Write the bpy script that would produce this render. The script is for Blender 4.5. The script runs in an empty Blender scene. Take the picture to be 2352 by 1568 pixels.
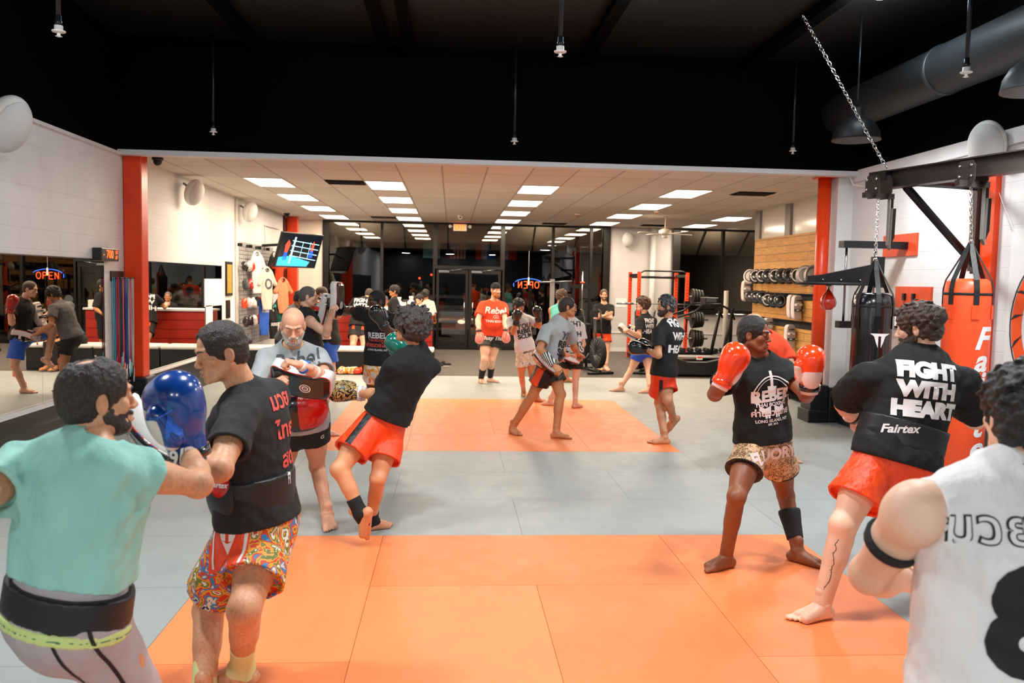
import bpy, bmesh, math, random, time
import numpy as np
from mathutils import Vector, Matrix
from mathutils.bvhtree import BVHTree
T0 = time.time()
rnd = random.Random(7)
SC = bpy.context.scene
COL = SC.collection
PI = math.pi
def V(*a): return np.array(a if len(a) > 1 else a[0], dtype=float)
def nrm(a):
    a = np.asarray(a, float); n = np.linalg.norm(a)
    return a / n if n > 1e-9 else a

# ------------------------------------------------------------------ camera
FPX = 1927.4
PITCH, YAW, ROLL = 0.071494, 0.073089, 0.019725
CAMP = V(0, 0, 1.83)
_cp, _sp, _cy, _sy, _cr, _sr = math.cos(PITCH), math.sin(PITCH), math.cos(YAW), math.sin(YAW), math.cos(ROLL), math.sin(ROLL)
CF = V(_sy*_cp, _cy*_cp, -_sp)
_r = V(_cy, -_sy, 0); _u = np.cross(_r, CF)
CR = _cr*_r + _sr*_u
CU = -_sr*_r + _cr*_u
def ray(u, v): return CF + (u-1176)/FPX*CR - (v-784)/FPX*CU
def at(u, v, Y): d = ray(u, v); return CAMP + d*(Y/d[1])
def atx(u, v, X): d = ray(u, v); return CAMP + d*(X/d[0])
def atz(u, v, z=0.0): d = ray(u, v); return CAMP + d*((z-CAMP[2])/d[2])
def mpp(Y): return Y/FPX

def setup_camera():
    cam = bpy.data.cameras.new('camera'); o = bpy.data.objects.new('camera', cam); COL.objects.link(o)
    M = Matrix(((CR[0], CU[0], -CF[0], CAMP[0]), (CR[1], CU[1], -CF[1], CAMP[1]), (CR[2], CU[2], -CF[2], CAMP[2]), (0, 0, 0, 1)))
    o.matrix_world = M
    cam.sensor_width = 36; cam.lens = FPX*36/2352; cam.clip_end = 200; cam.clip_start = 0.05
    cam.dof.use_dof = True; cam.dof.focus_distance = 6.2; cam.dof.aperture_fstop = 3.4
    SC.camera = o

# ------------------------------------------------------------------ tagging
def tag(o, label=None, cat=None, group=None, kind=None):
    if label: o['label'] = label
    if cat: o['category'] = cat
    if group: o['group'] = group
    if kind: o['kind'] = kind
    return o
def empty(name, loc=(0, 0, 0), label=None, cat=None, group=None, kind=None):
    o = bpy.data.objects.new(name, None); COL.objects.link(o); o.location = [float(c) for c in loc]
    o.empty_display_size = 0.1
    return tag(o, label, cat, group, kind)
def link(name, me, mat=None, parent=None, world=True):
    o = bpy.data.objects.new(name, me); COL.objects.link(o)
    if mat is not None:
        for m in (mat if isinstance(mat, (list, tuple)) else [mat]): me.materials.append(m)
    if parent is not None:
        o.parent = parent
        if world:  # mesh given in world coordinates
            p = parent; off = Vector((0, 0, 0)); M = Matrix.Identity(4)
            chain = []
            while p is not None: chain.append(p); p = p.parent
            for q in reversed(chain): M = M @ (Matrix.Translation(q.location) @ q.rotation_euler.to_matrix().to_4x4())
            me.transform(M.inverted())
    return o
def copy_tree(o, parent=None):
    c = o.copy(); COL.objects.link(c); c.parent = parent
    for ch in list(o.children): copy_tree(ch, c)
    return c

# ------------------------------------------------------------------ mesh builder
class MB:
    """collects shapes into one mesh"""
    def __init__(s): s.v = []; s.f = []; s.m = []; s.sm = []
    def add(s, vs, fs, mi=0, smooth=False):
        b = len(s.v); s.v += [tuple(float(c) for c in p) for p in vs]
        s.f += [tuple(b+i for i in f) for f in fs]; s.m += [mi]*len(fs); s.sm += [smooth]*len(fs)
        return s
    def box(s, lo, hi, mi=0):
        x0, y0, z0 = lo; x1, y1, z1 = hi
        return s.add([(x0,y0,z0),(x1,y0,z0),(x1,y1,z0),(x0,y1,z0),(x0,y0,z1),(x1,y0,z1),(x1,y1,z1),(x0,y1,z1)],
                     [(0,3,2,1),(4,5,6,7),(0,1,5,4),(1,2,6,5),(2,3,7,6),(3,0,4,7)], mi)
    def boxc(s, c, d, mi=0, ax=None, bev=0):
        """box centred at c, size d, axes ax (3 unit vectors), chamfered by bev"""
        ax = np.eye(3) if ax is None else np.asarray(ax, float); c = np.asarray(c, float); hx, hy, hz = [q/2 for q in d]
        if bev <= 0:
            P = [c+ax[0]*a*hx+ax[1]*b*hy+ax[2]*e*hz for a, b, e in ((-1,-1,-1),(1,-1,-1),(1,1,-1),(-1,1,-1),(-1,-1,1),(1,-1,1),(1,1,1),(-1,1,1))]
            return s.add(P, [(0,3,2,1),(4,5,6,7),(0,1,5,4),(1,2,6,5),(2,3,7,6),(3,0,4,7)], mi)
        n = 3; rings = []
        for k in range(2*n+2):
            if k <= n: a = -PI/2 + PI/2*k/n; zz = -hz+bev; 
            else: a = PI/2*(k-n-1)/n; zz = hz-bev
            off = bev*(math.cos(a)); z = zz+bev*math.sin(a); ring = []
            for q in range(4):
                sx, sy = ((1,1),(-1,1),(-1,-1),(1,-1))[q]
                for j in range(n+1):
                    t = PI/2*q+PI/2*j/n
                    ring.append(c+ax[0]*(sx*(hx-bev)+off*math.cos(t))+ax[1]*(sy*(hy-bev)+off*math.sin(t))+ax[2]*z)
            rings.append(ring)
        return s.loft(rings, mi, True, caps=True)
    def loft(s, rings, mi=0, smooth=True, caps=True, closed=True):
        n = len(rings[0]); vs = [p for r in rings for p in r]; fs = []
        for i in range(len(rings)-1):
            for j in range(n if closed else n-1):
                k = (j+1) % n; fs.append((i*n+j, i*n+k, (i+1)*n+k, (i+1)*n+j))
        s.add(vs, fs, mi, smooth)
        if caps and closed:
            b = len(s.v)-len(vs)
            s.f += [tuple(b+j for j in reversed(range(n))), tuple(b+(len(rings)-1)*n+j for j in range(n))]; s.m += [mi]*2; s.sm += [False]*2
        return s
    def tube(s, pts, r, mi=0, n=10, caps=True, flat=None):
        pts = [np.asarray(p, float) for p in pts]; rr = r if hasattr(r, '__len__') else [r]*len(pts)
        rings = []; up = None
        for i, p in enumerate(pts):
            d = nrm((pts[min(i+1, len(pts)-1)]-pts[max(i-1, 0)]))
            if up is None:
                up = V(0, 0, 1) if abs(d[2]) < .9 else V(1, 0, 0)
                if flat is not None: up = np.asarray(flat[2], float)
            a = nrm(np.cross(d, up)); b = nrm(np.cross(a, d)); up = b
            w, h = (rr[i], rr[i]) if flat is None else (flat[0], flat[1])
            if flat is not None and flat[0] != flat[1]:
                rings.append([p+a*w*x+b*h*y for x, y in ((-1,-1),(1,-1),(1,1),(-1,1))])
            else:
                rings.append([p+a*rr[i]*math.cos(2*PI*j/n)+b*rr[i]*math.sin(2*PI*j/n) for j in range(n)])
        return s.loft(rings, mi, flat is None, caps)
    def lathe(s, prof, c=(0, 0, 0), ax=(0, 0, 1), n=24, mi=0, smooth=True):
        d = nrm(ax); a = nrm(np.cross(d, V(0, 0, 1) if abs(d[2]) < .9 else V(1, 0, 0))); b = np.cross(d, a); c = np.asarray(c, float)
        rings = [[c+d*z+(a*math.cos(2*PI*j/n)+b*math.sin(2*PI*j/n))*max(r, 1e-4) for j in range(n)] for r, z in prof]
        return s.loft(rings, mi, smooth, True)
    def prism(s, pts, h, o=(0, 0, 0), ax=None, mi=0):
        """outline pts (x,y) in axes ax[0],ax[1], thickness h along ax[2]"""
        ax = np.eye(3) if ax is None else np.asarray(ax, float); o = np.asarray(o, float); n = len(pts)
        vs = [o+ax[0]*x+ax[1]*y for x, y in pts]+[o+ax[0]*x+ax[1]*y+ax[2]*h for x, y in pts]
        return s.add(vs, [tuple(reversed(range(n))), tuple(range(n, 2*n))]+[(i, (i+1) % n, n+(i+1) % n, n+i) for i in range(n)], mi)
    def sphere(s, c, r, mi=0, n=14):
        r = r if hasattr(r, '__len__') else (r, r, r)
        rings = [[(c[0]+r[0]*math.sin(t)*math.cos(2*PI*j/n), c[1]+r[1]*math.sin(t)*math.sin(2*PI*j/n), c[2]-r[2]*math.cos(t)) for j in range(n)]
                 for t in [PI*(i+.02)/(n//2+.04) for i in range(n//2+1)]]
        return s.loft(rings, mi, True, True)
    def mesh(s, name='m'):
        me = bpy.data.meshes.new(name); me.from_pydata(s.v, [], s.f)
        me.polygons.foreach_set('material_index', s.m); me.polygons.foreach_set('use_smooth', s.sm)
        me.validate(); me.update()
        bm = bmesh.new(); bm.from_mesh(me); bmesh.ops.recalc_face_normals(bm, faces=bm.faces); bm.to_mesh(me); bm.free()
        return me
    def build(s, name, mat, parent=None, world=True, bevel=0, **kw):
        o = link(name, s.mesh(name), mat, parent, world)
        if bevel:
            b = o.modifiers.new('bevel', 'BEVEL'); b.width = bevel; b.segments = 2; b.limit_method = 'ANGLE'
        return tag(o, **kw)

# ------------------------------------------------------------------ signed-distance body modeller
class Field:
    def __init__(s, lo, hi, h):
        s.h = h; s.lo = np.asarray(lo, float); n = np.ceil((np.asarray(hi)-s.lo)/h).astype(int)+1
        s.n = n; s.F = np.full(n, 0.25, np.float32)
        s.ax = [(s.lo[i]+h*np.arange(n[i])).astype(np.float32) for i in range(3)]
    def loc(s, lo, hi):
        a = np.maximum(np.floor((np.asarray(lo)-s.lo)/s.h).astype(int), 0); b = np.minimum(np.ceil((np.asarray(hi)-s.lo)/s.h).astype(int)+1, s.n)
        if (b <= a).any(): return None
        sl = tuple(slice(a[i], b[i]) for i in range(3))
        return sl, s.ax[0][sl[0]][:, None, None], s.ax[1][sl[1]][None, :, None], s.ax[2][sl[2]][None, None, :]
    def _comb(s, sl, d, k, mode):
        A = s.F[sl]
        if mode == 'u':
            if k > 0: hh = np.maximum(k-np.abs(A-d), 0)/k; s.F[sl] = np.minimum(A, d)-hh*hh*k*.25
            else: s.F[sl] = np.minimum(A, d)
        elif mode == 's':
            d = -d
            if k > 0: hh = np.maximum(k-np.abs(A-d), 0)/k; s.F[sl] = np.maximum(A, d)+hh*hh*k*.25
            else: s.F[sl] = np.maximum(A, d)
    def cone(s, a, b, r1, r2=None, k=.02, mode='u', cuts=(), sq=None):
        """capsule with two radii; sq=(axis, factor) squashes along an axis"""
        a = np.asarray(a, float); b = np.asarray(b, float); r2 = r1 if r2 is None else r2
        m = max(r1, r2)+k+.012; L = s.loc(np.minimum(a, b)-m, np.maximum(a, b)+m)
        if L is None: return s
        sl, X, Y, Z = L; d = b-a; dd = max(float(d@d), 1e-9)
        px, py, pz = X-a[0], Y-a[1], Z-a[2]
        t = np.clip((px*d[0]+py*d[1]+pz*d[2])/dd, 0, 1)
        qx, qy, qz = px-t*d[0], py-t*d[1], pz-t*d[2]
        if sq is not None:
            n, f = np.asarray(sq[0], float), sq[1]; w = qx*n[0]+qy*n[1]+qz*n[2]; g = (1/f-1)
            qx = qx+w*n[0]*g; qy = qy+w*n[1]*g; qz = qz+w*n[2]*g
        dist = np.sqrt(qx*qx+qy*qy+qz*qz)-(r1+(r2-r1)*t)
        for (c, n) in cuts:
            dist = np.maximum(dist, (X-c[0])*n[0]+(Y-c[1])*n[1]+(Z-c[2])*n[2])
        s._comb(sl, dist.astype(np.float32), k, mode); return s
    def ell(s, c, r, ax=None, k=.02, mode='u', cuts=()):
        c = np.asarray(c, float); r = np.asarray(r, float)*np.ones(3); ax = np.eye(3) if ax is None else np.asarray(ax, float)
        m = np.sqrt(((ax.T*r)**2).sum(1))+k+.012; L = s.loc(c-m, c+m)
        if L is None: return s
        sl, X, Y, Z = L; X = X-c[0]; Y = Y-c[1]; Z = Z-c[2]
        k0 = 0; k1 = 0
        for i in range(3):
            w = X*ax[i][0]+Y*ax[i][1]+Z*ax[i][2]; k0 = k0+(w/r[i])**2; k1 = k1+(w/(r[i]*r[i]))**2
        k0 = np.sqrt(k0); k1 = np.sqrt(k1)+1e-6; dist = k0*(k0-1)/k1
        for (q, n) in cuts: dist = np.maximum(dist, (X+c[0]-q[0])*n[0]+(Y+c[1]-q[1])*n[1]+(Z+c[2]-q[2])*n[2])
        s._comb(sl, dist.astype(np.float32), k, mode); return s
    def plane(s, c, n, k=0):
        """keep the side opposite to n"""
        n = nrm(n); d = ((s.ax[0]-c[0])*n[0])[:, None, None]+((s.ax[1]-c[1])*n[1])[None, :, None]+((s.ax[2]-c[2])*n[2])[None, None, :]
        s.F = np.maximum(s.F, d.astype(np.float32)); return s
    def noise(s, amp, freq, seed=0, n=5, ax=None, stretch=1.0):
        """adds folds: sum of plane waves with phase warps, only near the surface"""
        r = np.random.RandomState(seed); X = s.ax[0][:, None, None]; Y = s.ax[1][None, :, None]; Z = s.ax[2][None, None, :]
        tot = 0
        for i in range(n):
            d = r.normal(size=3)
            if ax is not None: a = np.asarray(ax, float); d = d-a*(d@a)*(1-stretch)
            d = d/np.linalg.norm(d)*freq*r.uniform(.6, 1.5); e = r.normal(size=3); e = e/np.linalg.norm(e)*freq*.5
            ph = (X*e[0]+Y*e[1]+Z*e[2]+r.uniform(0, 6)).astype(np.float32)
            w = (X*d[0]+Y*d[1]+Z*d[2]+r.uniform(0, 6)).astype(np.float32)+1.2*np.sin(ph)
            tot = tot+np.sin(w)
        s.F += (tot*(amp/math.sqrt(n))).astype(np.float32); return s
    def extract(s, smooth=0):
        F = s.F; F[0, :, :] = F[-1, :, :] = F[:, 0, :] = F[:, -1, :] = F[:, :, 0] = F[:, :, -1] = .05
        I = F < 0; nx, ny, nz = (s.n-1)
        c = np.zeros((nx, ny, nz), np.int8)
        for a in (0, 1):
            for b in (0, 1):
                for d in (0, 1): c += I[a:a+nx, b:b+ny, d:d+nz]
        act = np.argwhere((c > 0) & (c < 8))
        if len(act) == 0: return np.zeros((0, 3)), np.zeros((0, 4), int)
        idx = -np.ones((nx, ny, nz), np.int32); idx[act[:, 0], act[:, 1], act[:, 2]] = np.arange(len(act))
        cor = {}
        for a in (0, 1):
            for b in (0, 1):
                for d in (0, 1): cor[a, b, d] = F[act[:, 0]+a, act[:, 1]+b, act[:, 2]+d].astype(float)
        S = np.zeros((len(act), 3)); N = np.zeros(len(act))
        for axi in range(3):
            for p in (0, 1):
                for q in (0, 1):
                    o = [0, 0, 0]; oth = [i for i in range(3) if i != axi]; o[oth[0]] = p; o[oth[1]] = q
                    e = list(o); e[axi] = 1; f0 = cor[tuple(o)]; f1 = cor[tuple(e)]; x = (f0 < 0) != (f1 < 0)
                    t = np.where(x, f0/np.where(x, f0-f1, 1), 0); pt = np.tile(np.array(o, float), (len(act), 1)); pt[:, axi] = t
                    S += pt*x[:, None]; N += x
        P = s.lo+s.h*(act+S/N[:, None])
        quads = []
        for axi in range(3):
            u, w = (axi+1) % 3, (axi+2) % 3
            sl0 = [slice(1, None)]*3; sl0[axi] = slice(0, -1); sl0[u] = slice(1, -1); sl0[w] = slice(1, -1)
            sl1 = list(sl0); sl1[axi] = slice(1, None)
            A = I[tuple(sl0)]; B = I[tuple(sl1)]; e = np.argwhere(A != B); base = e.copy(); base[:, u] += 1; base[:, w] += 1
            flip = A[e[:, 0], e[:, 1], e[:, 2]]
            def g(du, dw):
                b = base.copy(); b[:, u] -= du; b[:, w] -= dw; return idx[b[:, 0], b[:, 1], b[:, 2]]
            q = np.stack([g(1, 1), g(0, 1), g(0, 0), g(1, 0)], 1); q[~flip] = q[~flip][:, ::-1]
            quads.append(q)
        Q = np.concatenate(quads); Q = Q[(Q >= 0).all(1)]
        for _ in range(smooth):
            acc = np.zeros_like(P); cnt = np.zeros(len(P))
            for i in range(4):
                a, b = Q[:, i], Q[:, (i+1) % 4]
                for k in range(3): acc[:, k] += np.bincount(a, P[b, k], len(P))+np.bincount(b, P[a, k], len(P))
                cnt += np.bincount(a, minlength=len(P))+np.bincount(b, minlength=len(P))
            P = P*.5+.5*acc/np.maximum(cnt, 1)[:, None]
        return P, Q
def qmesh(name, parts):
    """parts: list of (verts, quads) arrays joined to one mesh"""
    vs, qs, b = [], [], 0
    for P, Q in parts: vs.append(P); qs.append(Q+b); b += len(P)
    P = np.concatenate(vs); Q = np.concatenate(qs); me = bpy.data.meshes.new(name)
    me.vertices.add(len(P)); me.vertices.foreach_set('co', P.astype(np.float32).ravel())
    me.loops.add(Q.size); me.loops.foreach_set('vertex_index', Q.astype(np.int32).ravel())
    me.polygons.add(len(Q)); me.polygons.foreach_set('loop_start', np.arange(0, Q.size, 4, dtype=np.int32))
    try: me.polygons.foreach_set('loop_total', np.full(len(Q), 4, np.int32))
    except Exception: pass
    me.polygons.foreach_set('use_smooth', np.ones(len(Q), bool)); me.update(calc_edges=True); me.validate()
    return me
# ------------------------------------------------------------------ materials
M = {}
def hexc(h, a=1):
    h = h.lstrip('#'); c = [int(h[i:i+2], 16)/255 for i in (0, 2, 4)]
    return tuple(((x/12.92) if x <= .04045 else ((x+.055)/1.055)**2.4) for x in c)+(a,)
class NT:
    def __init__(s, name):
        s.m = bpy.data.materials.new(name); s.m.use_nodes = True; s.t = s.m.node_tree; s.n = s.t.nodes; s.b = s.n['Principled BSDF']; s.out = s.n['Material Output']
    def new(s, ty, **kw):
        x = s.n.new(ty)
        for k, v in kw.items():
            if hasattr(x, k): setattr(x, k, v)
            else: x.inputs[k.replace('_', ' ')].default_value = v
        return x
    def l(s, a, b): s.t.links.new(a, b)
    def coord(s, scale=(1, 1, 1), kind='Object', rot=(0, 0, 0), loc=(0, 0, 0)):
        c = s.new('ShaderNodeTexCoord'); mp = s.new('ShaderNodeMapping'); mp.inputs['Scale'].default_value = scale; mp.inputs['Rotation'].default_value = rot; mp.inputs['Location'].default_value = loc
        s.l(c.outputs[kind], mp.inputs['Vector']); return mp.outputs['Vector']
    def ramp(s, fac, stops, interp='LINEAR'):
        r = s.new('ShaderNodeValToRGB'); r.color_ramp.interpolation = interp; e = r.color_ramp.elements
        while len(e) < len(stops): e.new(.5)
        for i, (p, c) in enumerate(stops): e[i].position = p; e[i].color = c if not isinstance(c, str) else hexc(c)
        s.l(fac, r.inputs['Fac']); return r.outputs['Color']
    def bump(s, h, st=.3, dist=.01):
        b = s.new('ShaderNodeBump'); b.inputs['Strength'].default_value = st; b.inputs['Distance'].default_value = dist
        s.l(h, b.inputs['Height']); s.l(b.outputs['Normal'], s.b.inputs['Normal']); return b
    def mix(s, f, a, b, mode='MIX'):
        x = s.new('ShaderNodeMix', data_type='RGBA', blend_type=mode)
        for i, v in ((0, f), (6, a), (7, b)):
            if hasattr(v, 'is_output'): s.l(v, x.inputs[i])
            else: x.inputs[i].default_value = v if not isinstance(v, str) else hexc(v)
        return x.outputs[2]
    def noise(s, scale, detail=3, vec=None, rough=.5):
        x = s.new('ShaderNodeTexNoise'); x.inputs['Scale'].default_value = scale; x.inputs['Detail'].default_value = detail; x.inputs['Roughness'].default_value = rough
        s.l(vec if vec is not None else s.coord(), x.inputs['Vector']); return x
def pm(name, col, rough=.6, metal=0, var=.0, nscale=8, bump=0, bscale=60, spec=None, coat=0, emit=None, es=0, bdist=.004, sheen=0, alpha=1):
    t = NT(name); c = hexc(col) if isinstance(col, str) else col; t.b.inputs['Base Color'].default_value = c; t.b.inputs['Roughness'].default_value = rough; t.b.inputs['Metallic'].default_value = metal
    if spec is not None: t.b.inputs['Specular IOR Level'].default_value = spec
    if coat: t.b.inputs['Coat Weight'].default_value = coat; t.b.inputs['Coat Roughness'].default_value = .08
    if sheen: t.b.inputs['Sheen Weight'].default_value = sheen
    if emit: t.b.inputs['Emission Color'].default_value = hexc(emit); t.b.inputs['Emission Strength'].default_value = es
    if var:
        n = t.noise(nscale, 4); lo = tuple(x*(1-var) for x in c[:3])+(1,); hi = tuple(min(1, x*(1+var)) for x in c[:3])+(1,)
        t.l(t.ramp(n.outputs['Fac'], [(.3, lo), (.7, hi)]), t.b.inputs['Base Color'])
    if bump:
        n = t.noise(bscale, 3); t.bump(n.outputs['Fac'], bump, bdist)
    M[name] = t.m; return t.m
def skin(name, col, dark=None, hair=0):
    t = NT(name); c = hexc(col); n = t.noise(5, 3); lo = tuple(x*y for x, y in zip(c[:3], (.86, .74, .68)))+(1,); hi = tuple(min(1, x*1.06) for x in c[:3])+(1,)
    col1 = t.ramp(n.outputs['Fac'], [(.3, lo), (.7, hi)])
    if hair:
        n2 = t.noise(90, 2, t.coord((1, 1, .35))); f = t.ramp(n2.outputs['Fac'], [(.45, (0, 0, 0, 1)), (.72, (hair, hair, hair, 1))]); col1 = t.mix(f, col1, tuple(x*.35 for x in c[:3])+(1,))
    t.l(col1, t.b.inputs['Base Color']); t.b.inputs['Roughness'].default_value = .48; t.b.inputs['Subsurface Weight'].default_value = .0
    t.b.inputs['Subsurface Radius'].default_value = (.012, .005, .003); t.b.inputs['Subsurface Scale'].default_value = .6
    nb = t.noise(120, 2); t.bump(nb.outputs['Fac'], .12, .003); M[name] = t.m; return t.m
def cloth(name, col, rough=.85, sheen=.15, var=.06, sat=False):
    t = NT(name); c = hexc(col); n = t.noise(6, 4); lo = tuple(x*(1-var) for x in c[:3])+(1,); hi = tuple(min(1, x*(1+var)) for x in c[:3])+(1,)
    t.l(t.ramp(n.outputs['Fac'], [(.3, lo), (.7, hi)]), t.b.inputs['Base Color']); t.b.inputs['Roughness'].default_value = rough
    pass
    w = t.noise(14, 5, t.coord((1, 1, .45))); w2 = t.noise(500, 1); a = t.new('ShaderNodeMath', operation='MULTIPLY_ADD'); t.l(w2.outputs['Fac'], a.inputs[0]); a.inputs[1].default_value = .04; t.l(w.outputs['Fac'], a.inputs[2])
    t.bump(a.outputs[0], .55 if not sat else .8, .03); M[name] = t.m; return t.m
def multicol(name, cols, scale, rough=.6, sharp=True):
    t = NT(name); n = t.noise(scale, 3); n.inputs['Distortion'].default_value = 1.2; k = len(cols)
    t.l(t.ramp(n.outputs['Fac'], [(.28+.44*i/(k-1), c) for i, c in enumerate(cols)], 'CONSTANT' if sharp else 'LINEAR'), t.b.inputs['Base Color']); t.b.inputs['Roughness'].default_value = rough
    M[name] = t.m; return t.m
def leopard(name, base, spot, spot2, scale=30):
    t = NT(name); v = t.coord(); vo = t.new('ShaderNodeTexVoronoi'); vo.inputs['Scale'].default_value = scale; vo.inputs['Randomness'].default_value = 1
    n = t.noise(60, 2, v); mx = t.mix(.12, v, n.outputs['Color']); t.l(mx, vo.inputs['Vector'])
    c = t.ramp(vo.outputs['Distance'], [(0, spot2), (.3, spot), (.48, base)], 'CONSTANT'); t.l(c, t.b.inputs['Base Color']); t.b.inputs['Roughness'].default_value = .55; M[name] = t.m; return t.m
def build_materials():
    skin('skin_olive', '#dca37c', hair=.35); skin('skin_fair', '#eab89a', hair=.12); skin('skin_pale', '#efc4a8'); skin('skin_bald', '#e2ac8c', hair=.18)
    skin('skin_tan', '#c98a5c', hair=.1); skin('skin_curly', '#dfa276'); skin('skin_brown', '#8a5233'); skin('skin_dark', '#4e3024'); skin('skin_mid', '#d19a73', hair=.1)
    pm('lips', '#c07a68', .4); pm('lips_dark', '#6e3d33', .4); pm('eyewhite', '#e8e4df', .25); pm('iris', '#2a1b12', .15)
    for n, c in dict(hair_black='#1c1715', hair_dark='#2b211c', hair_brown='#4a3324', hair_grey='#5b5754', hair_red='#8a5530', hair_white='#b9b2aa', hair_curly='#3a3230', hair_ginger='#a8682f', hair_bald='#cda58c', hair_mid='#3b2a20').items():
        t = NT(n); w = t.noise(180, 3, t.coord((1, 1, .4))); cc = hexc(c); t.l(t.ramp(w.outputs['Fac'], [(.3, tuple(x*.6 for x in cc[:3])+(1,)), (.75, tuple(min(1, x*1.7) for x in cc[:3])+(1,))]), t.b.inputs['Base Color']); t.b.inputs['Roughness'].default_value = .5; t.bump(w.outputs['Fac'], .8, .01); M[n] = t.m
    for n, c in dict(tee_black='#0c0d0f', tee_navy='#0a0e12', tee_charcoal='#1f1e20', tee_grey='#a7abab', tee_white='#dcdad8', tee_orange='#f0481c', tee_teal='#98d0c3', tank_white='#ece7e4', tank_teal='#63bdb4', tee_dkgrey='#1d1c1d', hoodie_black='#121214', fleece_teal='#0d5570', tee_midgrey='#6d6a6a', shirt_cream='#d8cfc0').items(): cloth(n, c)
    for n, c in dict(sat_orange='#f4480f', sat_red='#e8330c', sat_black='#0b0b0d', sat_blue='#1547b8', sat_white='#d9d2c2').items(): cloth(n, c, .33, 0, .05, True)
    for n, c in dict(short_black='#0d0d0f', short_grey='#b3a9ab', short_blue='#2c62c8').items(): cloth(n, c, .7)
    leopard('leopard', '#d9b183', '#3a2618', '#a8744a'); 
    multicol('paint_shorts', ['#17305e', '#e8e2cf', '#2f8bc4', '#d8401a', '#f0a63c', '#6a7a2e', '#f3eee0', '#c4361c', '#3a2348'], 13)
    multicol('tiger_print', ['#14453b', '#c9a45c', '#1a1a18', '#e3b96a', '#14453b'], 22, .35)
    multicol('pattern_white', ['#d9d3c6', '#cfc19a', '#e6e2d8', '#5a554e', '#dcd6c9'], 20)
    multicol('pattern_orange', ['#f47a1c', '#f39a2a', '#e9e2d4', '#f4701a', '#1d1714'], 9)
    multicol('belt_tape', ['#1e3a8a', '#c02a2a', '#e9e6e0', '#1b1b1e'], 18)
    for n, c in dict(glove_orange='#fb4310', glove_blue='#0b3f8f', glove_green='#0f6b5c', glove_black='#141518', glove_red='#b3150f', glove_pink='#f08a78', pad_black='#101114', pad_red='#c81412').items(): pm(n, c, .22, coat=.6, var=.05, bump=.1, bscale=30)
    for n, c in dict(leather_white='#e4dcd6', leather_pink='#ecd2ca', pad_white='#dcd6d2', leather_orange='#f2501f').items(): pm(n, c, .4, var=.06, bump=.15, bscale=40)
    pm('print_white', '#e9e7e6', .7); pm('print_black', '#141416', .7); pm('print_grey', '#4b4f55', .7); pm('print_red', '#c83a2a', .7); pm('print_pink', '#e0564a', .7); pm('print_purple', '#6a63a8', .7); pm('print_gold', '#d0a24a', .5, .2); pm('print_blue', '#2567d8', .4); pm('print_lightblue', '#bdd0e2', .6); pm('print_orange', '#f4520e', .6)
    pm('wrap_white', '#ded9d4', .8, bump=.4, bscale=80); pm('ankle_yellow', '#d9dc9a', .85, bump=.3, bscale=200); pm('black_elastic', '#131417', .8, bump=.3, bscale=200)
    pm('belt_black', '#1b1b1d', .45, bump=.2, bscale=50); pm('wallwhite_plain', '#dcdcda', .6)
    pm('steel', '#8e9194', .3, 1, bump=.05); pm('chrome', '#d5d7d8', .15, 1); pm('black_metal', '#141518', .4, .3); pm('black_matte', '#0d0e10', .75); pm('brown_metal', '#3d3430', .4, .4); pm('white_plastic', '#e9e7e2', .35); pm('cream_plastic', '#ddd5c8', .45); pm('dark_plastic', '#1a1b1d', .35)
    pm('orange_paint', '#e8400c', .32, var=.08, nscale=5, bump=.2, bscale=25); pm('orange_rack', '#f04a1c', .4); pm('orange_plate', '#d94a22', .5, var=.1, nscale=15)
    pm('rubber', '#1a1a1b', .7); pm('plate_iron', '#2a2623', .5, .2); pm('red_paint', '#b8280e', .35)
    pm('pipe_black', '#1c2226', .35, .3); pm('duct', '#4a5257', .45, .55, bump=.3, bscale=18); pm('lamp_shade_dark', '#15181a', .5, .3)
# ------------------------------------------------------------------ people
def dirv(yaw, pitch=0):
    a, b = math.radians(yaw), math.radians(pitch); return V(math.sin(a)*math.cos(b), math.cos(a)*math.cos(b), math.sin(b))
def frame(fwd, up=(0, 0, 1), roll=0):
    f = nrm(fwd); r = nrm(np.cross(f, up)); u = np.cross(r, f)
    if roll:
        a = math.radians(roll); r, u = r*math.cos(a)+u*math.sin(a), u*math.cos(a)-r*math.sin(a)
    return np.array([r, f, u])
def framez(z, f):
    z = nrm(z); f = np.asarray(f, float); f = nrm(f-z*(f@z)) if np.linalg.norm(f-z*(f@z)) > 1e-3 else nrm(np.cross(z, V(1, 0, 0))); return np.array([np.cross(f, z), f, z])
def solve(par, u, v, L, sg):
    d = ray(u, v); d = d/np.linalg.norm(d); w = CAMP-par; b = d@w; c = w@w-L*L; q = b*b-c
    t = -b+(sg*math.sqrt(q) if q > 0 else 0)
    return CAMP+d*t
def mid(a, b, u, v, L1, L2, pref):
    d = ray(u, v); best = None; y0 = (a[1]+b[1])/2
    for y in np.arange(y0-.5, y0+.5, .01):
        p = CAMP+d*(y/d[1]); e = (np.linalg.norm(p-a)-L1)**2+(np.linalg.norm(p-b)-L2)**2-.004*(p@pref)
        if best is None or e < best[0]: best = (e, p)
    return best[1]
def lerp(a, b, t): return a+(b-a)*t

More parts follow.
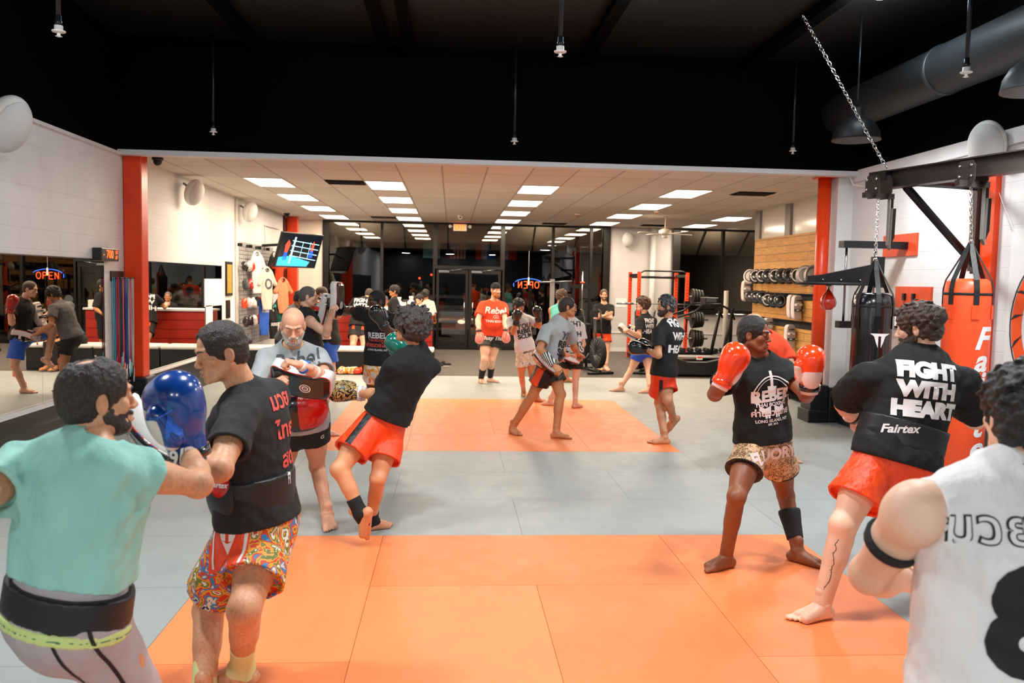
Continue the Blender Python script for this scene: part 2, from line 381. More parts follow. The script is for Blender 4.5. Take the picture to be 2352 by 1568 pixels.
def head_sdf(F, c, A, s, nk, S):
    p = lambda x, y, z: c+s*(x*A[0]+y*A[1]+z*A[2])
    k = .014*s; fat = S.get('fat', 0)
    F.ell(p(0, -.012, .035), (.0755*s, .098*s, .084*s), A, k)
    F.ell(p(0, .02, -.03), ((.062+fat)*s, .066*s, .078*s), A, .02*s)
    F.ell(p(0, .052, -.085), ((.036+fat)*s, .034*s, .032*s), A, .025*s)
    F.ell(p(0, .078, -.102), (.019*s, .015*s, .016*s), A, .014*s)
    for q in (-1, 1):
        F.cone(p(q*.056, -.008, -.05), p(q*.03, .055, -.092), .02*s, .017*s, .02*s)
        F.ell(p(q*.043, .058, -.022), (.022*s, .018*s, .02*s), A, .02*s)
        F.ell(p(q*.032, .1, .006), (.018*s, .013*s, .012*s), A, .012*s, 's')
        F.ell(p(q*.0315, .0735, .005), (.0155*s, .0142*s, .0135*s), A, .003*s)
        F.cone(p(q*.012, .088, .026), p(q*.046, .072, .028), .0095*s, .008*s, .012*s)
        F.ell(p(q*.077, -.012, -.008), (.011*s, .02*s, .034*s), frame(A[1]*1+A[0]*q*-.35, A[2]), .006*s)
        F.ell(p(q*.088, -.006, -.004), (.008*s, .011*s, .02*s), A, .005*s, 's')
        F.ell(p(q*.012, .096, -.037), (.0075*s, .010*s, .0075*s), A, .007*s)
    F.cone(p(0, .082, .02), p(0, .104, -.028), .0075*s, .0095*s, .012*s)
    F.ell(p(0, .105, -.032), (.0105*s, .0115*s, .0095*s), A, .008*s)
    F.ell(p(0, .08, -.068), (.027*s, .014*s, .018*s), A, .014*s)
    for z, r in ((-.0615, .0062), (-.0755, .007)):
        F.cone(p(-.02, .086, z-.001), p(0, .0945, z), r*.6*s, r*s, .006*s); F.cone(p(.02, .086, z-.001), p(0, .0945, z), r*.6*s, r*s, .006*s)
    op = S.get('mouth', 0)
    F.ell(p(0, .1, -.069), (.021*s, .012*s, (.0018+op)*s), A, .003*s, 's')
    # neck
    F.cone(nk, p(0, -.03, -.06), .062*s*S.get('neckw', 1), .056*s*S.get('neckw', 1), .03*s)

def hair_sdf(F, c, A, s, st, seed):
    p = lambda x, y, z: c+s*(x*A[0]+y*A[1]+z*A[2]); r = np.random.RandomState(seed)
    t = dict(buzz=.005, short=.010, medium=.017, thick=.02, curly=.035, afro=.05, bun=.022, fringe=.02, bald=.004, long=.02).get(st, .01)
    zc = dict(fringe=.015, medium=.004, curly=.02, afro=.03, long=.01).get(st, 0)
    F.ell(p(0, -.014, .037), ((.0765+t)*s, (.098+t)*s, (.085+t)*s), A, .01)
    F.ell(p(0, -.04, -.01), ((.07+t*.9)*s, (.068+t)*s, (.078+t*.6)*s), A, .02)
    if st == 'afro' or st == 'curly':
        n = 260 if st == 'afro' else 170
        for i in range(n):
            d = nrm(r.normal(size=3)); 
            if d[2] < -.45 or (d[1] > .35 and d[2] < .35): continue
            R = V(.0765+t, .098+t, .085+t)*(r.uniform(.86, 1.16))
            q = p(d[0]*R[0], -.014+d[1]*R[1], .037+d[2]*R[2]); F.ell(q, r.uniform(.008, .017)*s, None, .006)
    if st in ('medium', 'thick', 'fringe', 'bun', 'long'):
        for i in range(90):
            d = nrm(r.normal(size=3))
            if d[2] < -.2 or (d[1] > .3 and d[2] < .35): continue
            R = V(.0765+t, .098+t, .085+t)*r.uniform(.92, 1.05); a = p(d[0]*R[0], -.014+d[1]*R[1], .037+d[2]*R[2])
            tn = nrm(np.cross(d, r.normal(size=3))); tn = tn[0]*A[0]+tn[1]*A[1]+tn[2]*A[2]
            F.cone(a, a+tn*.03*s, .007*s, .004*s, .008)
    # keep the face free
    if st == 'fringe': F.ell(p(0, .12, -.055), (.066*s, .085*s, .078*s), A, .01, 's')
    elif st != 'bald':
        F.ell(p(0, .125, (.010 if st in ('short', 'buzz', 'thick') else -.004)-zc*.3), (.071*s, .080*s, (.096 if st in ('short', 'buzz', 'thick') else .090)*s), A, .008, 's')
    F.ell(p(0, .075, -.075), (.12*s, .078*s, .075*s), A, .01, 's')
    for q in (-1, 1): F.ell(p(q*.09, -.006, -.015), (.03*s, .02*s, .037*s), A, .006, 's')
    if st == 'bald':
        F.plane(p(0, -.02, -.0), A[2]+A[1]*.9)
    if st == 'long': F.cone(p(0, -.08, 0), p(0, -.10, -.17), .06*s, .035*s, .04)
    if st not in ('long', 'curly', 'afro'): F.plane(p(0, -.05, -.062), -A[2]+A[1]*.25)
    if st in ('curly', 'afro'): F.plane(p(0, -.05, -.10), -A[2]+A[1]*.2)
    amp = dict(buzz=.0008, short=.0016, medium=.003, thick=.004, curly=.004, afro=.004, bun=.004, fringe=.003, long=.002).get(st, .0006)
    F.noise(amp*s, 160, seed, 6)
    if st == 'bun':
        for i in range(60):
            d = nrm(r.normal(size=3)); F.ell(p(0, -.1, .055)+d*.042*s, .014*s, None, .01)
        F.ell(p(0, -.1, .055), .045*s, None, .01)

def hand_sdf(F, W, d, pn, th, s, curl=1.0, spread=0.0, thumb=.6):
    F.ell(W+d*.052*s, (.040*s, .017*s, .052*s), np.array([th, pn, d]), .012)
    F.cone(W-d*.07*s, W+d*.02*s, .027*s, .024*s, .02)
    for i in range(4):
        b = W+d*(.092-.004*abs(i-1.3))*s+th*(.031-.0205*i)*s; L = (.042, .047, .043, .034)[i]*s; a = curl*.9; dd = nrm(d+th*spread*(1.5-i)*.15)
        F.ell(b, .0115*s, None, .008)
        for j, f in enumerate((1, .66, .55)):
            q = dd*math.cos(a)+pn*math.sin(a); e = b+q*L*f; F.cone(b, e, (.0100-.0007*j)*s, (.0093-.0009*j)*s, .003); b = e; a += curl*1.05
    b = W+d*.028*s+th*.034*s
    q = nrm(d*.55+th*(.8-thumb*.5)+pn*.5*thumb); e = b+q*.042*s; F.cone(b, e, .0145*s, .0115*s, .01)
    q = nrm(d*.8+th*(.3-thumb)+pn*.5*thumb); F.cone(e, e+q*.032*s, .0115*s, .0095*s, .004)

def foot_sdf(F, A, t, n, s):
    sd = np.cross(t, n); q = lambda x, y, z: A+s*(t*x+sd*y+n*z)
    F.cone(q(0, 0, .06), q(-.005, 0, -.02), .036*s, .037*s, .02)
    F.ell(q(-.037, 0, -.048), (.038*s, .032*s, .033*s), np.array([t, sd, n]), .02)
    for y, y2 in ((.012, .026), (-.012, -.03)):
        F.cone(q(.0, y*.6, -.02), q(.125, y2, -.058), .034*s, .021*s, .025); F.cone(q(-.03, y, -.052), q(.12, y2*1.1, -.06), .026*s, .019*s, .02)
    inner = F.inner
    for i in range(5):
        y = (.034-.0165*i)*inner; L = (.052, .05, .043, .036, .028)[i]; r = (.0145, .0105, .0098, .0092, .0088)[i]
        b = q(.128-.010*max(0, i-1), y, -.062); F.cone(b, q(.128-.010*max(0, i-1)+L, y*1.12, -.068), r*s, r*.9*s, .004)
    for sgn in (-1, 1): F.ell(q(-.005, sgn*.034, 0), .014*s, None, .015)

def glove_sdf(F, W, d, bk, th, s, cuff=True):
    """W wrist, d hand direction, bk back-of-hand normal, th thumb side"""
    A = np.array([th, bk, d]); q = lambda x, y, z: W+s*(th*x+bk*y+d*z)
    F.ell(q(0, .012, .12), (.072*s, .066*s, .085*s), A, .03)
    F.ell(q(0, .004, .155), (.070*s, .070*s, .055*s), A, .03)
    F.ell(q(0, -.035, .12), (.058*s, .038*s, .065*s), A, .03)
    F.cone(q(0, 0, .0), q(0, 0, .07), .05*s, .056*s, .03)
    F.cone(q(.058, -.012, .045), q(.066, -.03, .115), .027*s, .027*s, .012)

def text_mesh(body, size, bold=.0, shear=0, align='CENTER', space=1.0, line=1.0):
    cu = bpy.data.curves.new('t', 'FONT'); cu.body = body; cu.size = size; cu.align_x = align; cu.align_y = 'CENTER'
    cu.offset = bold*size; cu.shear = shear; cu.space_character = space; cu.space_line = line; cu.resolution_u = 4
    o = bpy.data.objects.new('t', cu); COL.objects.link(o)
    dg = bpy.context.evaluated_depsgraph_get(); dg.update(); me = bpy.data.meshes.new_from_object(o.evaluated_get(dg))
    bpy.data.objects.remove(o); bpy.data.curves.remove(cu)
    return me
def shape_mesh(polys):
    """polys: list of 2-D outlines (each simple) -> flat mesh"""
    bm = bmesh.new()
    for pl in polys:
        vs = [bm.verts.new((x, y, 0)) for x, y in pl]; bm.faces.new(vs)
    bmesh.ops.triangulate(bm, faces=bm.faces); me = bpy.data.meshes.new('s'); bm.to_mesh(me); bm.free(); return me
def ring_poly(cx, cy, r0, r1, n=40, ry=1.0, a0=0, a1=2*PI):
    out = []
    for i in range(n):
        a, b = a0+(a1-a0)*i/n, a0+(a1-a0)*(i+1)/n
        out.append([(cx+r*math.cos(t), cy+r*ry*math.sin(t)) for r, t in ((r0, a), (r1, a), (r1, b), (r0, b))])
    return out
def project(name, flat, bvh, O, ax, ay, n, mat, parent, lift=.004, sub=.018, dist=.35, warp=None, **kw):
    bm = bmesh.new(); bm.from_mesh(flat); bmesh.ops.triangulate(bm, faces=bm.faces)
    for _ in range(6):
        es = [e for e in bm.edges if e.calc_length() > sub]
        if not es: break
        bmesh.ops.subdivide_edges(bm, edges=es, cuts=1); bmesh.ops.triangulate(bm, faces=[f for f in bm.faces if len(f.verts) > 3])
    bad = []; nn = Vector(n)
    for v in bm.verts:
        x, y = v.co.x, v.co.y
        if warp: x, y = warp(x, y)
        q = Vector(O+ax*x+ay*y+n*dist); h = bvh.ray_cast(q, -nn, dist*2.2)
        if h[0] is None: bad.append(v)
        else: v.co = h[0]+nn*lift
    if bad: bmesh.ops.delete(bm, geom=bad, context='VERTS')
    me = bpy.data.meshes.new(name); bm.to_mesh(me); bm.free()
    if len(me.vertices) == 0: return None
    return tag(link(name, me, mat, parent), **kw)
def flat_on(name, flat, O, ax, ay, mat, parent, lift=.002, thick=0, **kw):
    """flat lettering laid on a flat surface"""
    n = nrm(np.cross(ax, ay)); me = flat
    M = Matrix([[ax[i], ay[i], n[i], O[i]+n[i]*lift] for i in range(3)]+[[0, 0, 0, 1]]); me.transform(M)
    return tag(link(name, me, mat, parent), **kw)

def bbox(pts, m): P = np.array(pts); return P.min(0)-m, P.max(0)+m
LOG = []
def person(S):
    t0 = time.time()
    s = S.get('s', 1.0); g = S.get('g', 1.0); h = S.get('h', .008); hh = S.get('hh', .005)
    J = {}
    J['P'] = P = at(*S['pel'])
    Y0 = P[1]
    J['N'] = N = solve(P, S['neck'][0], S['neck'][1], .50*s*S.get('tl', 1), S['neck'][2]) if len(S['neck']) == 3 else at(*S['neck'][:2], S['neck'][3]+Y0)
    up = nrm(N-P)
    pf, sf = dirv(S['pyaw']), dirv(S['syaw'])
    def basis(f): r = nrm(np.cross(f, up)); return np.array([r, np.cross(up, r), up])
    BP, BS = basis(pf), basis(sf)
    hw, sw = .088*s*S.get('hipw', 1), .175*s*S.get('shw', 1)
    for sd, q in (('L', -1), ('R', 1)):
        J['h'+sd] = P+BP[0]*q*hw-up*.03*s
        J['s'+sd] = N+BS[0]*q*sw-up*.035*s
        if 's'+sd in S: u, v = S['s'+sd][:2]; J['s'+sd] = at(u, v, J['s'+sd][1]+(S['s'+sd][2] if len(S['s'+sd]) > 2 else 0))
        if 'a'+sd in S:
            a = S['a'+sd]
            A = atz(a[0], a[1], .08*s) if len(a) == 2 else at(a[0], a[1], Y0+a[2])
            J['a'+sd] = A
            kk = S['k'+sd]; K = mid(J['h'+sd], A, kk[0], kk[1], .43*s, .42*s, pf) if len(kk) == 2 else at(kk[0], kk[1], Y0+kk[2]); J['k'+sd] = K
        e = S['e'+sd]; J['e'+sd] = solve(J['s'+sd], e[0], e[1], .29*s, e[2])
        w = S['w'+sd]; J['w'+sd] = solve(J['e'+sd], w[0], w[1], .255*s, w[2])
        if 'd'+sd in S: d = S['d'+sd]; J['d'+sd] = nrm(at(d[0], d[1], J['w'+sd][1]+d[2])-J['w'+sd])
        else: J['d'+sd] = nrm(J['w'+sd]-J['e'+sd])
    HS = S['head']; hA = frame(dirv(HS['yaw'], HS.get('pitch', 0)), up=(0, 0, 1), roll=HS.get('roll', 0))
    hs = (s*HS.get('hs', 1.0)*.5+.5*HS.get('hs', 1.0))*.94
    H = at(HS['c'][0], HS['c'][1], N[1]+HS['c'][2]); J['H'] = H
    if S.get('log'):
        LOG.append((S['id'], {k: (round(float(np.linalg.norm(J[a]-J[b])), 2)) for k, a, b in [(x+sd, y+sd, z+sd) for sd in 'LR' for x, y, z in (('th', 'h', 'k'), ('sh', 'k', 'a'), ('ua', 's', 'e'), ('fa', 'e', 'w'))] if a in J and b in J}, 'NH', round(float(np.linalg.norm(H-N)), 2), 'PN', round(float(np.linalg.norm(P-N)), 2), 'P', [round(float(c), 2) for c in P], 'H', [round(float(c), 2) for c in H]))
    base = V(P[0], P[1], 0)
    root = empty('person', base, S['label'], 'person', S.get('group'))
    skin = S['skin']; C = lerp(P, N, .7)
    BC = BS*.8+BP*.2; BC = np.array([nrm(BC[0]), nrm(BC[1]), up])
    BW = BS*.4+BP*.6; BW = np.array([nrm(BW[0]), nrm(BW[1]), up])
    # ---- body
    legs = [sd for sd in 'LR' if 'a'+sd in J]
    pts = [J[k] for k in J if k[0] not in 'dH']+[H]+[J['w'+x]+J['d'+x]*.05 for x in 'LR']
    lo, hi = bbox(pts, .16*s*g+.03); F = Field(lo, hi, h)
    def torso(F, inf=0., k=.05):
        F.ell(P+up*.03*s, (.155*s*g+inf, .11*s*g+inf, .12*s), BP, k)
        F.ell(lerp(P, N, .38), (.135*s*g+inf, .10*s*g+inf, .16*s), BW, k)
        if S.get('belly'): F.ell(lerp(P, N, .33)+BP[1]*.05*s, (.13*s*g+inf, .09*s*g+S['belly']+inf, .14*s), BW, k)
        F.ell(C, (.162*s*g+inf, .115*s*g+inf, .17*s+inf*.3), BC, k)
        for q in (-1, 1): F.ell(C+BC[0]*q*.075*s*g+BC[1]*.055*s+up*.03*s, (.075*s*g, .06*s+inf, .07*s), BC, .04)
        F.cone(lerp(J['sL'], J['sR'], .12)-up*.01, lerp(J['sR'], J['sL'], .12)-up*.01, .055*s*g**.5+inf, None, k)
        for sd in 'LR': F.cone(lerp(N, H, .25), lerp(J['s'+sd], N, .15), .045*s+inf*.5, .045*s+inf*.5, .04)
    torso(F)
    ag = S.get('ag', 1.0)*g**.5; lg = S.get('lg', 1.0)*g**.5*1.09; hg = .086*s*g**.5
    def leg(F, sd):
        a, b, c = J['h'+sd], J['k'+sd], J['a'+sd]; bk = nrm(np.cross(nrm(b-a), nrm(c-b))) if np.linalg.norm(np.cross(nrm(b-a), nrm(c-b))) > .15 else None
        bend = nrm(a+c-2*b) if np.linalg.norm(a+c-2*b) > .05 else -pf
        bend = nrm(bend-pf*.3)
        F.cone(a-up*.0, b, hg, .048*s*lg, .04); F.ell(lerp(a, b, .42)-bend*.016*s, (.068*s*lg, .068*s*lg, .17*s), framez(b-a, bend), .05)
        F.cone(lerp(a, b, .55)+bend*.012*s, b+bend*.018*s, .05*s*lg, .04*s*lg, .03)
        F.cone(b, c, .046*s*lg, .033*s*lg, .03); F.ell(b-bend*.012*s, .036*s*lg, None, .03)
        F.cone(lerp(b, c, .17)+bend*.022*s, lerp(b, c, .42)+bend*.018*s, .043*s*lg, .040*s*lg, .03); F.cone(lerp(b, c, .4)+bend*.012*s, c+bend*.012*s, .034*s*lg, .026*s, .03)
        F.cone(lerp(b, c, .85), c, .033*s, .035*s, .02)
    def arm(F, sd):
        a, b, c = J['s'+sd], J['e'+sd], J['w'+sd]
        F.ell(lerp(a, b, .1), (.056*s*ag), None, .04); F.cone(a, b, .05*s*ag, .037*s*ag, .03); o = nrm(a+c-2*b) if np.linalg.norm(a+c-2*b) > .05 else pf
        F.ell(lerp(a, b, .5)+o*.012*s, (.043*s*ag, .043*s*ag, .09*s), framez(b-a, o), .03); F.ell(b, .037*s*ag, None, .02)
        F.cone(b, lerp(b, c, .35), .039*s*ag, .043*s*ag, .02); F.cone(lerp(b, c, .3), c, .042*s*ag, .026*s*ag, .02)
    for sd in legs: leg(F, sd)
    for sd in 'LR': arm(F, sd)
    if legs: F.ell(lerp(J['hL'], J['hR'], .5)-pf*.05*s, (.13*s*g, .075*s*g, .09*s), BP, .05)
    feet = [sd for sd in legs if S.get('f'+sd) is not None]
    for sd in legs:   # the ankle end is modelled finer with the foot
        pass
    parts = [F.extract()]
    lo, hi = bbox([H], .15*hs); lo = np.minimum(lo, N-.075); hi = np.maximum(hi, N+.075); G = Field(lo, hi, hh); head_sdf(G, H, hA, hs, N-up*.02, HS); parts.append(G.extract())
    for sd in feet:
        ft = S['f'+sd]; t = dirv(ft[0], ft[1] if len(ft) > 1 else 0); A = J['a'+sd]
        if len(ft) > 1: n = nrm(J['k'+sd]-A); n = nrm(n-t*(n@t))
        else: n = V(0, 0, 1)
        lo, hi = bbox([A-n*.09*s, A+t*.19*s, A-t*.06*s, A+n*.08*s], .055); G = Field(lo, hi, min(h, .005)); G.inner = (1 if sd == 'L' else -1)
        foot_sdf(G, A, t, n, s); G.cone(lerp(A, J['k'+sd], .28), A, .036*s, .0345*s, .02)
        G.plane(A-n*.08*s, -n); parts.append(G.extract())
    bare = S.get('hands', {})
    for sd in bare:
        hd = bare[sd]; W, d = J['w'+sd], J['d'+sd]; pn = np.asarray(hd['palm'], float); pn = nrm(pn-d*(pn@d)); th = np.cross(d, pn)*(-1 if sd == 'L' else 1)
        lo, hi = bbox([W-d*.06*s, W+d*.12*s], .09*s); G = Field(lo, hi, min(h, .004)); hand_sdf(G, W, d, pn, th, s, hd.get('curl', .6), hd.get('spread', 0), hd.get('thumb', .5)); parts.append(G.extract())
    body = link('body', qmesh('body', parts), skin, root)
    # ---- eyes, brows, lips
    p = lambda x, y, z: H+hs*(x*hA[0]+y*hA[1]+z*hA[2])
    if not HS.get('hidden'):
        m = MB()
        for q in (-1, 1):
            gz = HS.get('gaze', (0, 0))
            for cx, cy, cz, rx, ry, rz, mi in ((q*.0315, .0795, .004, .0122, .0098, .0052, 0), (q*.0315+gz[0]*.004, .0846, .004+gz[1]*.001, .0052, .0058, .0049, 1)):
                c0 = p(cx, cy, cz); b0 = len(m.v); m.sphere((0, 0, 0), (rx*hs, ry*hs, rz*hs), mi, 12)
                m.v[b0:] = [tuple(c0+hA[0]*a[0]+hA[1]*a[1]+hA[2]*a[2]) for a in m.v[b0:]]
        if not HS.get('closed'): m.build('eyes', [M['eyewhite'], M['iris']], root)
        B = Field(*bbox([p(0, .07, .03)], .07*hs), .0025 if hh < .005 else .004)
        for q in (-1, 1):
            for a, b in (((.012, .094, .0215), (.026, .0925, .0275)), ((.026, .0925, .0275), (.046, .077, .025))):
                B.cone(p(q*a[0], a[1], a[2]), p(q*b[0], b[1], b[2]), .0040*hs, .0032*hs, .003)
            if HS.get('closed'): B.cone(p(q*.019, .0865, -.001), p(q*.044, .081, -.001), .0017*hs, .0017*hs, .002)
        link('eyebrows', qmesh('eyebrows', [B.extract()]), S['hairm'] if not HS.get('brow') else HS['brow'], root)
        B = Field(*bbox([p(0, .09, -.068)], .045*hs), .0022 if hh < .005 else .004)
        for z, r in ((-.0620, .0052), (-.0755, .0062)):
            for q in (-1, 1): B.cone(p(q*.021, .0875, -.068-(-.068-z)*.5), p(q*.004, .0958, z), r*.35*hs, r*hs, .004)
        B.ell(p(0, .1, -.069), (.021*hs, .012*hs, (.0012+HS.get('mouth', 0))*hs), hA, .002, 's')
        Pq = B.extract()
        if len(Pq[0]): link('lips', qmesh('lips', [Pq]), S.get('lipm', M['lips']), root)
    # ---- hair
    if HS.get('hair'):
        G = Field(*bbox([H], (.17 if HS['hair'] != 'afro' else .2)*hs), hh); 
        if HS['hair'] in ('long', 'bun'): G = Field(*bbox([H, p(0, -.12, -.2)], .175*hs), hh)
        hair_sdf(G, H, hA, hs, HS['hair'], S.get('seed', 1)); 
        if HS.get('thin'): G.ell(p(*HS['thin'][:3]), HS['thin'][3]*hs, None, .012, 's'); G.noise(.0011, 330, 5, 8)
        link('hair', qmesh('hair', [G.extract(smooth=1 if HS['hair'] in ('buzz', 'short', 'bald') else 0)]), S['hairm'], root)
    if HS.get('beard'):
        b = HS['beard']; G = Field(*bbox([H], .15*hs), max(hh*.8, .003))
        G.ell(p(0, .02, -.03), (.0635*hs, .069*hs, .080*hs), hA, .01); G.ell(p(0, .055, -.09), ((.038+b)*hs, (.036+b)*hs, (.034+b*1.6)*hs), hA, .02)
        for q in (-1, 1): G.cone(p(q*.057, -.008, -.05), p(q*.032, .055, -.094), (.021+b*.4)*hs, (.0195+b)*hs, .015)
        G.cone(p(-.024, .087, -.053), p(.024, .087, -.053), .008*hs, None, .01)
        G.ell(p(0, .055, -.008), (.075*hs, .09*hs, .038*hs), hA, .01, 's'); G.ell(p(0, .101, -.068), (.019*hs, .018*hs, .009*hs), hA, .004, 's')
        G.plane(p(0, -.02, 0), -hA[1]-hA[2]*.1); G.noise(.0012, 220, 3, 5)
        link('beard', qmesh('beard', [G.extract()]), S.get('beardm', S['hairm']), root)
    # ---- shirt
    out = dict(J=J, root=root, BP=BP, BS=BS, up=up, s=s, g=g, body=body, hA=hA, H=H)
    T = S.get('shirt')
    if T:
        inf = T.get('loose', .018)*s; hem = P-up*T.get('hem', .07)*s
        pts = [hem, N, J['sL'], J['sR'], lerp(J['sL'], J['eL'], .8), lerp(J['sR'], J['eR'], .8)]
        G = Field(*bbox(pts, .19*s*g+inf), h); torso(G, inf, .05)
        G.cone(lerp(P, N, .75), hem-up*.05, .150*s*g+inf, .158*s*g+inf*1.3, .05, sq=(BW[1], .72*T.get('depth', 1)))
        if T.get('hem', .07) > -.06:
            for sd in 'LR': G.cone(J['h'+sd]+up*.12*s, lerp(J['h'+sd], hem, .4)-up*.06, hg*.96+inf, hg+.012+inf*1.1, .05)
            G.ell(lerp(J['hL'], J['hR'], .5)-pf*.045*s+up*.02*s, (.14*s*g+inf*1.5, .08*s*g+inf*1.6, .12*s), BP, .05)
        sl = T.get('sleeve', .62)
        if sl > 0:
            for sd in 'LR':
                sl = T.get('sleeve'+sd, T.get('sleeve', .62)); a, b = J['s'+sd], J['e'+sd]; q = lerp(a, b, sl); d = nrm(b-a)
                G.cone(a+d*.0, lerp(a, b, min(1, sl+.2)), .062*s*ag+inf*.4, (.058+.004)*s*ag+inf, .035, cuts=[(q, d)])
        fr = T.get('fold', .0035); G.noise(fr, 28, S.get('seed', 1), 6, ax=up, stretch=.45); G.noise(fr*.42, 75, S.get('seed', 1)+3, 6, ax=BC[0], stretch=.5)
        if T.get('waist'):  # a belt cinches the cloth
            pass
        G.plane(hem, -up)
        nk = lerp(N, H, .16); G.ell(lerp(N, H, .30)+BS[1]*.012, (.074*s, .070*s, .052*s), BC, .008, 's')
        G.ell(hem-up*.03, (.14*s*g, .10*s*g, .05*s), BW, .004, 's')
        for sd in 'LR':
            a, b = J['s'+sd], J['e'+sd]; d = nrm(b-a); sl = T.get('sleeve'+sd, T.get('sleeve', .62))
            if sl > 0: G.cone(lerp(a, b, sl)-d*.06, lerp(a, b, sl)+d*.08, .049*s*ag+inf*.6, None, .004, 's', cuts=[(lerp(a, b, sl)-d*.025, -d)])
            else: G.ell(a-up*.01*s+BC[0]*(-.045 if sd == 'L' else .045)*s*T.get('arm', 1), (.078*s, .115*s, .125*s), BC, .006, 's')
        me = qmesh('tshirt', [G.extract(smooth=1)]); nm = T.get('name', 'tshirt')
        o = link(nm, me, T['mat'], root); out['shirt'] = o
        wm = me.copy(); wm.transform(Matrix.Translation(root.location)); bm = bmesh.new(); bm.from_mesh(wm); bvh = BVHTree.FromBMesh(bm); bm.free(); out['shirtbvh'] = bvh
        for pr in T.get('prints', []):
            side = pr.get('side', 'back'); f = BC[1]*(-1 if side == 'back' else 1); ax = BC[0]*(1 if side == 'back' else -1)
            O = C+up*pr.get('y', 0)*s+ax*pr.get('x', 0)*s
            if pr.get('yaw'): a = math.radians(pr['yaw']); f, ax = f*math.cos(a)+ax*math.sin(a), ax*math.cos(a)-f*math.sin(a)
            fl = pr['mesh']() if callable(pr.get('mesh')) else text_mesh(pr['text'], pr['size']*s, pr.get('bold', .02), pr.get('shear', 0), space=pr.get('space', 1), line=pr.get('line', 1))
            sx = pr.get('sx', 1); w = (lambda x, y, sx=sx, r=pr.get('rot', 0): ((x*sx)*math.cos(r)-y*math.sin(r), (x*sx)*math.sin(r)+y*math.cos(r)))
            project('shirt_print', fl, bvh, O, ax, up, f, pr['mat'], o, warp=w)
    # ---- shorts
    T = S.get('shorts')
    if T:
        top = P+up*T.get('rise', .09)*s; fl = T.get('flare', .03)*s; ln = T.get('len', .5); inf = .012*s
        pts = [top, P, J['hL'], J['hR']]+[lerp(J['h'+sd], J['k'+sd], ln) for sd in legs]; G = Field(*bbox(pts, .19*s*g), min(h, .008))
        for X, c2 in ((G, None),):
            X.cone(top+up*.03, P-up*.03*s, .142*s*g+inf, .158*s*g+inf, .04, sq=(BP[1], .75)); X.ell(lerp(J['hL'], J['hR'], .5)-pf*.045*s, (.14*s*g+inf, .08*s*g+inf, .10*s), BP, .05)
            for sd in legs:
                a, b = J['h'+sd], J['k'+sd]; d = nrm(b-a); q = lerp(a, b, ln); X.cone(a, lerp(a, b, ln+.15), hg+.002+inf, (.085-.02*ln)*s*lg+inf+fl, .045, cuts=[(q, d)])
        G.noise(T.get('fold', .003), 34, S.get('seed', 1)+5, 6, ax=up, stretch=.3); G.noise(.0012, 90, S.get('seed', 1)+6, 5, ax=up, stretch=.4)
        for sd in legs:
            a, b = J['h'+sd], J['k'+sd]; d = nrm(b-a); q = lerp(a, b, ln); rq = lerp(hg+.002+inf, (.085-.02*ln)*s*lg+inf+fl, ln/(ln+.15))-.017; G.cone(q-d*.06, q+d*.15, rq, None, .003, 's', cuts=[(q-d*.03, -d)])
        G.plane(top, up)
        me = qmesh('shorts', [G.extract(smooth=1)]); o = link('shorts', me, T['mat'], root); out['shorts'] = o
        wm = me.copy(); wm.transform(Matrix.Translation(root.location)); bm = bmesh.new(); bm.from_mesh(wm); out['shortsbvh'] = bvh = BVHTree.FromBMesh(bm); bm.free()
        if T.get('band'):
            G = Field(*bbox([top, P], .2*s*g), min(h, .006)); G.cone(top+up*.03, P-up*.03*s, .142*s*g+inf+.004, .158*s*g+inf+.004, .04, sq=(BP[1], .75))
            G.plane(top+up*.004, up); G.plane(top-up*.045*s, -up); link('waistband', qmesh('waistband', [G.extract()]), T['band'], root)
        for pr in T.get('prints', []):   # yaw around the hip axis, y up from pelvis
            a = math.radians(pr.get('yaw', 0)); f = BP[1]*math.cos(a)+BP[0]*math.sin(a); ax = -BP[0]*math.cos(a)+BP[1]*math.sin(a); uu = up
            if pr.get('leg'): lgv = nrm(J['h'+pr['leg']]-J['k'+pr['leg']]); f = nrm(f-lgv*(f@lgv)); uu = lgv; ax = np.cross(uu, f); O = lerp(J['h'+pr['leg']], J['k'+pr['leg']], pr.get('t', .3))
            else: O = P+up*pr.get('y', -.08)*s
            O = O+ax*pr.get('x', 0)*s
            flm = pr['mesh']() if callable(pr.get('mesh')) else text_mesh(pr['text'], pr['size']*s, pr.get('bold', .02), pr.get('shear', 0))
            project('shorts_print', flm, bvh, O, ax, uu, f, pr['mat'], o, lift=.003, dist=.3)
    # ---- gloves
    for sd, gl in S.get('gloves', {}).items():
        W, d = J['w'+sd], J['d'+sd]; bk = np.asarray(gl.get('back', (0, 0, 1)), float); bk = nrm(bk-d*(bk@d)); th = np.cross(d, -bk)*(-1 if sd == 'L' else 1)
        gs = s*gl.get('sc', 1.0); G = Field(*bbox([W, W+d*.2*gs], .10*gs), max(.004, hh)); glove_sdf(G, W, d, bk, th, gs)
        if gl.get('two'): pass
        me = qmesh('boxing_glove', [G.extract()]); o = link('boxing_glove', me, gl['mat'], root); out['glove'+sd] = o
        wm = me.copy(); wm.transform(Matrix.Translation(root.location)); bm = bmesh.new(); bm.from_mesh(wm); bvh = BVHTree.FromBMesh(bm); bm.free(); out['gbvh'+sd] = bvh; out['gax'+sd] = (W, d, bk, th, gs)
        m = MB(); m.lathe([(.040, -.055), (.049, -.058), (.052, -.05), (.052, .012), (.047, .018), (.04, .018)], W, d, 20)
        m.v = [tuple(W+(np.array(q)-W)*1.0) for q in m.v]; c = m.build('glove_cuff', gl['cuff'], o)
        m = MB(); m.lathe([(.0535*gs, -.035), (.0555*gs, -.035), (.0555*gs, .0), (.0535*gs, .0)], W, d, 20); m.build('wrist_strap', gl.get('strap', gl['cuff']), o)
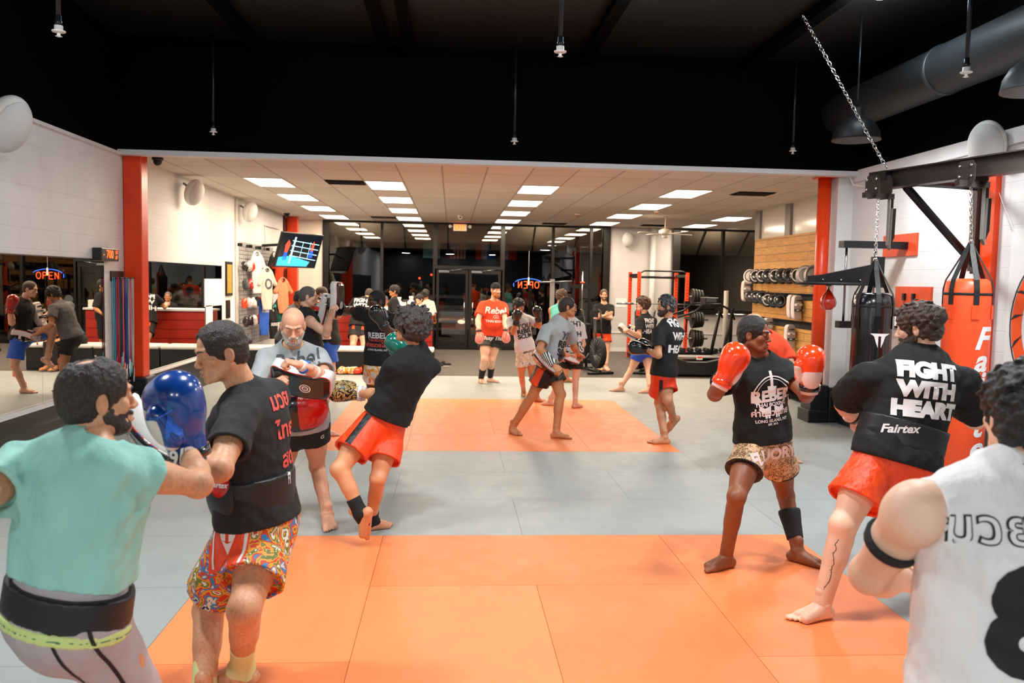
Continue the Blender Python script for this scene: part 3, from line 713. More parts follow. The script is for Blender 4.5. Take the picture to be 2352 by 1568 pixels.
        if gl.get('palm'):
            G = Field(*bbox([W, W+d*.2*gs], .10*gs), max(.004, hh)); G.ell(W+d*gl.get('pz', .06)*gs-bk*.036*gs, (.052*gs*gl.get('pw', 1), .035*gs*gl.get('pw', 1), .085*gs), np.array([th, bk, d]), .01); G.cone(W+gs*(th*.058-bk*.014+d*.04), W+gs*(th*.069-bk*.033+d*.105), .024*gs, .024*gs, .01); link('glove_palm', qmesh('glove_palm', [G.extract()]), gl['palm'], o)
    out['t'] = time.time()-t0
    return out
# ------------------------------------------------------------------ gear worn or held
def px(p):
    d = np.asarray(p, float)-CAMP; k = d@CF; return (1176+FPX*(d@CR)/k, 784-FPX*(d@CU)/k)
def wrap(o, a, b, t0, t1, r0, r1, mat, name, parent=None, th=.004):
    p, q = lerp(a, b, t0), lerp(a, b, t1); L = float(np.linalg.norm(q-p)); m = MB()
    m.lathe([(r0-th, 0), (r0+th, -.001), (r0+th*1.3, L*.08), (lerp(r0, r1, .5)+th*.8, L*.5), (r1+th*1.3, L*.92), (r1+th, L+.001), (r1-th, L)], p, q-p, 22)
    return m.build(name, mat, parent or o['root'])
def torso_band(o, S, y0, y1, inf, mat, name, h=.007, shield=None):
    J, s, g, up = o['J'], o['s'], o['g'], o['up']; P, N = J['P'], J['N']; BW = np.array([nrm(o['BS'][0]*.4+o['BP'][0]*.6), nrm(o['BS'][1]*.4+o['BP'][1]*.6), up])
    inf0 = S['shirt'].get('loose', .018)*s; hem = P-up*S['shirt'].get('hem', .07)*s; i2 = inf0+inf
    G = Field(*bbox([P, N], .26*s*g), h); G.cone(lerp(P, N, .75), hem-up*.05, .150*s*g+i2, .158*s*g+inf0*1.3+inf, .05, sq=(BW[1], .76*S['shirt'].get('depth', 1)))
    G.ell(lerp(P, N, .38), (.135*s*g+i2, .108*s*g+i2, .16*s), BW, .05); G.plane(P+up*y1*s, up); G.plane(P+up*y0*s, -up)
    b = link(name, qmesh(name, [G.extract(1)]), mat, o['root'])
    wm = b.data.copy(); wm.transform(Matrix.Translation(o['root'].location)); bm = bmesh.new(); bm.from_mesh(wm); bvh = BVHTree.FromBMesh(bm); bm.free()
    return b, bvh, BW
def belly_shield(o, S, y0, y1, mats, w=.15, front=0):
    """padded belly shield in front of the belt"""
    J, s, g, up = o['J'], o['s'], o['g'], o['up']; P, N = J['P'], J['N']; BW = np.array([nrm(o['BS'][0]*.4+o['BP'][0]*.6), nrm(o['BS'][1]*.4+o['BP'][1]*.6), up])
    if front: a = math.radians(front); BW = np.array([BW[0]*math.cos(a)+BW[1]*math.sin(a), BW[1]*math.cos(a)-BW[0]*math.sin(a), up])
    c = P+up*(y0+y1)/2*s+BW[1]*.075*s*g; G = Field(*bbox([c], .26*s), .006)
    G.ell(c, (w*s*g, .10*s*g, (y1-y0)*.62*s), BW, .02); G.plane(P+up*y1*s, up); G.plane(P+up*y0*s, -up); G.plane(c+BW[1]*.01, -BW[1])
    sh = link('belly_shield', qmesh('belly_shield', [G.extract(1)]), mats[0], o['root'])
    G2 = Field(*bbox([c], .26*s), .006); G2.ell(c, (w*s*g+.003, .10*s*g+.003, (y1-y0)*.62*s), BW, .02); G2.plane(P+up*(y1-.02)*s, up); G2.plane(P+up*(y0+.02)*s, -up); G2.plane(c+BW[1]*.02, -BW[1]); G2.plane(c+BW[0]*.02, BW[0])
    link('shield_panel', qmesh('shield_panel', [G2.extract(1)]), mats[1], sh)
    wm = sh.data.copy(); wm.transform(Matrix.Translation(o['root'].location)); bm = bmesh.new(); bm.from_mesh(wm); bvh = BVHTree.FromBMesh(bm); bm.free()
    return sh, bvh, BW, c
def fairtex_badge(parent, bvh, O, ax, ay, n, r, sh=.3):
    project('round_badge', shape_mesh(ring_poly(0, 0, 0.0005, r, 28)), bvh, O, ax, ay, n, M['pad_red'], parent, lift=.004)
    project('badge_lettering', text_mesh('Fairtex', r*.62, .02, sh), bvh, O, ax, ay, n, M['print_white'], parent, lift=.0065)
def thai_pad(c, u, n, label, L=.40, W=.20, T=.085, curve=.30, face='pad_black', side='pad_white', straps=True, ring=True, group=None, trim='pad_red', sleeve=None, motif=True, cat='strike pad'):
    c = np.asarray(c, float); u = nrm(u); n = nrm(np.asarray(n, float)-u*(np.asarray(n, float)@u)); w = np.cross(n, u)
    root = empty('thai_pad', c, label, cat, group)
    def P(a, b, t): return c+u*a+w*b+n*(t-curve*a*a*3)
    def outline(sc, N=10):
        hx, hy, r = L/2*sc, W/2*sc, .055*sc; out = []
        for q, (sx, sy) in enumerate(((1,1),(-1,1),(-1,-1),(1,-1))):
            for j in range(N+1):
                t = PI/2*q+PI/2*j/N; out.append((sx*(hx-r)+r*math.cos(t), sy*(hy-r)+r*math.sin(t)))
        # subdivide the long sides
        res = []
        for i in range(len(out)):
            a, b = out[i], out[(i+1) % len(out)]; d = math.dist(a, b); k = max(1, int(d/.03))
            for j in range(k): res.append((a[0]+(b[0]-a[0])*j/k, a[1]+(b[1]-a[1])*j/k))
        return res
    def shell(ts, name, mat, parent, cap=True):
        m = MB(); m.loft([[P(a, b, t) for a, b in outline(sc)] for sc, t in ts], 0, True, False); nn = len(outline(1))
        for end, (sc, t) in ((0, ts[0]), (1, ts[-1])):
            ol = [P(a, b, t) for a, b in outline(sc)]; o2 = [P(a*.5, b*.5, t) for a, b in outline(sc)]; o3 = [P(a*.02, b*.02, t) for a, b in outline(sc)]
            m.loft([ol, o2, o3], 0, True, False)
        return m.build(name, mat, parent)
    shell([(.93, -T/2), (1, -T/2+.012), (1.0, T/2-.016), (.96, T/2-.006)], 'pad_body', M[side], root)
    f = shell([(.955, T/2-.008), (.93, T/2), (.80, T/2+.006)], 'strike_face', M[face], root)
    m = MB(); m.tube([P(a, b, T/2-.007) for a, b in outline(.965)]+[P(*outline(.965)[0], T/2-.007)], .0035, 0, 6, False); m.build('piping', M[trim], root)
    if ring:
        for r0, r1, mt in ((.030, .040, 'print_white'), (.012, .024, 'print_white'), (0.0005, .006, 'print_white')):
            m = MB(); polys = ring_poly(-L*.12, 0, r0, r1, 28)
            for pl in polys: m.add([P(a, b, T/2+.0085) for a, b in pl], [(0, 1, 2, 3)])
            m.build('ring_mark', M[mt], f)
        if motif:
            tm = text_mesh('Fairtex', .05, .01, .3)
            for v in tm.vertices: a, b = v.co.x, v.co.y; q = P(L*.24+b, a, T/2+.0085); v.co = Vector(q)
            link('face_lettering', tm, M['print_white'], f)
    if straps:
        for k, a in enumerate((-.05, .045)):
            m = MB(); ring_ = []
            for j in range(13):
                t = PI*j/12; ring_.append(P(a, -W*.40*math.cos(t), -T/2-.002-.085*math.sin(t)))
            m.tube(ring_, 0, 0, flat=(.019, .003, u) if False else (.003, .019, u)); s_ = m.build('strap', M['pad_white' if k else 'pad_black'], root)
            m = MB(); 
            for j in (3, 9):
                t = PI*j/12; m.boxc(P(a, -W*.40*math.cos(t), -T/2-.004-.085*math.sin(t)), (.036, .03, .012), 0, None)
            m.build('strap_tab', M['print_white' if not k else 'pad_black'], s_)
        m = MB(); m.tube([P(.115, -.035, -T/2+.0), P(.12, -.035, -T/2-.05), P(.12, .035, -T/2-.05), P(.115, .035, -T/2)], .011, 0, 8); m.build('grip', M['pad_black'], root)
    return root
def glove_strap_text(o, sd, txt, size, mat, off=.0):
    W, d, bk, th, gs = o['gax'+sd]
def ankle_support(o, sd, S, mat, top=.17, name='ankle_support'):
    """elastic sleeve round shin, ankle and instep"""
    J = o['J']; s = o['s']; A, K = J['a'+sd], J['k'+sd]; ft = S['f'+sd]; t = dirv(*ft); up = nrm(K-A)
    n = V(0, 0, 1) if len(ft) == 1 else nrm(up-t*(up@t)); q = lambda x, y, z: A+s*(t*x+np.cross(t, n)*y+n*z)
    G = Field(*bbox([A, A+up*top*s, A+t*.08*s], .07), .005)
    G.cone(A+up*top*s, A, .051*s, .047*s, .01); G.cone(q(0, 0, .0), q(.055, 0, -.045), .049*s, .043*s, .03); G.ell(q(-.02, 0, -.045), (.049*s, .042*s, .041*s), np.array([t, np.cross(t, n), n]), .02)
    G.plane(A+up*top*s, up); G.plane(q(.062, 0, 0), t); G.plane(A-n*.077*s, -n); G.ell(q(-.055, 0, -.045), (.034*s, .035*s, .03*s), np.array([t, np.cross(t, n), n]), .004, 's')
    return link(name, qmesh(name, [G.extract(1)]), mat, o['root'])
def hand_wraps(o, sd, mat, t0=.72, t1=1.0, name='wrist_wrap', r=.031):
    J = o['J']; return wrap(o, J['e'+sd], J['w'+sd], t0, t1, r*o['s']*1.15, r*o['s'], mat, name)
# ------------------------------------------------------------------ the room
LX, RX, BY, CZ, FY, HZ = -4.13, 5.35, 22.3, 3.33, 10.83, 4.75
def block_wall(name, col, axis, bw=.41, bh=.205, rough=.55, st=.35):
    t = NT(name); c = t.new('ShaderNodeTexCoord'); sp = t.new('ShaderNodeSeparateXYZ'); t.l(c.outputs['Object'], sp.inputs[0]); cb = t.new('ShaderNodeCombineXYZ')
    t.l(sp.outputs[axis], cb.inputs[0]); t.l(sp.outputs[2], cb.inputs[1]); b = t.new('ShaderNodeTexBrick'); t.l(cb.outputs[0], b.inputs['Vector'])
    b.inputs['Scale'].default_value = 1; b.inputs['Brick Width'].default_value = bw; b.inputs['Row Height'].default_value = bh; b.inputs['Mortar Size'].default_value = .006; b.inputs['Mortar Smooth'].default_value = .6
    b.inputs['Color1'].default_value = (1, 1, 1, 1); b.inputs['Color2'].default_value = (1, 1, 1, 1); b.inputs['Mortar'].default_value = (0, 0, 0, 1)
    n = t.noise(3, 5); cc = hexc(col); lo = tuple(x*.93 for x in cc[:3])+(1,); base = t.ramp(n.outputs['Fac'], [(.3, lo), (.7, cc)])
    f = t.new('ShaderNodeMath', operation='MULTIPLY_ADD'); t.l(b.outputs['Fac'], f.inputs[0]); f.inputs[1].default_value = .10; f.inputs[2].default_value = 0
    t.l(t.mix(f.outputs[0], base, tuple(x*.6 for x in cc[:3])+(1,)), t.b.inputs['Base Color']); t.b.inputs['Roughness'].default_value = rough
    n2 = t.noise(45, 3); m = t.new('ShaderNodeMath', operation='MULTIPLY_ADD'); t.l(n2.outputs['Fac'], m.inputs[0]); m.inputs[1].default_value = .25
    inv = t.new('ShaderNodeMath', operation='SUBTRACT'); inv.inputs[0].default_value = 1; t.l(b.outputs['Fac'], inv.inputs[1]); t.l(inv.outputs[0], m.inputs[2]); t.bump(m.outputs[0], st, .006)
    M[name] = t.m
def seams(t, ox, oy, lx, ly, w, off=.5):
    """mask of running-bond mat seams"""
    c = t.new('ShaderNodeTexCoord'); mp = t.new('ShaderNodeMapping'); mp.inputs['Location'].default_value = (-ox, -oy, 0); t.l(c.outputs['Object'], mp.inputs[0]); b = t.new('ShaderNodeTexBrick'); t.l(mp.outputs[0], b.inputs['Vector'])
    b.offset = off; b.inputs['Scale'].default_value = 1; b.inputs['Brick Width'].default_value = lx; b.inputs['Row Height'].default_value = ly; b.inputs['Mortar Size'].default_value = w; b.inputs['Mortar Smooth'].default_value = .3
    b.inputs['Color1'].default_value = (.45, .45, .45, 1); b.inputs['Color2'].default_value = (.55, .55, .55, 1); b.inputs['Mortar'].default_value = (.5, .5, .5, 1); return b
def mat_floor(name, col, var=.05, seamcol=.55, off=.5, rot=False):
    t = NT(name); cc = hexc(col); n = t.noise(1.1, 4); lo = tuple(x*(1-var) for x in cc[:3])+(1,); hi = tuple(min(1, x*(1+var)) for x in cc[:3])+(1,)
    base = t.ramp(n.outputs['Fac'], [(.3, lo), (.7, hi)]); b = seams(t, -.461, 3.935, 2 if not rot else 1, 1 if not rot else 2, .0035, off)
    t.l(t.mix(b.outputs['Fac'], base, tuple(x*seamcol for x in cc[:3])+(1,)), t.b.inputs['Base Color'])
    w = t.new('ShaderNodeTexWave'); w.inputs['Scale'].default_value = 40; t.l(t.coord(), w.inputs['Vector']); n2 = t.noise(260, 2); m = t.new('ShaderNodeMath', operation='MULTIPLY_ADD'); t.l(n2.outputs['Fac'], m.inputs[0]); m.inputs[1].default_value = .6
    inv = t.new('ShaderNodeMath', operation='MULTIPLY_ADD'); t.l(b.outputs['Fac'], inv.inputs[0]); inv.inputs[1].default_value = -4; t.l(w.outputs['Fac'], inv.inputs[2]); t.l(inv.outputs[0], m.inputs[2]); t.bump(m.outputs[0], .12, .003)
    n3 = t.noise(6, 3); t.l(t.ramp(n3.outputs['Fac'], [(.3, (.42, .42, .42, 1)), (.7, (.55, .55, .55, 1))]), t.b.inputs['Roughness']); M[name] = t.m
def build_room():
    block_wall('wall_side', '#dfdedd', 1); block_wall('wall_back', '#c9c8c8', 0); block_wall('wall_back_white', '#e6ded2', 0, st=.05)
    block_wall('wall_side_far', '#dfd9cf', 1)
    mat_floor('mat_grey', '#9aa19f'); mat_floor('mat_orange', '#f28a50', .04, 1, rot=False); mat_floor('mat_orange2', '#ee8248', .04, 1); pm('mat_seam', '#b4501c', .8)
    t = NT('rubber_floor'); n = t.noise(220, 2); n2 = t.noise(14, 3); t.l(t.mix(.5, t.ramp(n.outputs['Fac'], [(.35, '#3a3532'), (.62, '#5c5550'), (.75, '#8d857e')]), t.ramp(n2.outputs['Fac'], [(.3, '#4a4440'), (.7, '#59524c')])), t.b.inputs['Base Color']); t.b.inputs['Roughness'].default_value = .75; M['rubber_floor'] = t.m
    pm('black_wall', '#010202', .7, spec=.04, bump=.15, bscale=18); pm('trim_white', '#dcdada', .5); pm('black_ceiling', '#05090b', .5, bump=.1, bscale=14); pm('pad_vinyl', '#17181a', .42, bump=.25, bscale=20); pm('frame_black', '#120f0d', .35, .2)
    pm('panel_gloss', '#e2ddd2', .12, bump=.02, bscale=3); pm('stud', '#8f8c88', .45, .4)
    # ceiling tiles
    t = NT('ceiling_tile'); c = t.new('ShaderNodeTexCoord'); mp = t.new('ShaderNodeMapping'); mp.inputs['Location'].default_value = (1.37, -13.15, 0); t.l(c.outputs['Object'], mp.inputs[0]); b = t.new('ShaderNodeTexBrick'); b.offset = 0; t.l(mp.outputs[0], b.inputs['Vector'])
    b.inputs['Scale'].default_value = 1; b.inputs['Brick Width'].default_value = .61; b.inputs['Row Height'].default_value = 1.22; b.inputs['Mortar Size'].default_value = .012; b.inputs['Mortar Smooth'].default_value = .0
    b.inputs['Color1'].default_value = hexc('#d8cfc3'); b.inputs['Color2'].default_value = hexc('#d0c5b8'); b.inputs['Mortar'].default_value = hexc('#a79b90'); t.l(b.outputs['Color'], t.b.inputs['Base Color']); t.b.inputs['Roughness'].default_value = .8
    n = t.noise(90, 3); t.bump(n.outputs['Fac'], .15, .004); M['ceiling_tile'] = t.m
    # glass: clear pane with a mirror-like coat
    t = NT('window_glass'); g = t.new('ShaderNodeBsdfGlossy'); g.inputs['Roughness'].default_value = .0; g.inputs['Color'].default_value = (1, .97, .93, 1); tr = t.new('ShaderNodeBsdfTransparent'); tr.inputs['Color'].default_value = (.8, .8, .8, 1)
    f = t.new('ShaderNodeFresnel'); f.inputs['IOR'].default_value = 1.5; a = t.new('ShaderNodeMath', operation='MULTIPLY_ADD'); t.l(f.outputs[0], a.inputs[0]); a.inputs[1].default_value = 1.3; a.inputs[2].default_value = .0
    mx = t.new('ShaderNodeMixShader'); t.l(a.outputs[0], mx.inputs[0]); t.l(tr.outputs[0], mx.inputs[1]); t.l(g.outputs[0], mx.inputs[2]); t.l(mx.outputs[0], t.out.inputs['Surface']); M['window_glass'] = t.m
    pm('mirror_glass', '#d6d6d2', .0, 1); pm('light_panel', '#ffffff', .5, emit='#ffe9cf', es=9); pm('lamp_glow', '#ffffff', .5, emit='#f4f8ff', es=18); pm('asphalt', '#15161a', .8, bump=.3)
    K = dict(kind='structure')
    # floors
    m = MB(); x0, x1, x2, x3 = LX-.2, -1.461, 2.539, RX+.2
    for lo, hi in (((x0, -5), (x1, 16)), ((x2, -5), (x3, 16)), ((x1, -5), (x2, 1.935)), ((x1, 5.935), (x2, 8.935)), ((x1, 12.935), (x2, 16.0))): m.box((*lo, -.04), (*hi, 0))
    m.build('floor', M['mat_grey'], **K)
    tiles = [(-1, 0, 0, 2), (-1, 0, 2, 4), (0, 2, 3, 4), (0, 1, 1, 3), (1, 2, 1, 3), (0, 2, 0, 1), (2, 3, 2, 4), (2, 3, 0, 2)]
    tiles2 = [(-1, 0, 0, 2), (-1, 0, 2, 4), (0, 2, 0, 1), (0, 1, 1, 3), (1, 2, 1, 3), (0, 2, 3, 4), (2, 3, 0, 2), (2, 3, 2, 4)]
    for y0, tl, lab in ((1.935, tiles, 'large orange mat area under the nearest sparring pairs'), (8.935, tiles2, 'orange mat area in the middle of the gym under the striding man')):
        r = empty('training_mat', (.539, y0+2, 0), lab, 'mat')
        for i, (a, b, c, d) in enumerate(tl): MB().box((-.461+a+.0015, y0+c+.0015, -.04), (-.461+b-.0015, y0+d-.0015, .0005)).build('mat_tile', M['mat_orange' if i % 2 else 'mat_orange2'], r)
        MB().box((-1.461, y0, -.039), (2.539, y0+4, -.004)).build('mat_base', M['mat_seam'], r)
    m = MB(); m.box((LX-.2, 16, -.04), (9.4, BY+.1, -.004)); m.box((RX+.2, 11.3, -.04), (9.4, 16, -.004)); m.build('floor_rubber', M['rubber_floor'], **K)
    MB().box((LX, 15.99, -.03), (RX+.7, 16.012, .001)).build('trim_1', M['trim_white'], **K)
    # left wall
    MB().box((LX-.2, -5, 0), (LX, BY+.2, CZ)).build('wall_left', M['wall_side'], **K)
    MB().box((LX-.2, -5, CZ), (LX, FY, HZ+.2)).build('wall_left_upper', M['black_wall'], **K)
    MB().box((LX, -5, CZ-.035), (LX+.03, FY, CZ+.0)).build('trim_2', M['trim_white'], **K)
    m = MB(); m.box((LX, -5, 0), (LX+.07, 15.6, .47)); m.box((LX+.07, -5, 0), (LX+.2, 10.8, .33)); m.box((LX+.07, -5, .33), (LX+.215, 10.8, .36)); m.build('baseboard_left', M['pad_vinyl'], **K)
    MB().box((LX, -5, .47), (LX+.085, 15.6, .49)).build('trim_3', M['trim_white'], **K)
    # mirrors
    def mir(y0, y1, z0, z1, n, label):
        r = empty('wall_mirror', (LX, (y0+y1)/2, z0), label, 'mirror')
        for i in range(n):
            a, b = y0+(y1-y0)*i/n, y0+(y1-y0)*(i+1)/n; MB().box((LX+.004, a+.002, z0), (LX+.010, b-.002, z1)).build('mirror_pane', M['mirror_glass'], r)
        MB().box((LX, y0-.01, z0-.012), (LX+.016, y1+.01, z0)).box((LX, y0-.01, z1), (LX+.016, y1+.01, z1+.012)).build('mirror_channel', M['chrome'], r)
    mir(1.0, 10.33, .5, 1.985, 6, 'long wall mirror left of the red square column'); mir(11.25, 15.46, .5, 1.995, 3, 'wall mirror beyond the red square column, by the paper sheets')
    # red columns
    MB().box((-4.125, 10.95, .52), (-3.9, 11.18, CZ-.005)).build('column_left', M['orange_paint'], bevel=.012, **K)
    MB().box((-4.2, 10.9, 0), (-3.84, 11.24, .52)).build('column_pad_left', M['pad_vinyl'], bevel=.02, **K)
    MB().box((-4.10, 21.4, 0), (-3.86, 21.64, CZ-.005)).build('column_far', M['orange_paint'], **K)
    MB().box((-4.129, 21.0, 0), (-4.11, 21.4, CZ-.01)).build('trim_6', M['frame_black'], **K)
    # fascia + front ceiling + beams
    MB().box((LX-.2, FY, CZ+.03), (RX+.8, FY+.15, HZ+.1)).build('wall_fascia', M['black_wall'], **K)
    MB().box((LX, FY-.03, CZ-.03), (RX+.8, FY+.15, CZ+.03)).build('trim_4', M['trim_white'], **K)
    MB().box((LX-.2, -5.2, HZ), (9.4, FY+.1, HZ+.15)).build('ceiling_front', M['black_ceiling'], **K)
    for i, x in enumerate((-2.45, -.85, -.55, 1.65, 3.75)): MB().box((x-.035, -5, HZ-.14), (x+.035, FY, HZ)).box((x-.07, -5, HZ-.15), (x+.07, FY, HZ-.135)).build('ceiling_beam_%d' % (i+1), M['black_wall'], **K)
    m = MB()
    for k in range(16): m.box((-3.55, FY-.03, 3.62+.04*k), (-2.45, FY-.005, 3.64+.04*k))
    m.build('wall_vent', M['black_wall'], label='black louvred grille high on the black fascia', cat='vent')
    # rear ceiling
    MB().box((LX-.2, FY, CZ), (9.4, BY+.2, CZ+.06)).build('ceiling', M['ceiling_tile'], **K)
    # right side
    MB().box((RX, -5, 0), (RX+.2, 11.3, CZ+.05)).build('wall_right', M['wall_side'], **K)
    MB().box((RX, -5, CZ+.05), (RX+.2, FY, HZ+.2)).build('wall_right_upper', M['black_wall'], **K)
    MB().box((RX-.04, -5, CZ-.1), (RX, 11.0, CZ+.05)).build('trim_5', M['trim_white'], **K)
    m = MB(); m.box((RX-.12, -5, 0), (RX, 10.95, .48)); m.box((5.13, 10.95, 0), (RX+.01, 11.3, .48)); m.build('baseboard_right', M['pad_vinyl'], bevel=.015, **K)
    MB().box((5.14, 11.0, .48), (RX, 11.3, CZ)).build('pillar_right', M['wallwhite_plain'], **K)
    MB().lathe([(.088, .48), (.088, CZ-.03)], (5.02, 11.15, 0), n=24).box((4.9, 11.02, CZ-.03), (5.14, 11.28, CZ-.015)).build('column_right', M['orange_paint'], **K)
    MB().box((4.88, 10.98, 0), (5.13, 11.3, .5)).box((4.84, 10.94, 0), (5.13, 11.3, .17)).build('column_pad_right', M['pad_vinyl'], bevel=.01, **K)
    MB().box((RX, 11.3, 0), (6.1, 11.45, CZ)).build('wall_return', M['wallwhite_plain'], **K)
    # partition: gloss panels and studs
    MB().box((6.12, 11.45, 0), (6.2, 16.6, CZ)).build('partition_wall', M['panel_gloss'], **K)
    for i, y in enumerate((11.9, 13.4, 14.85, 16.36)): MB().box((6.07, y, 2.75), (6.12, y+.24, CZ)).build('partition_stud_%d' % (i+1), M['stud'], **K)
    MB().box((9.2, 11.3, 0), (9.4, BY+.2, CZ)).build('wall_right_far', M['wall_side_far'], **K)
    MB().box((RX+.2, 11.1, 0), (9.4, 11.3, CZ)).build('wall_right_near', M['wall_side_far'], **K)
    # behind the camera
    MB().box((LX-.2, -5.2, 0), (RX+.2, -5, CZ)).build('wall_front', M['pad_vinyl'], **K); MB().box((LX-.2, -5.2, CZ), (RX+.2, -5, HZ+.2)).build('wall_front_upper', M['black_wall'], **K)
    # back wall
    def bw(n, x0, x1, z0, z1, mt): MB().box((x0, BY, z0), (x1, BY+.2, z1)).build(n, M[mt], **K)
    bw('wall_back_left', LX-.2, -3.36, 0, CZ, 'wall_back_white'); bw('wall_back_mid', 4.2, 5.98, 0, CZ, 'wall_back'); bw('wall_back_sill', 5.98, 9.4, 0, 1.06, 'wall_back')
    MB().lathe([(.07, 0), (.07, CZ)], (5.36, BY-.06, 0), n=16).build('trim_7', M['wallwhite_plain'], **K)
    MB().box((4.2, BY-.02, .5), (9.2, BY, .53)).box((4.2, BY-.012, 0), (9.2, BY, .1)).build('baseboard_back', M['wallwhite_plain'], **K)
    # storefront windows
    def win(n, x0, x1, z0, z1, mull=()):
        r = MB(); fw = .055
        r.box((x0, BY-.05, z0), (x0+fw, BY+.1, z1)).box((x1-fw, BY-.05, z0), (x1, BY+.1, z1)).box((x0+fw, BY-.05, z1-.05), (x1-fw, BY+.1, z1)).box((x0+fw, BY-.05, z0), (x1-fw, BY+.1, z0+.09))
        for x in mull: r.box((x-.035, BY-.05, z0+.09), (x+.035, BY+.1, z1-.05))
        o = r.build(n, M['frame_black'], **K)
        xs = [x0+fw]+[q for x in mull for q in (x-.035, x+.035)]+[x1-fw]
        for i in range(0, len(xs), 2): MB().box((xs[i], BY+.02, z0+.09), (xs[i+1], BY+.03, z1-.05)).build('pane', M['window_glass'], o)
        return o
    win('window_1', -3.36, -.44, .0, CZ, (-1.83,)); win('window_2', 1.34, 4.2, 0, CZ, (2.68, 3.7)); win('window_3', 5.98, 9.2, 1.06, CZ, (7.29, 8.6))
    win('window_4', -.44, 1.34, 2.12, CZ)
    MB().box((-3.36, BY-.055, .0), (-3.2, BY-.052, CZ)).build('trim_8', M['frame_black'], **K); MB().box((4.02, BY-.12, 0), (4.2, BY-.05, CZ)).build('trim_9', M['frame_black'], **K)
    MB().box((5.98, BY-.12, 1.04), (9.2, BY-.05, 1.10)).box((5.9, BY-.1, 1.04), (6.1, BY-.05, CZ)).build('trim_10', M['frame_black'], **K)
    for i, (x0, x1, hx) in enumerate(((-.40, .44, .34), (.46, 1.30, .56))):
        m = MB(); m.box((x0, BY-.04, .01), (x0+.07, BY+.03, 2.1)).box((x1-.07, BY-.04, .01), (x1, BY+.03, 2.1)).box((x0+.07, BY-.04, 2.0), (x1-.07, BY+.03, 2.1)).box((x0+.07, BY-.04, .01), (x1-.07, BY+.03, .2)).box((x0+.07, BY-.035, 1.0), (x1-.07, BY+.02, 1.04))
        o = m.build('door_%d' % (i+1), M['frame_black'], **K); MB().box((x0+.07, BY-.005, .2), (x1-.07, BY+.005, 2.0)).build('pane', M['window_glass'], o)
        MB().tube([(hx, BY-.04, .95), (hx, BY-.1, .95), (hx, BY-.1, 1.25), (hx, BY-.04, 1.25)], .012, 0, 8).build('door_handle', M['chrome'], o)
        MB().boxc((x0+.2, BY-.08, 2.06), (.28, .06, .06)).tube([(x0+.3, BY-.1, 2.08), (x0+.5, BY-.16, 2.1), (x0+.75, BY-.05, 2.13)], .01, 0, 6).build('door_closer', M['steel'], o)
        MB().lathe([(.03, 0), (.03, .015), (.02, .02)], ((hx), BY-.045, .8), (0, -1, 0), 14).build('lock', M['chrome'], o)
    # outdoors
    MB().box((-30, BY+.2, -.12), (40, 70, -.08)).build('ground_outside', M['asphalt'], **K)
    pm('dusk_grey', '#1c1c20', .9)
    MB().box((-30, 60, -.1), (40, 60.5, 6)).build('exterior_building', M['dusk_grey'], **K)
    pm('awning', '#b5a48e', .8, var=.1, nscale=2)
    m = MB(); m.add([(-6, BY+.3, 4.1), (12, BY+.3, 4.1), (12, BY+2.2, 2.72), (-6, BY+2.2, 2.72), (-6, BY+.3, 4.14), (12, BY+.3, 4.14), (12, BY+2.24, 2.76), (-6, BY+2.24, 2.76)], [(0, 1, 2, 3), (7, 6, 5, 4), (3, 2, 6, 7), (0, 4, 5, 1)]); m.build('exterior_awning', M['awning'], **K)
    m = MB()
    for k in range(14): x = -5+1.22*k; m.tube([(x, BY+.3, 4.05), (x, BY+2.15, 2.69), (x, BY+.3, 2.69)], .02, 0, 6)
    m.tube([(-6, BY+2.15, 2.68), (12, BY+2.15, 2.68)], .025, 0, 6); m.build('exterior_awning_frame', M['frame_black'], **K)
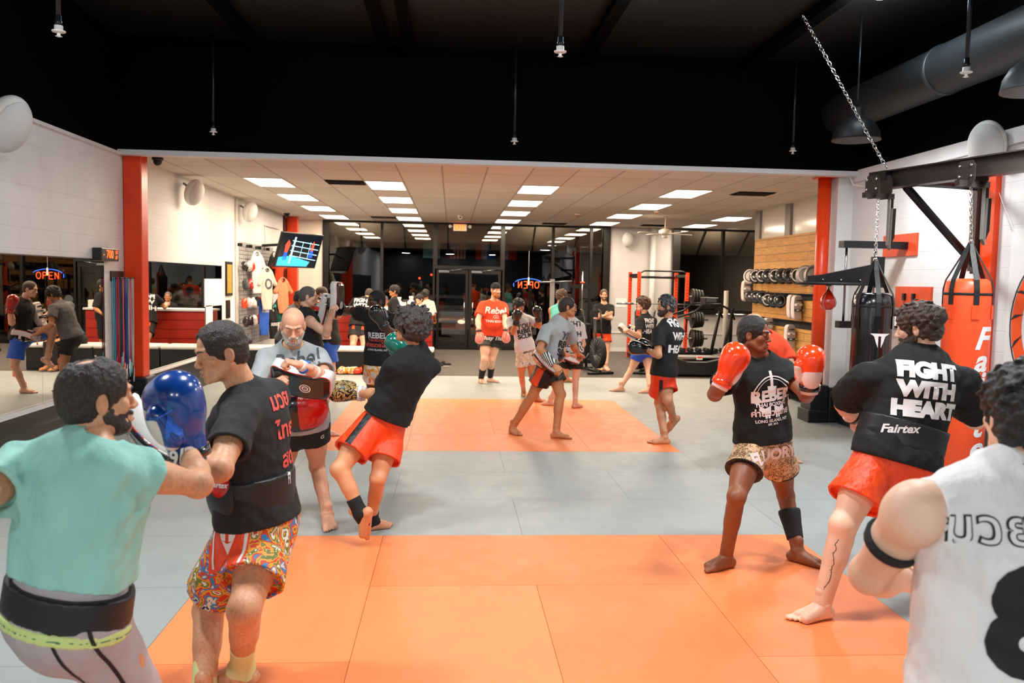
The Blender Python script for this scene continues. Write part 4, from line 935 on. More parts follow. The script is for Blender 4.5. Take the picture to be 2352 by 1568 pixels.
def build_ceiling_things():
    # troffers
    first = None; n = 0
    rows = {0: 'nearest to the black fascia', 1: 'second from the black fascia', 2: 'third from the black fascia', 3: 'last before the dark windows'}
    cols = [(-3.20, 'along the left wall side', 'leftmost row'), (-1.37, '', 'row left of the exit sign'), (1.07, '', 'row right of the exit sign'), (3.51, '', 'row over the squat rack'), (5.95, '', 'row over the ceiling fan side')]
    for ci, (x, _, cn) in enumerate(cols):
        for k in range(4):
            y = 13.15+2.44*k
            if ci == 4 and k < 2: continue
            lab = 'rectangular ceiling light in the %s, %s' % (cn, rows[k])
            if first is None:
                r = empty('ceiling_light', (x, y, CZ), lab, 'light', 'rectangular lights in the tiled ceiling'); first = r
                MB().box((x, y, CZ-.012), (x+.61, y+.022, CZ-.001)).box((x, y+1.198, CZ-.012), (x+.61, y+1.22, CZ-.001)).box((x, y+.022, CZ-.012), (x+.022, y+1.198, CZ-.001)).box((x+.588, y+.022, CZ-.012), (x+.61, y+1.198, CZ-.001)).build('frame', M['white_plastic'], r)
                MB().box((x+.022, y+.022, CZ-.006), (x+.588, y+1.198, CZ-.002)).build('diffuser', M['light_panel'], r)
            else: r = copy_tree(first); r.location = (x, y, CZ); r['label'] = lab
    # vents in tiles
    for x, y, lab in ((-1.98, 13.2, 'dark slotted air vent near the first ceiling lights'), (-1.98, 20.6, 'dark air vent in the tiles near the windows, left'), (4.55, 13.2, 'large dark air vent in the tiles right of the row of lights'), (4.8, 21.0, 'dark air vent above the ceiling fan'), (2.3, 21.3, 'flat grey vent tile near the windows')):
        r = empty('ceiling_vent', (x, y, CZ), lab, 'vent'); MB().box((x, y, CZ-.008), (x+.61, y+.5, CZ-.001)).build('backing', M['black_matte'], r)
        m = MB()
        for k in range(8): m.boxc((x+.305, y+.05+k*.057, CZ-.014), (.58, .03, .005), 0, frame((0, 1, .4)))
        m.build('louvres', M['brown_metal'], r)
    # sprinklers in the black ceiling
    def sprk(x, y, z, lab, top):
        r = empty('sprinkler', (x, y, top), lab, 'sprinkler', None)
        MB().lathe([(.017, 0), (.017, top-z-.1)], (x, y, z+.1), n=12).build('drop_pipe', M['pipe_black'], r)
        MB().lathe([(.024, .075), (.026, .07), (.026, .11), (.021, .115), (.021, .15)], (x, y, z), n=12).build('coupling', M['pipe_black'], r)
        MB().lathe([(.012, .0), (.024, .004), (.012, .01), (.012, .03), (.02, .032), (.046, .035), (.048, .043), (.03, .048), (.03, .08)], (x, y, z), n=18).build('head', M['white_plastic'], r)
    for x, y, lab in ((-2.88, 6.48, 'drop sprinkler high in the upper left, over the mirror wall'), (-2.93, 10.65, 'drop sprinkler in front of the black louvred grille'), (.76, 10.64, 'drop sprinkler near the fascia above the exit sign'), (.8, 6.49, 'large drop sprinkler at the top centre of the room'), (4.37, 10.7, 'drop sprinkler near the right end of the fascia'), (4.11, 6.62, 'drop sprinkler in front of the round duct')): sprk(x, y, 3.54, lab, HZ-.01)
    # duct
    r = empty('air_duct', (4.95, 7, 4.1), 'long round dark grey air duct under the black ceiling at right', 'duct')
    MB().lathe([(.25, 0), (.25, 15.7)], (5.02, -4.9, 4.08), (0, 1, 0), 40).build('pipe', M['duct'], r)
    for y in (1.2, 3.6, 6.0, 8.4): MB().lathe([(.251, 0), (.262, .01), (.262, .05), (.251, .06)], (5.02, y, 4.08), (0, 1, 0), 40).build('joint_band', M['duct'], r)
    # dome lamps; the ones above the view light the mats
    def dome(x, y, z, lab, glow=True):
        r = empty('high_bay_lamp', (x, y, z), lab, 'lamp'); 
        MB().lathe([(.25, 0), (.245, .02), (.235, .09), (.19, .17), (.12, .225), (.07, .24), (.065, .34), (.0, .34)], (x, y, z), n=30).build('shade', M['lamp_shade_dark' if y > 7 else 'duct'], r)
        MB().lathe([(0, .035), (.225, .03), (.23, .02), (0, .02)], (x, y, z), n=28).build('lens', M['lamp_glow'], r)
        MB().lathe([(.01, 0), (.01, max(.05, HZ-z-.34))], (x, y, z+.34), n=8).build('rod', M['pipe_black'], r)
    dome(4.28, 8.8, 3.40, 'black dome lamp under the duct, behind the chain'); dome(4.28, 6.0, 3.30, 'grey dome lamp at the right edge by the duct')
    k = 0
    for x in (-2.6, -.1, 2.3):
        for y in (-3.2, 4.2): dome(x, y, 4.25 if y > 0 else 3.31, 'dome lamp hanging above the mats, row %s' % ('of the mirror wall', 'over the middle', 'over the leopard shorts side')[(-2.6, -.1, 2.3).index(x)]+', '+('added behind the camera for frontal light', 'ahead of the camera')[(-3.2, 4.2).index(y)])  # the row behind the camera is unseen, added to fill people from the front
    for i, x in enumerate((-2.0, -.32, 1.85, 4.1)):
        r = empty('opal_light', (x, 8.05, HZ), 'round opal light under the black ceiling, '+('over the mirror side', 'left of the middle sprinkler', 'right of the middle sprinkler', 'above the chain')[i], 'light'); MB().lathe([(.17, 0), (.17, -.03), (.14, -.04)], (x, 8.05, HZ-.002), n=24).build('base', M['white_plastic'], r); MB().sphere((x, 8.05, HZ-.06), (.13, .13, .07), 0, 16).build('globe', M['lamp_glow'], r)
    # cameras, detectors
    def cctv(x, y, z, mt, lab):
        r = empty('security_camera', (x, y, z), lab, 'camera'); MB().lathe([(.07, 0), (.07, -.03), (.06, -.04)], (x, y, z), n=20).build('mount', M[mt], r); MB().sphere((x, y, z-.05), .055, 0, 16).build('dome', M['dark_plastic' if mt != 'white_plastic' else 'white_plastic'], r); MB().sphere((x-.005, y-.045, z-.06), .02, 0, 10).build('lens', M['black_matte'], r)
    cctv(-3.8, 11.25, CZ-.001, 'dark_plastic', 'black dome camera beside the top of the red square column'); cctv(-3.9, 20.3, CZ-.001, 'dark_plastic', 'small black dome camera at the far left ceiling corner'); cctv(.18, 19.5, CZ-.001, 'white_plastic', 'white ball camera on the tiles ahead of the exit sign')
    for x, y, lab in ((2.7, 18.2, 'red and white smoke detector between the light rows'), (4.15, 17.0, 'small white detector near the ceiling fan'),):
        r = empty('smoke_detector', (x, y, CZ), lab, 'detector'); MB().lathe([(.07, 0), (.07, -.025), (.04, -.045)], (x, y, CZ-.001), n=18).build('housing', M['white_plastic'], r); MB().lathe([(.04, -.045), (.035, -.06)], (x, y, CZ-.001), n=14).build('sensor', M['red_paint'], r)
    # ceiling fan
    c = V(4.72, 18.5, 2.98); r = empty('ceiling_fan', (c[0], c[1], CZ), 'cream four-bladed ceiling fan before the grey wall', 'fan')
    MB().lathe([(.012, 0), (.012, .3)], c+V(0, 0, .03), n=8).lathe([(.06, .33), (.05, .348)], c, n=16).build('rod', M['cream_plastic'], r)
    MB().lathe([(.06, -.06), (.13, -.04), (.14, 0), (.14, .04), (.10, .06), (.05, .09)], c, n=26).build('motor', M['cream_plastic'], r)
    MB().lathe([(.0, -.13), (.05, -.12), (.07, -.08), (.06, -.06)], c, n=18).build('hub_cap', M['cream_plastic'], r)
    for k in range(4):
        a = math.radians(20+90*k); d = V(math.cos(a), math.sin(a), 0); w = V(-d[1], d[0], .15); w = nrm(w); m = MB(); p0 = c+d*.12+V(0, 0, -.03)
        m.boxc(c+d*.18+V(0, 0, -.03), (.16, .03, .008), 0, np.array([d, w, np.cross(d, w)])); ax = np.array([d, w, np.cross(d, w)])
        m.prism([(.22, -.045), (.30, -.06), (.64, -.07), (.69, -.05), (.70, 0), (.69, .05), (.64, .07), (.30, .06), (.22, .045)], .008, c+V(0, 0, -.03), ax); m.build('blade', M['cream_plastic'], r)
    # exit sign
    c = V(.2, BY-.16, 3.205); r = empty('exit_sign', (c[0], c[1], c[2]), 'lit exit sign with two emergency lamp heads above the doors', 'exit sign')
    MB().boxc(c, (.36, .07, .19), bev=.015).build('housing', M['white_plastic'], r)
    pm('exit_red', '#ff5a1e', .5, emit='#ff4a10', es=4.5); pm('exit_face', '#f7d9b8', .5, emit='#ffb070', es=.6); pm('neon_red', '#ff5530', .5, emit='#ff4a18', es=3.5); pm('neon_blue', '#4a7cff', .5, emit='#3060ff', es=4)
    MB().boxc(c-V(0, .036, 0), (.31, .006, .15)).build('face', M['exit_face'], r)
    t = text_mesh('EXIT', .17, .02); t.transform(Matrix.Scale(.8, 4, (1, 0, 0))); flat_on('lettering', t, c-V(0, .041, 0), V(1, 0, 0), V(0, 0, 1), M['exit_red'], r)
    for q in (-1, 1): MB().tube([c+V(q*.18, 0, .03), c+V(q*.23, -.02, .03)], .012, 0, 8).lathe([(.03, 0), (.045, .03), (.045, .05)], c+V(q*.245, 0, .03), (q*.3, -1, -.1), 16).build('lamp_head', M['white_plastic'], r)
    # neon OPEN, facing the street so it reads backwards from inside
    c = V(2.04, BY-.03, 1.745); r = empty('neon_sign', (c[0], c[1], c[2]), 'orange neon OPEN sign with blue arc, seen reversed in the window', 'neon sign')
    segs = {'O': [[(math.cos(a)*.055, math.sin(a)*.085) for a in [2*PI*i/14 for i in range(15)]]], 'P': [[(-.04, -.085), (-.04, .085)], [(-.04, .085), (.03, .08), (.045, .04), (.03, .005), (-.04, 0)]], 'E': [[(.045, .085), (-.04, .085), (-.04, -.085), (.045, -.085)], [(-.04, 0), (.03, 0)]], 'N': [[(-.045, -.085), (-.045, .085)], [(-.045, .08), (.045, -.08)], [(.045, -.085), (.045, .085)]]}
    m = MB()
    for i, ch in enumerate('OPEN'):
        for pl in segs[ch]: m.tube([c+V(-(x+(i-1.5)*.15), 0, z) for x, z in pl], .0075, 0, 8)
    m.build('letters', M['neon_red'], r)
    m = MB(); m.tube([c+V(-.40*math.cos(a), 0, .165*math.sin(a)) for a in np.linspace(.15*PI, .85*PI, 20)], .005, 0, 8); m.tube([c+V(-.40*math.cos(a), 0, .165*math.sin(a)) for a in np.linspace(-.3, .25, 6)], .005, 0, 8); m.build('arc', M['neon_blue'], r)
    MB().tube([c+V(.0, -.0, .19), c+V(0, 0, .9)], .004, 0, 6).box(c+V(-.02, -.02, .0), c+V(.02, 0, .2)).build('hanger', M['white_plastic'], r)
    # small white notice, round sticker
    MB().box((4.4, BY-.006, 1.2), (4.7, BY-.001, 1.44)).build('paper_notice', M['print_white'], label='white paper notice on the grey block wall by the rack', cat='notice')
    MB().lathe([(.11, 0), (.11, .003)], (1.55, BY+.018, 1.15), (0, -1, 0), 24).build('window_sticker', M['print_grey'], label='round sticker low on the window beside the doors', cat='sticker')
    # car parked outside
    r = empty('car', (.0, 27, 0), 'pale parked car seen dimly through the door glass', 'car'); cx, cy = -.3, 28
    pm('car_paint', '#9a9b9c', .25, .3); 
    m = MB(); sec = [(-.9, .35, .0), (-.88, .75, 0), (-.8, .95, .0)]
    prof = [(-2.2, .35), (-2.2, .75), (-1.9, .95), (-1.2, 1.0), (-.6, 1.42), (.8, 1.42), (1.5, 1.0), (2.1, .92), (2.25, .6), (2.2, .35)]
    m.prism([(y, z) for y, z in prof], 1.7, V(cx-.85, cy, -.08), np.array([V(0, 1, 0), V(0, 0, 1), V(1, 0, 0)])); m.build('body', M['car_paint'], r, bevel=.08)
    for sx in (-.86, .62):
        for sy in (-1.4, 1.4): MB().lathe([(.1, 0), (.32, .0), (.33, .05), (.33, .2), (.3, .24), (.1, .24)], (cx+sx, cy+sy, .24), (1, 0, 0), 20).build('wheel', M['rubber'], r)
    pm('headlight', '#fff0d8', .3, emit='#ffe8c0', es=1.5)
    for sx in (-.62, .62): MB().sphere((cx+sx, cy-2.18, .56), (.14, .05, .07), 0, 12).build('headlight', M['headlight'], r)
    MB().boxc((cx, cy-2.2, .45), (.9, .06, .16)).build('grille', M['black_matte'], r); MB().boxc((cx, cy-.95, 1.14), (1.4, .02, .34), ax=frame((0, 1, -1.4), (0, 0, 1))).build('windscreen', M['dark_plastic'], r)
    for x, y, z, lab in ((-1.7, 45, 1.9, 'distant red point light outside the left window'), (-1.1, 46, 2.1, 'second distant red light outside, slightly higher')): MB().sphere((x, y, z), .06).build('street_light', M['neon_red'], label=lab, cat='light')
    for i, (x, z) in enumerate(((2.6, 4.1), (3.5, 4.6), (4.4, 4.0))): MB().sphere((x*1.6, 42, z*1.2), .09).build('street_light', M['headlight'], label='distant white light beyond the OPEN sign window, %s' % ('lowest near the door side', 'highest', 'farthest from the doors')[i], cat='light')
    # flags on the wall behind the camera; the door glass reflects them
    def flag(x, cols, lab, stripes=None):
        r = empty('flag', (x, -4.95, 3.2), lab, 'flag', 'flags on the wall opposite the windows'); w = 1.0; n = len(cols); 
        for i, cc in enumerate(cols): MB().box((x+w*i/n, -4.99, 3.1), (x+w*(i+1)/n, -4.97, 4.3)).build('stripe', M[cc], r)
        return r
    f = flag(-.2, ['tee_orange', 'tee_white']*5, 'red and white striped flag, reflected over the doors'); MB().box((-.2, -4.968, 3.75), (.3, -4.96, 4.3)).build('canton', M['short_blue'], f)
    flag(-1.7, ['tee_teal', 'tee_white'], 'pale green and white flag beside the striped flag'); flag(1.4, ['tee_orange', 'tee_white', 'short_blue'], 'red white and blue tricolour flag'); flag(2.8, ['tee_white', 'tee_orange'], 'white and orange flag of the row')
def build_lights():
    w = bpy.data.worlds.new('world'); SC.world = w; w.use_nodes = True; w.node_tree.nodes['Background'].inputs[0].default_value = (.010, .011, .016, 1); w.node_tree.nodes['Background'].inputs[1].default_value = 1
    def area(name, loc, size, e, col, rot=(0, 0, 0)):
        l = bpy.data.lights.new(name, 'AREA'); l.energy = e; l.color = col; l.shape = 'DISK' if len(size) == 1 else 'RECTANGLE'; l.size = size[0]
        if len(size) > 1: l.size_y = size[1]
        o = bpy.data.objects.new(name, l); COL.objects.link(o); o.location = loc; o.rotation_euler = rot
    for x in (-2.6, -.1, 2.3):
        for y in (-3.2, 4.2): area('high_bay_light', (x, y, 4.24 if y > 0 else 3.3), (.44,), LP['bay']*(1 if y > 0 else 1.5), (.95, .98, 1.0))  # stronger row behind the camera is added frontal fill
    for x in (-2.0, -.32, 1.85, 4.1):
        l = bpy.data.lights.new('opal_light_lamp', 'POINT'); l.energy = LP['opal']; l.color = (.86, .94, 1.0); l.shadow_soft_size = .12; o = bpy.data.objects.new('opal_light_lamp', l); COL.objects.link(o); o.location = (x, 8.15, HZ-.2)
    for x, y, z in ((4.28, 8.8, 3.39), (4.28, 6.0, 3.29)): area('high_bay_light', (x, y, z), (.44,), LP['bay']*.6, (.95, .98, 1.0))
    for x in (-2.5, 2.5, 7.5): area('awning_light', (x, BY+.7, 2.75), (.3, .3), LP['awn'], (1, .85, .66), (PI, 0, 0))
    for x in (-3.20, -1.37, 1.07, 3.51, 5.95):
        for k in range(4):
            if x > 5 and k < 2: continue
            area('troffer_light', (x+.305, 13.76+2.44*k, CZ-.02), (.55, 1.15), LP['trof'], (1.0, .80, .60))
SKIP_PEOPLE = False
# ------------------------------------------------------------------ things in the gym
def chain_mb(a, b, link_l=.045, w=.013, r=.0042, mb=None):
    a, b = V(a), V(b); L = np.linalg.norm(b-a); n = max(2, int(L/(link_l*.74))); d = (b-a)/L; s = nrm(np.cross(d, V(0, 1, 0) if abs(d[1]) < .9 else V(1, 0, 0))); t = np.cross(d, s); m = mb or MB()
    for i in range(n):
        c = a+d*(L*(i+.5)/n); q = s if i % 2 else t; pts = []
        for k in range(13):
            g = 2*PI*k/12; pts.append(c+d*(math.sin(g)*link_l/2)+q*(math.cos(g)*w))
        m.tube(pts, r, 0, 6, False)
    return m
def cloth_hang(name, c, w, h, mat, yaw=0, parent=None, sleeves=True, label=None, th=.03, group=None, prints=(), kind='hanging t-shirt'):
    """a t-shirt on a hanger: closed soft shape with shoulders and sleeves"""
    c = V(c); F = Field(c-V(.5*w+.25, .5*w+.25, h+.15), c+V(.5*w+.25, .5*w+.25, .12), .009); d = dirv(yaw); r = V(d[1], -d[0], 0); A = np.array([r, d, V(0, 0, 1)])
    F.ell(c-V(0, 0, h*.18), (w*.44, th*1.0, h*.30), A, .03); F.cone(c-V(0, 0, h*.3)-r*w*.2, c-V(0, 0, h)-r*w*.18, th*1.2, th*1.4, .05); F.cone(c-V(0, 0, h*.3)+r*w*.2, c-V(0, 0, h)+r*w*.18, th*1.2, th*1.4, .05); F.ell(c-V(0, 0, h*.62), (w*.40, th*1.1, h*.5), A, .03)
    if sleeves:
        for q in (-1, 1): F.cone(c+r*q*w*.28-V(0, 0, .05), c+r*q*(w*.56)-V(0, 0, h*.33), th*1.5, th*1.7, .03)
    F.ell(c+V(0, 0, .01), (w*.16, th*2, .05), A, .01, 's'); F.noise(.004, 30, int(abs(c[1]*10)), 5, ax=(0, 0, 1), stretch=.3); F.plane(c-V(0, 0, h), (0, 0, -1))
    me = qmesh(name, [F.extract(1)]); root = empty(name, c, label, kind, group); o = link('fabric', me, mat, root)
    m = MB(); m.tube([c-r*w*.3-V(0, 0, .05), c+V(0, 0, .02), c+r*w*.3-V(0, 0, .05)], .005, 0, 6).tube([c+V(0, 0, .02), c+V(0, 0, .09)], .003, 0, 6); m.build('hanger', M['chrome'], root)
    if prints:
        wm = me.copy(); wm.transform(Matrix.Translation(root.location)); bm = bmesh.new(); bm.from_mesh(wm); bvh = BVHTree.FromBMesh(bm); bm.free()
        for txt, size, z, mt in prints: project('print', text_mesh(txt, size, .03), bvh, c-V(0, 0, h*z), -r if True else r, V(0, 0, 1), d, mt, o, lift=.003)
    return root
def build_gym():
    LW = LX
    # timer clock
    r = empty('interval_timer', (LW, 10.27, 2.0), 'black digital wall timer with orange digits above the mirror', 'timer'); MB().box((LW, 10.02, 1.975), (LW+.11, 10.52, 2.125)).build('case', M['dark_plastic'], r, bevel=.01); pm('led', '#ff5a1a', .5, emit='#ff4a10', es=4)
    flat_on('digits', text_mesh('700', .135, .01), V(LW+.111, 10.25, 2.05), V(0, 1, 0), V(0, 0, 1), M['led'], r); flat_on('small_digits', text_mesh(':10\n6F', .062, .01), V(LW+.111, 10.44, 2.05), V(0, 1, 0), V(0, 0, 1), M['led'], r); MB().box((LW+.11, 10.07, 2.04), (LW+.112, 10.10, 2.05)).build('dash', M['led'], r)
    # jump ropes on their rack
    r = empty('rope_rack', (LW, 10.7, 1.8), 'dark wall board with hooks that carries the jump ropes', 'rack'); MB().box((LW, 10.52, 1.74), (LW+.02, 10.9, 1.86)).build('board', M['brown_metal'], r); m = MB()
    for k in range(8): m.tube([(LW, 10.56+.05*k, 1.77), (LW+.15, 10.56+.05*k, 1.775), (LW+.15, 10.56+.05*k, 1.79)], .004, 0, 6)
    m.build('hooks', M['black_metal'], r)
    cols = ['#d8dde0', '#2aa6c8', '#e85a6a', '#16181c', '#1d5c60', '#f08a5a', '#b8bcc0', '#3a6a9a', '#5a2a6a', '#20242a', '#79c4c9', '#cf3a5a', '#111318', '#1f3f8f', '#e8e2d6']
    for i, c in enumerate(cols): pm('rope%d' % i, c, .45)
    for i in range(48):
        k, j = divmod(i, 6); y = 10.56+.05*k+rnd.uniform(-.012, .012); x = LW+.022+.021*j; zb = rnd.uniform(.56, .85); m1 = M['rope%d' % rnd.randrange(15)]; g = .013
        rr = empty('jump_rope', (x, y, 1.775), 'coloured jump rope hanging from the hooks beside the red square column', 'jump rope', 'jump ropes on the rack'); a = V(x, y, 1.778)
        pts = [V(x+rnd.uniform(-.004, .004), y-g+rnd.uniform(-.005, .005), zb+(1.76-zb)*t) for t in (0, .25, .5, .75, 1)]+[a+V(0, 0, .006)]+[V(x+rnd.uniform(-.004, .004), y+g+rnd.uniform(-.005, .005), zb+.05+(1.71-zb)*t) for t in (1, .75, .5, .25, 0)]
        MB().tube(pts, .0045, 0, 5).build('cord', m1, rr); m2 = M['rope%d' % rnd.randrange(15)]
        MB().tube([pts[0]-V(0, 0, .13), pts[0]], .010, 0, 8).build('handle', m2, rr); MB().tube([pts[-1]-V(0, 0, .13), pts[-1]], .010, 0, 8).build('handle', m2, rr)
    # paper sheets on the second mirror, frame
    for (u0, v0, u1, v1, lab) in ((470, 640, 512, 700, 'large white paper chart on the second mirror'), (473, 702, 489, 745, 'narrow white sheet below the paper chart')):
        a = atx(u0, v0, LW+.02); b = atx(u1, v1, LW+.02); MB().box((LW+.014, a[1], b[2]), (LW+.018, b[1], a[2])).build('paper_sheet', M['print_white'], label=lab, cat='paper')
    r = empty('picture_frame', (LW, 15.95, 1.46), 'narrow framed gold certificate on the left wall', 'picture frame'); MB().box((LW, 15.72, 1.46), (LW+.025, 16.16, 2.09)).build('frame', M['frame_black'], r); pm('gold_poster', '#a98a2c', .6, var=.5, nscale=40); MB().box((LW+.025, 15.77, 1.51), (LW+.027, 16.11, 2.04)).build('poster', M['gold_poster'], r)
    MB().box((LW, 15.75, 1.05), (LW+.02, 16.0, 1.38)).build('notice_board', M['frame_black'], label='small dark board under the framed certificate', cat='board'); MB().box((LW, 16.05, .9), (LW+.012, 16.35, 1.36)).build('wall_sheet', M['print_white'], label='white sheet hanging between the dark board and the wire grid', cat='paper')
    m = MB(); m.tube([(LW+.03, 16.42, 3.33), (LW+.03, 16.42, .3)], .018, 0, 10); m.tube([(LW+.03, 20.4, 2.95), (LW+.03, 17.9+1.0, 2.95), (LW+.03, 18.9, 2.4)], .012, 0, 8); m.build('conduit', M['cream_plastic'], label='cream painted conduit running down the left wall', cat='pipe')
    # speakers
    def speaker(c, n, sz, lab, mt='white_plastic'):
        c = V(c); n = nrm(n); r = empty('wall_speaker', c, lab, 'speaker'); A = frame(n, (0, 0, 1)); F = Field(c-.34*sz, c+.34*sz, .009); F.ell(c-n*.02*sz, (.15*sz, .13*sz, .21*sz), A, .01); F.cone(c-n*.05*sz, c-n*.13*sz, .09*sz, .06*sz, .04); link('cabinet', qmesh('cabinet', [F.extract(2)]), M[mt], r)
        F = Field(c-.34*sz, c+.34*sz, .008); F.ell(c-n*.02*sz, (.152*sz, .134*sz, .212*sz), A, .01); F.plane(c+n*.03*sz, -n); link('grille', qmesh('grille', [F.extract(2)]), M['grille_white'], r)
        MB().boxc(c+n*.075*sz-A[2]*.12*sz, (.03*sz, .004, .02*sz), 0, A).build('badge', M['black_matte'], r); MB().tube([c-n*.12*sz, c-n*.22*sz+V(0, 0, .04), c-n*.27*sz+V(0, 0, .04)], .018, 0, 8).build('bracket', M['steel'], r)
    pm('grille_white', '#cfcfcd', .6, bump=.4, bscale=300)
    speaker(atx(22, 288, LW+.26), (.75, -.35, -.45), 1.25, 'large white wall speaker at the left edge of the room'); speaker(atx(448, 443, LW+.24), (.75, -.45, -.4), .98, 'cream speaker on the left wall above the second mirror'); speaker(atx(576, 487, LW+.24), (.8, -.4, -.3), .98, 'cream speaker further along the left wall, over the wire grid')
    speaker(at(2266, 335, 7.9), (-.6, -.62, -.3), 1.15, 'white speaker on the right wall behind the steel beam'); speaker(at(1442, 550, BY-.22), (0, -1, -.15), .95, 'egg-shaped speaker high on the grey back wall')
    # wire grid with merchandise
    r = empty('wire_grid', (LW, 18, .6), 'tall black wire display grid on the left wall', 'display grid'); m = MB(); x = LW+.06
    for y in np.arange(16.5, 19.61, .078): m.tube([(x, y, .45), (x, y, 2.47)], .0042, 0, 5)
    for z in np.arange(.45, 2.48, .078): m.tube([(x+.004, 16.5, z), (x+.004, 19.6, z)], .0042, 0, 5)
    m.build('wires', M['black_metal'], r)
    for y in (16.5, 17.3, 18.1, 18.9): MB().box((LW+.002, y, 2.40), (x+.06, y+.03, 2.46)).build('wall_bracket', M['black_metal'], r)
    for k, (c, w, h, mt, lab, pr, sl) in enumerate(((atx(590, 585, -3.95), .40, .78, 'tee_white', 'long white long-sleeved shirt hanging on the wire grid', (), True), (atx(613, 622, -3.8), .46, .80, 'shirt_cream', 'grey t-shirt with round print hanging in front of the grid', (('O', .3, .35, M['print_grey']),), True), (atx(607, 690, -3.88), .40, .72, 'short_blue', 'bright blue tank top hanging low on the grid', (('REBEL', .09, .3, M['print_white']),), False), (atx(641, 592, -3.85), .36, .62, 'tee_orange', 'orange and black top hanging left of the television', (), True), (atx(650, 645, -3.75), .50, .72, 'pale_orange', 'pale orange t-shirt at the end of the rack', (), True), (atx(646, 688, -3.8), .46, .5, 'glove_green', 'green t-shirt hanging below the pale orange one', (), True), (atx(630, 586, -3.95), .34, .85, 'tee_dkgrey', 'black hooded top at the far end of the grid', (), True), (atx(628, 712, -3.85), .36, .62, 'tee_black', 'black top with white print behind the green t-shirt', (('REBEL', .09, .5, M['print_white']),), False))):
        if mt not in M: cloth(mt, '#e8946a')
        cloth_hang('hanging_shirt', c, w, h, M[mt], 115, None, sl, lab, prints=pr)
    pm('pack_clear', '#c9c6c4', .2, coat=.5); kinds = ['pad_black', 'pack_clear', 'glove_red', 'pack_clear', 'leather_white', 'pad_black', 'glove_orange', 'print_grey']
    base = None
    for k in range(22):
        row, j = divmod(k, 5); y = 16.62+j*.36+(.1 if row % 2 else 0); z = 2.05-row*.36; 
        F = Field(V(-.15, -.14, -.16), V(.15, .14, .16), .012); F.ell((0, 0, -.02), (.05, .09, .10), None, .02); F.cone((0, -.05, .0), (0, .06, -.08), .045, .05, .03); F.noise(.012, 40, k, 5)
        o = tag(link('packaged_gear', qmesh('g', [F.extract()]), M[kinds[(k*3) % 8]], None), 'packet of mouth guards or hand wraps hanging on the wire grid', 'packet', 'packaged gear on the wire grid'); o.location = (LW+.13, y, z)
    # television
    n = nrm(V(.87, -.5, 0)*math.cos(.33)+V(0, 0, -1)*math.sin(.33)); w = nrm(V(.5, .87, 0)); u = np.cross(w, n)*-1; u = u if u[2] > 0 else -u; c = at(688, 576, 18.6); r = empty('television', c, 'wall television tilted forward showing a fighter in a blue ring', 'television'); A = np.array([w, n, u]); W_, H_ = 1.30, .73
    MB().boxc(c-n*.03, (W_+.05, .05, H_+.05), 0, A, .008).build('case', M['dark_plastic'], r); scr = MB().boxc(c-n*.003, (W_, .006, H_), 0, A).build('screen', pm('tv_dark', '#02060c', .2, emit='#061421', es=.8), r)
    pm('tv_blue', '#2a9fd0', .5, emit='#38a8dc', es=1.3); pm('tv_pale', '#9fd8ee', .5, emit='#9adcf4', es=1.2); pm('tv_skin', '#a8442f', .5, emit='#b84030', es=1.0); pm('tv_trunk', '#1448c8', .5, emit='#1450e0', es=1.3)
    sx = w; O_ = c+n*.004
    def tvp(pls, mt, nm): flat_on(nm, shape_mesh(pls), O_, sx, u, M[mt], scr, lift=-.001 if np.cross(sx, u)@n < 0 else .001)
    q = lambda a, b, t=.008: [(a[0], a[1]-t), (b[0], b[1]-t), (b[0], b[1]+t), (a[0], a[1]+t)]
    tvp([[(-.62, -.35), (.35, -.35), (.42, -.24), (-.25, -.12), (-.62, -.16)]], 'tv_blue', 'ring_floor'); tvp([q((-.3, .22-.11*i), (.6, .16-.12*i)) for i in range(4)]+[[(x-.006, -.16), (x+.006, -.2), (x+.006, .2), (x-.006, .22)] for x in (.05, .3)], 'tv_pale', 'ring_ropes')
    tvp([[(-.28, -.3), (-.22, -.3), (-.2, .3), (-.25, .3)]], 'tv_pale', 'ring_post'); [tvp([p_], 'tv_skin', 'fighter_picture') for p_ in ([(-.48, -.05), (-.38, -.05), (-.34, .14), (-.42, .24), (-.5, .12)], [(.34, .0), (.44, .0), (.44, .16), (.40, .24), (.35, .16)])]; [tvp([p_], 'tv_trunk', 'trunks_picture') for p_ in ([(-.5, -.22), (-.36, -.22), (-.38, -.04), (-.48, -.04)], [(.33, -.14), (.46, -.14), (.45, .01), (.34, .01)])]
    MB().tube([c-n*.05, c-n*.3+V(0, 0, .05), V(LW+.01, c[1]+.1, c[2]+.1)], .03, 0, 8).build('wall_arm', M['black_metal'], r)
    # bench
    for i, x0 in enumerate((-3.98, -2.75, -1.53)):
        x1 = x0+1.215; r = empty('bench', ((x0+x1)/2, 16.5, 0), ('black box bench with a white cushion, section next to the left wall', 'black box bench with a white cushion, middle section', 'black box bench with a white cushion, section ending near the curly fighter')[i], 'bench'); MB().box((x0, 16.25, -.004), (x1, 16.85, .42)).build('base', M['pad_vinyl'], r, bevel=.01); MB().boxc(((x0+x1)/2, 16.54, .455), (1.20, .66, .07), bev=.03).build('cushion', M['leather_white'], r)
    # counter with drink things
    r = empty('reception_counter', (-1.7, 18.8, 0), 'red slatted reception counter with a dark top', 'counter'); pm('counter_red', '#b52a12', .4, var=.1, nscale=6); m = MB()
    m.box((-3.0, 18.62, 0), (-.42, 18.66, 1.05)).box((-.46, 18.66, 0), (-.42, 19.3, 1.05)).box((-3.0, 18.66, 0), (-2.96, 19.3, 1.05)); 
    for k in range(5): m.box((-3.0, 18.605, .06+k*.2), (-.42, 18.62, .24+k*.2))
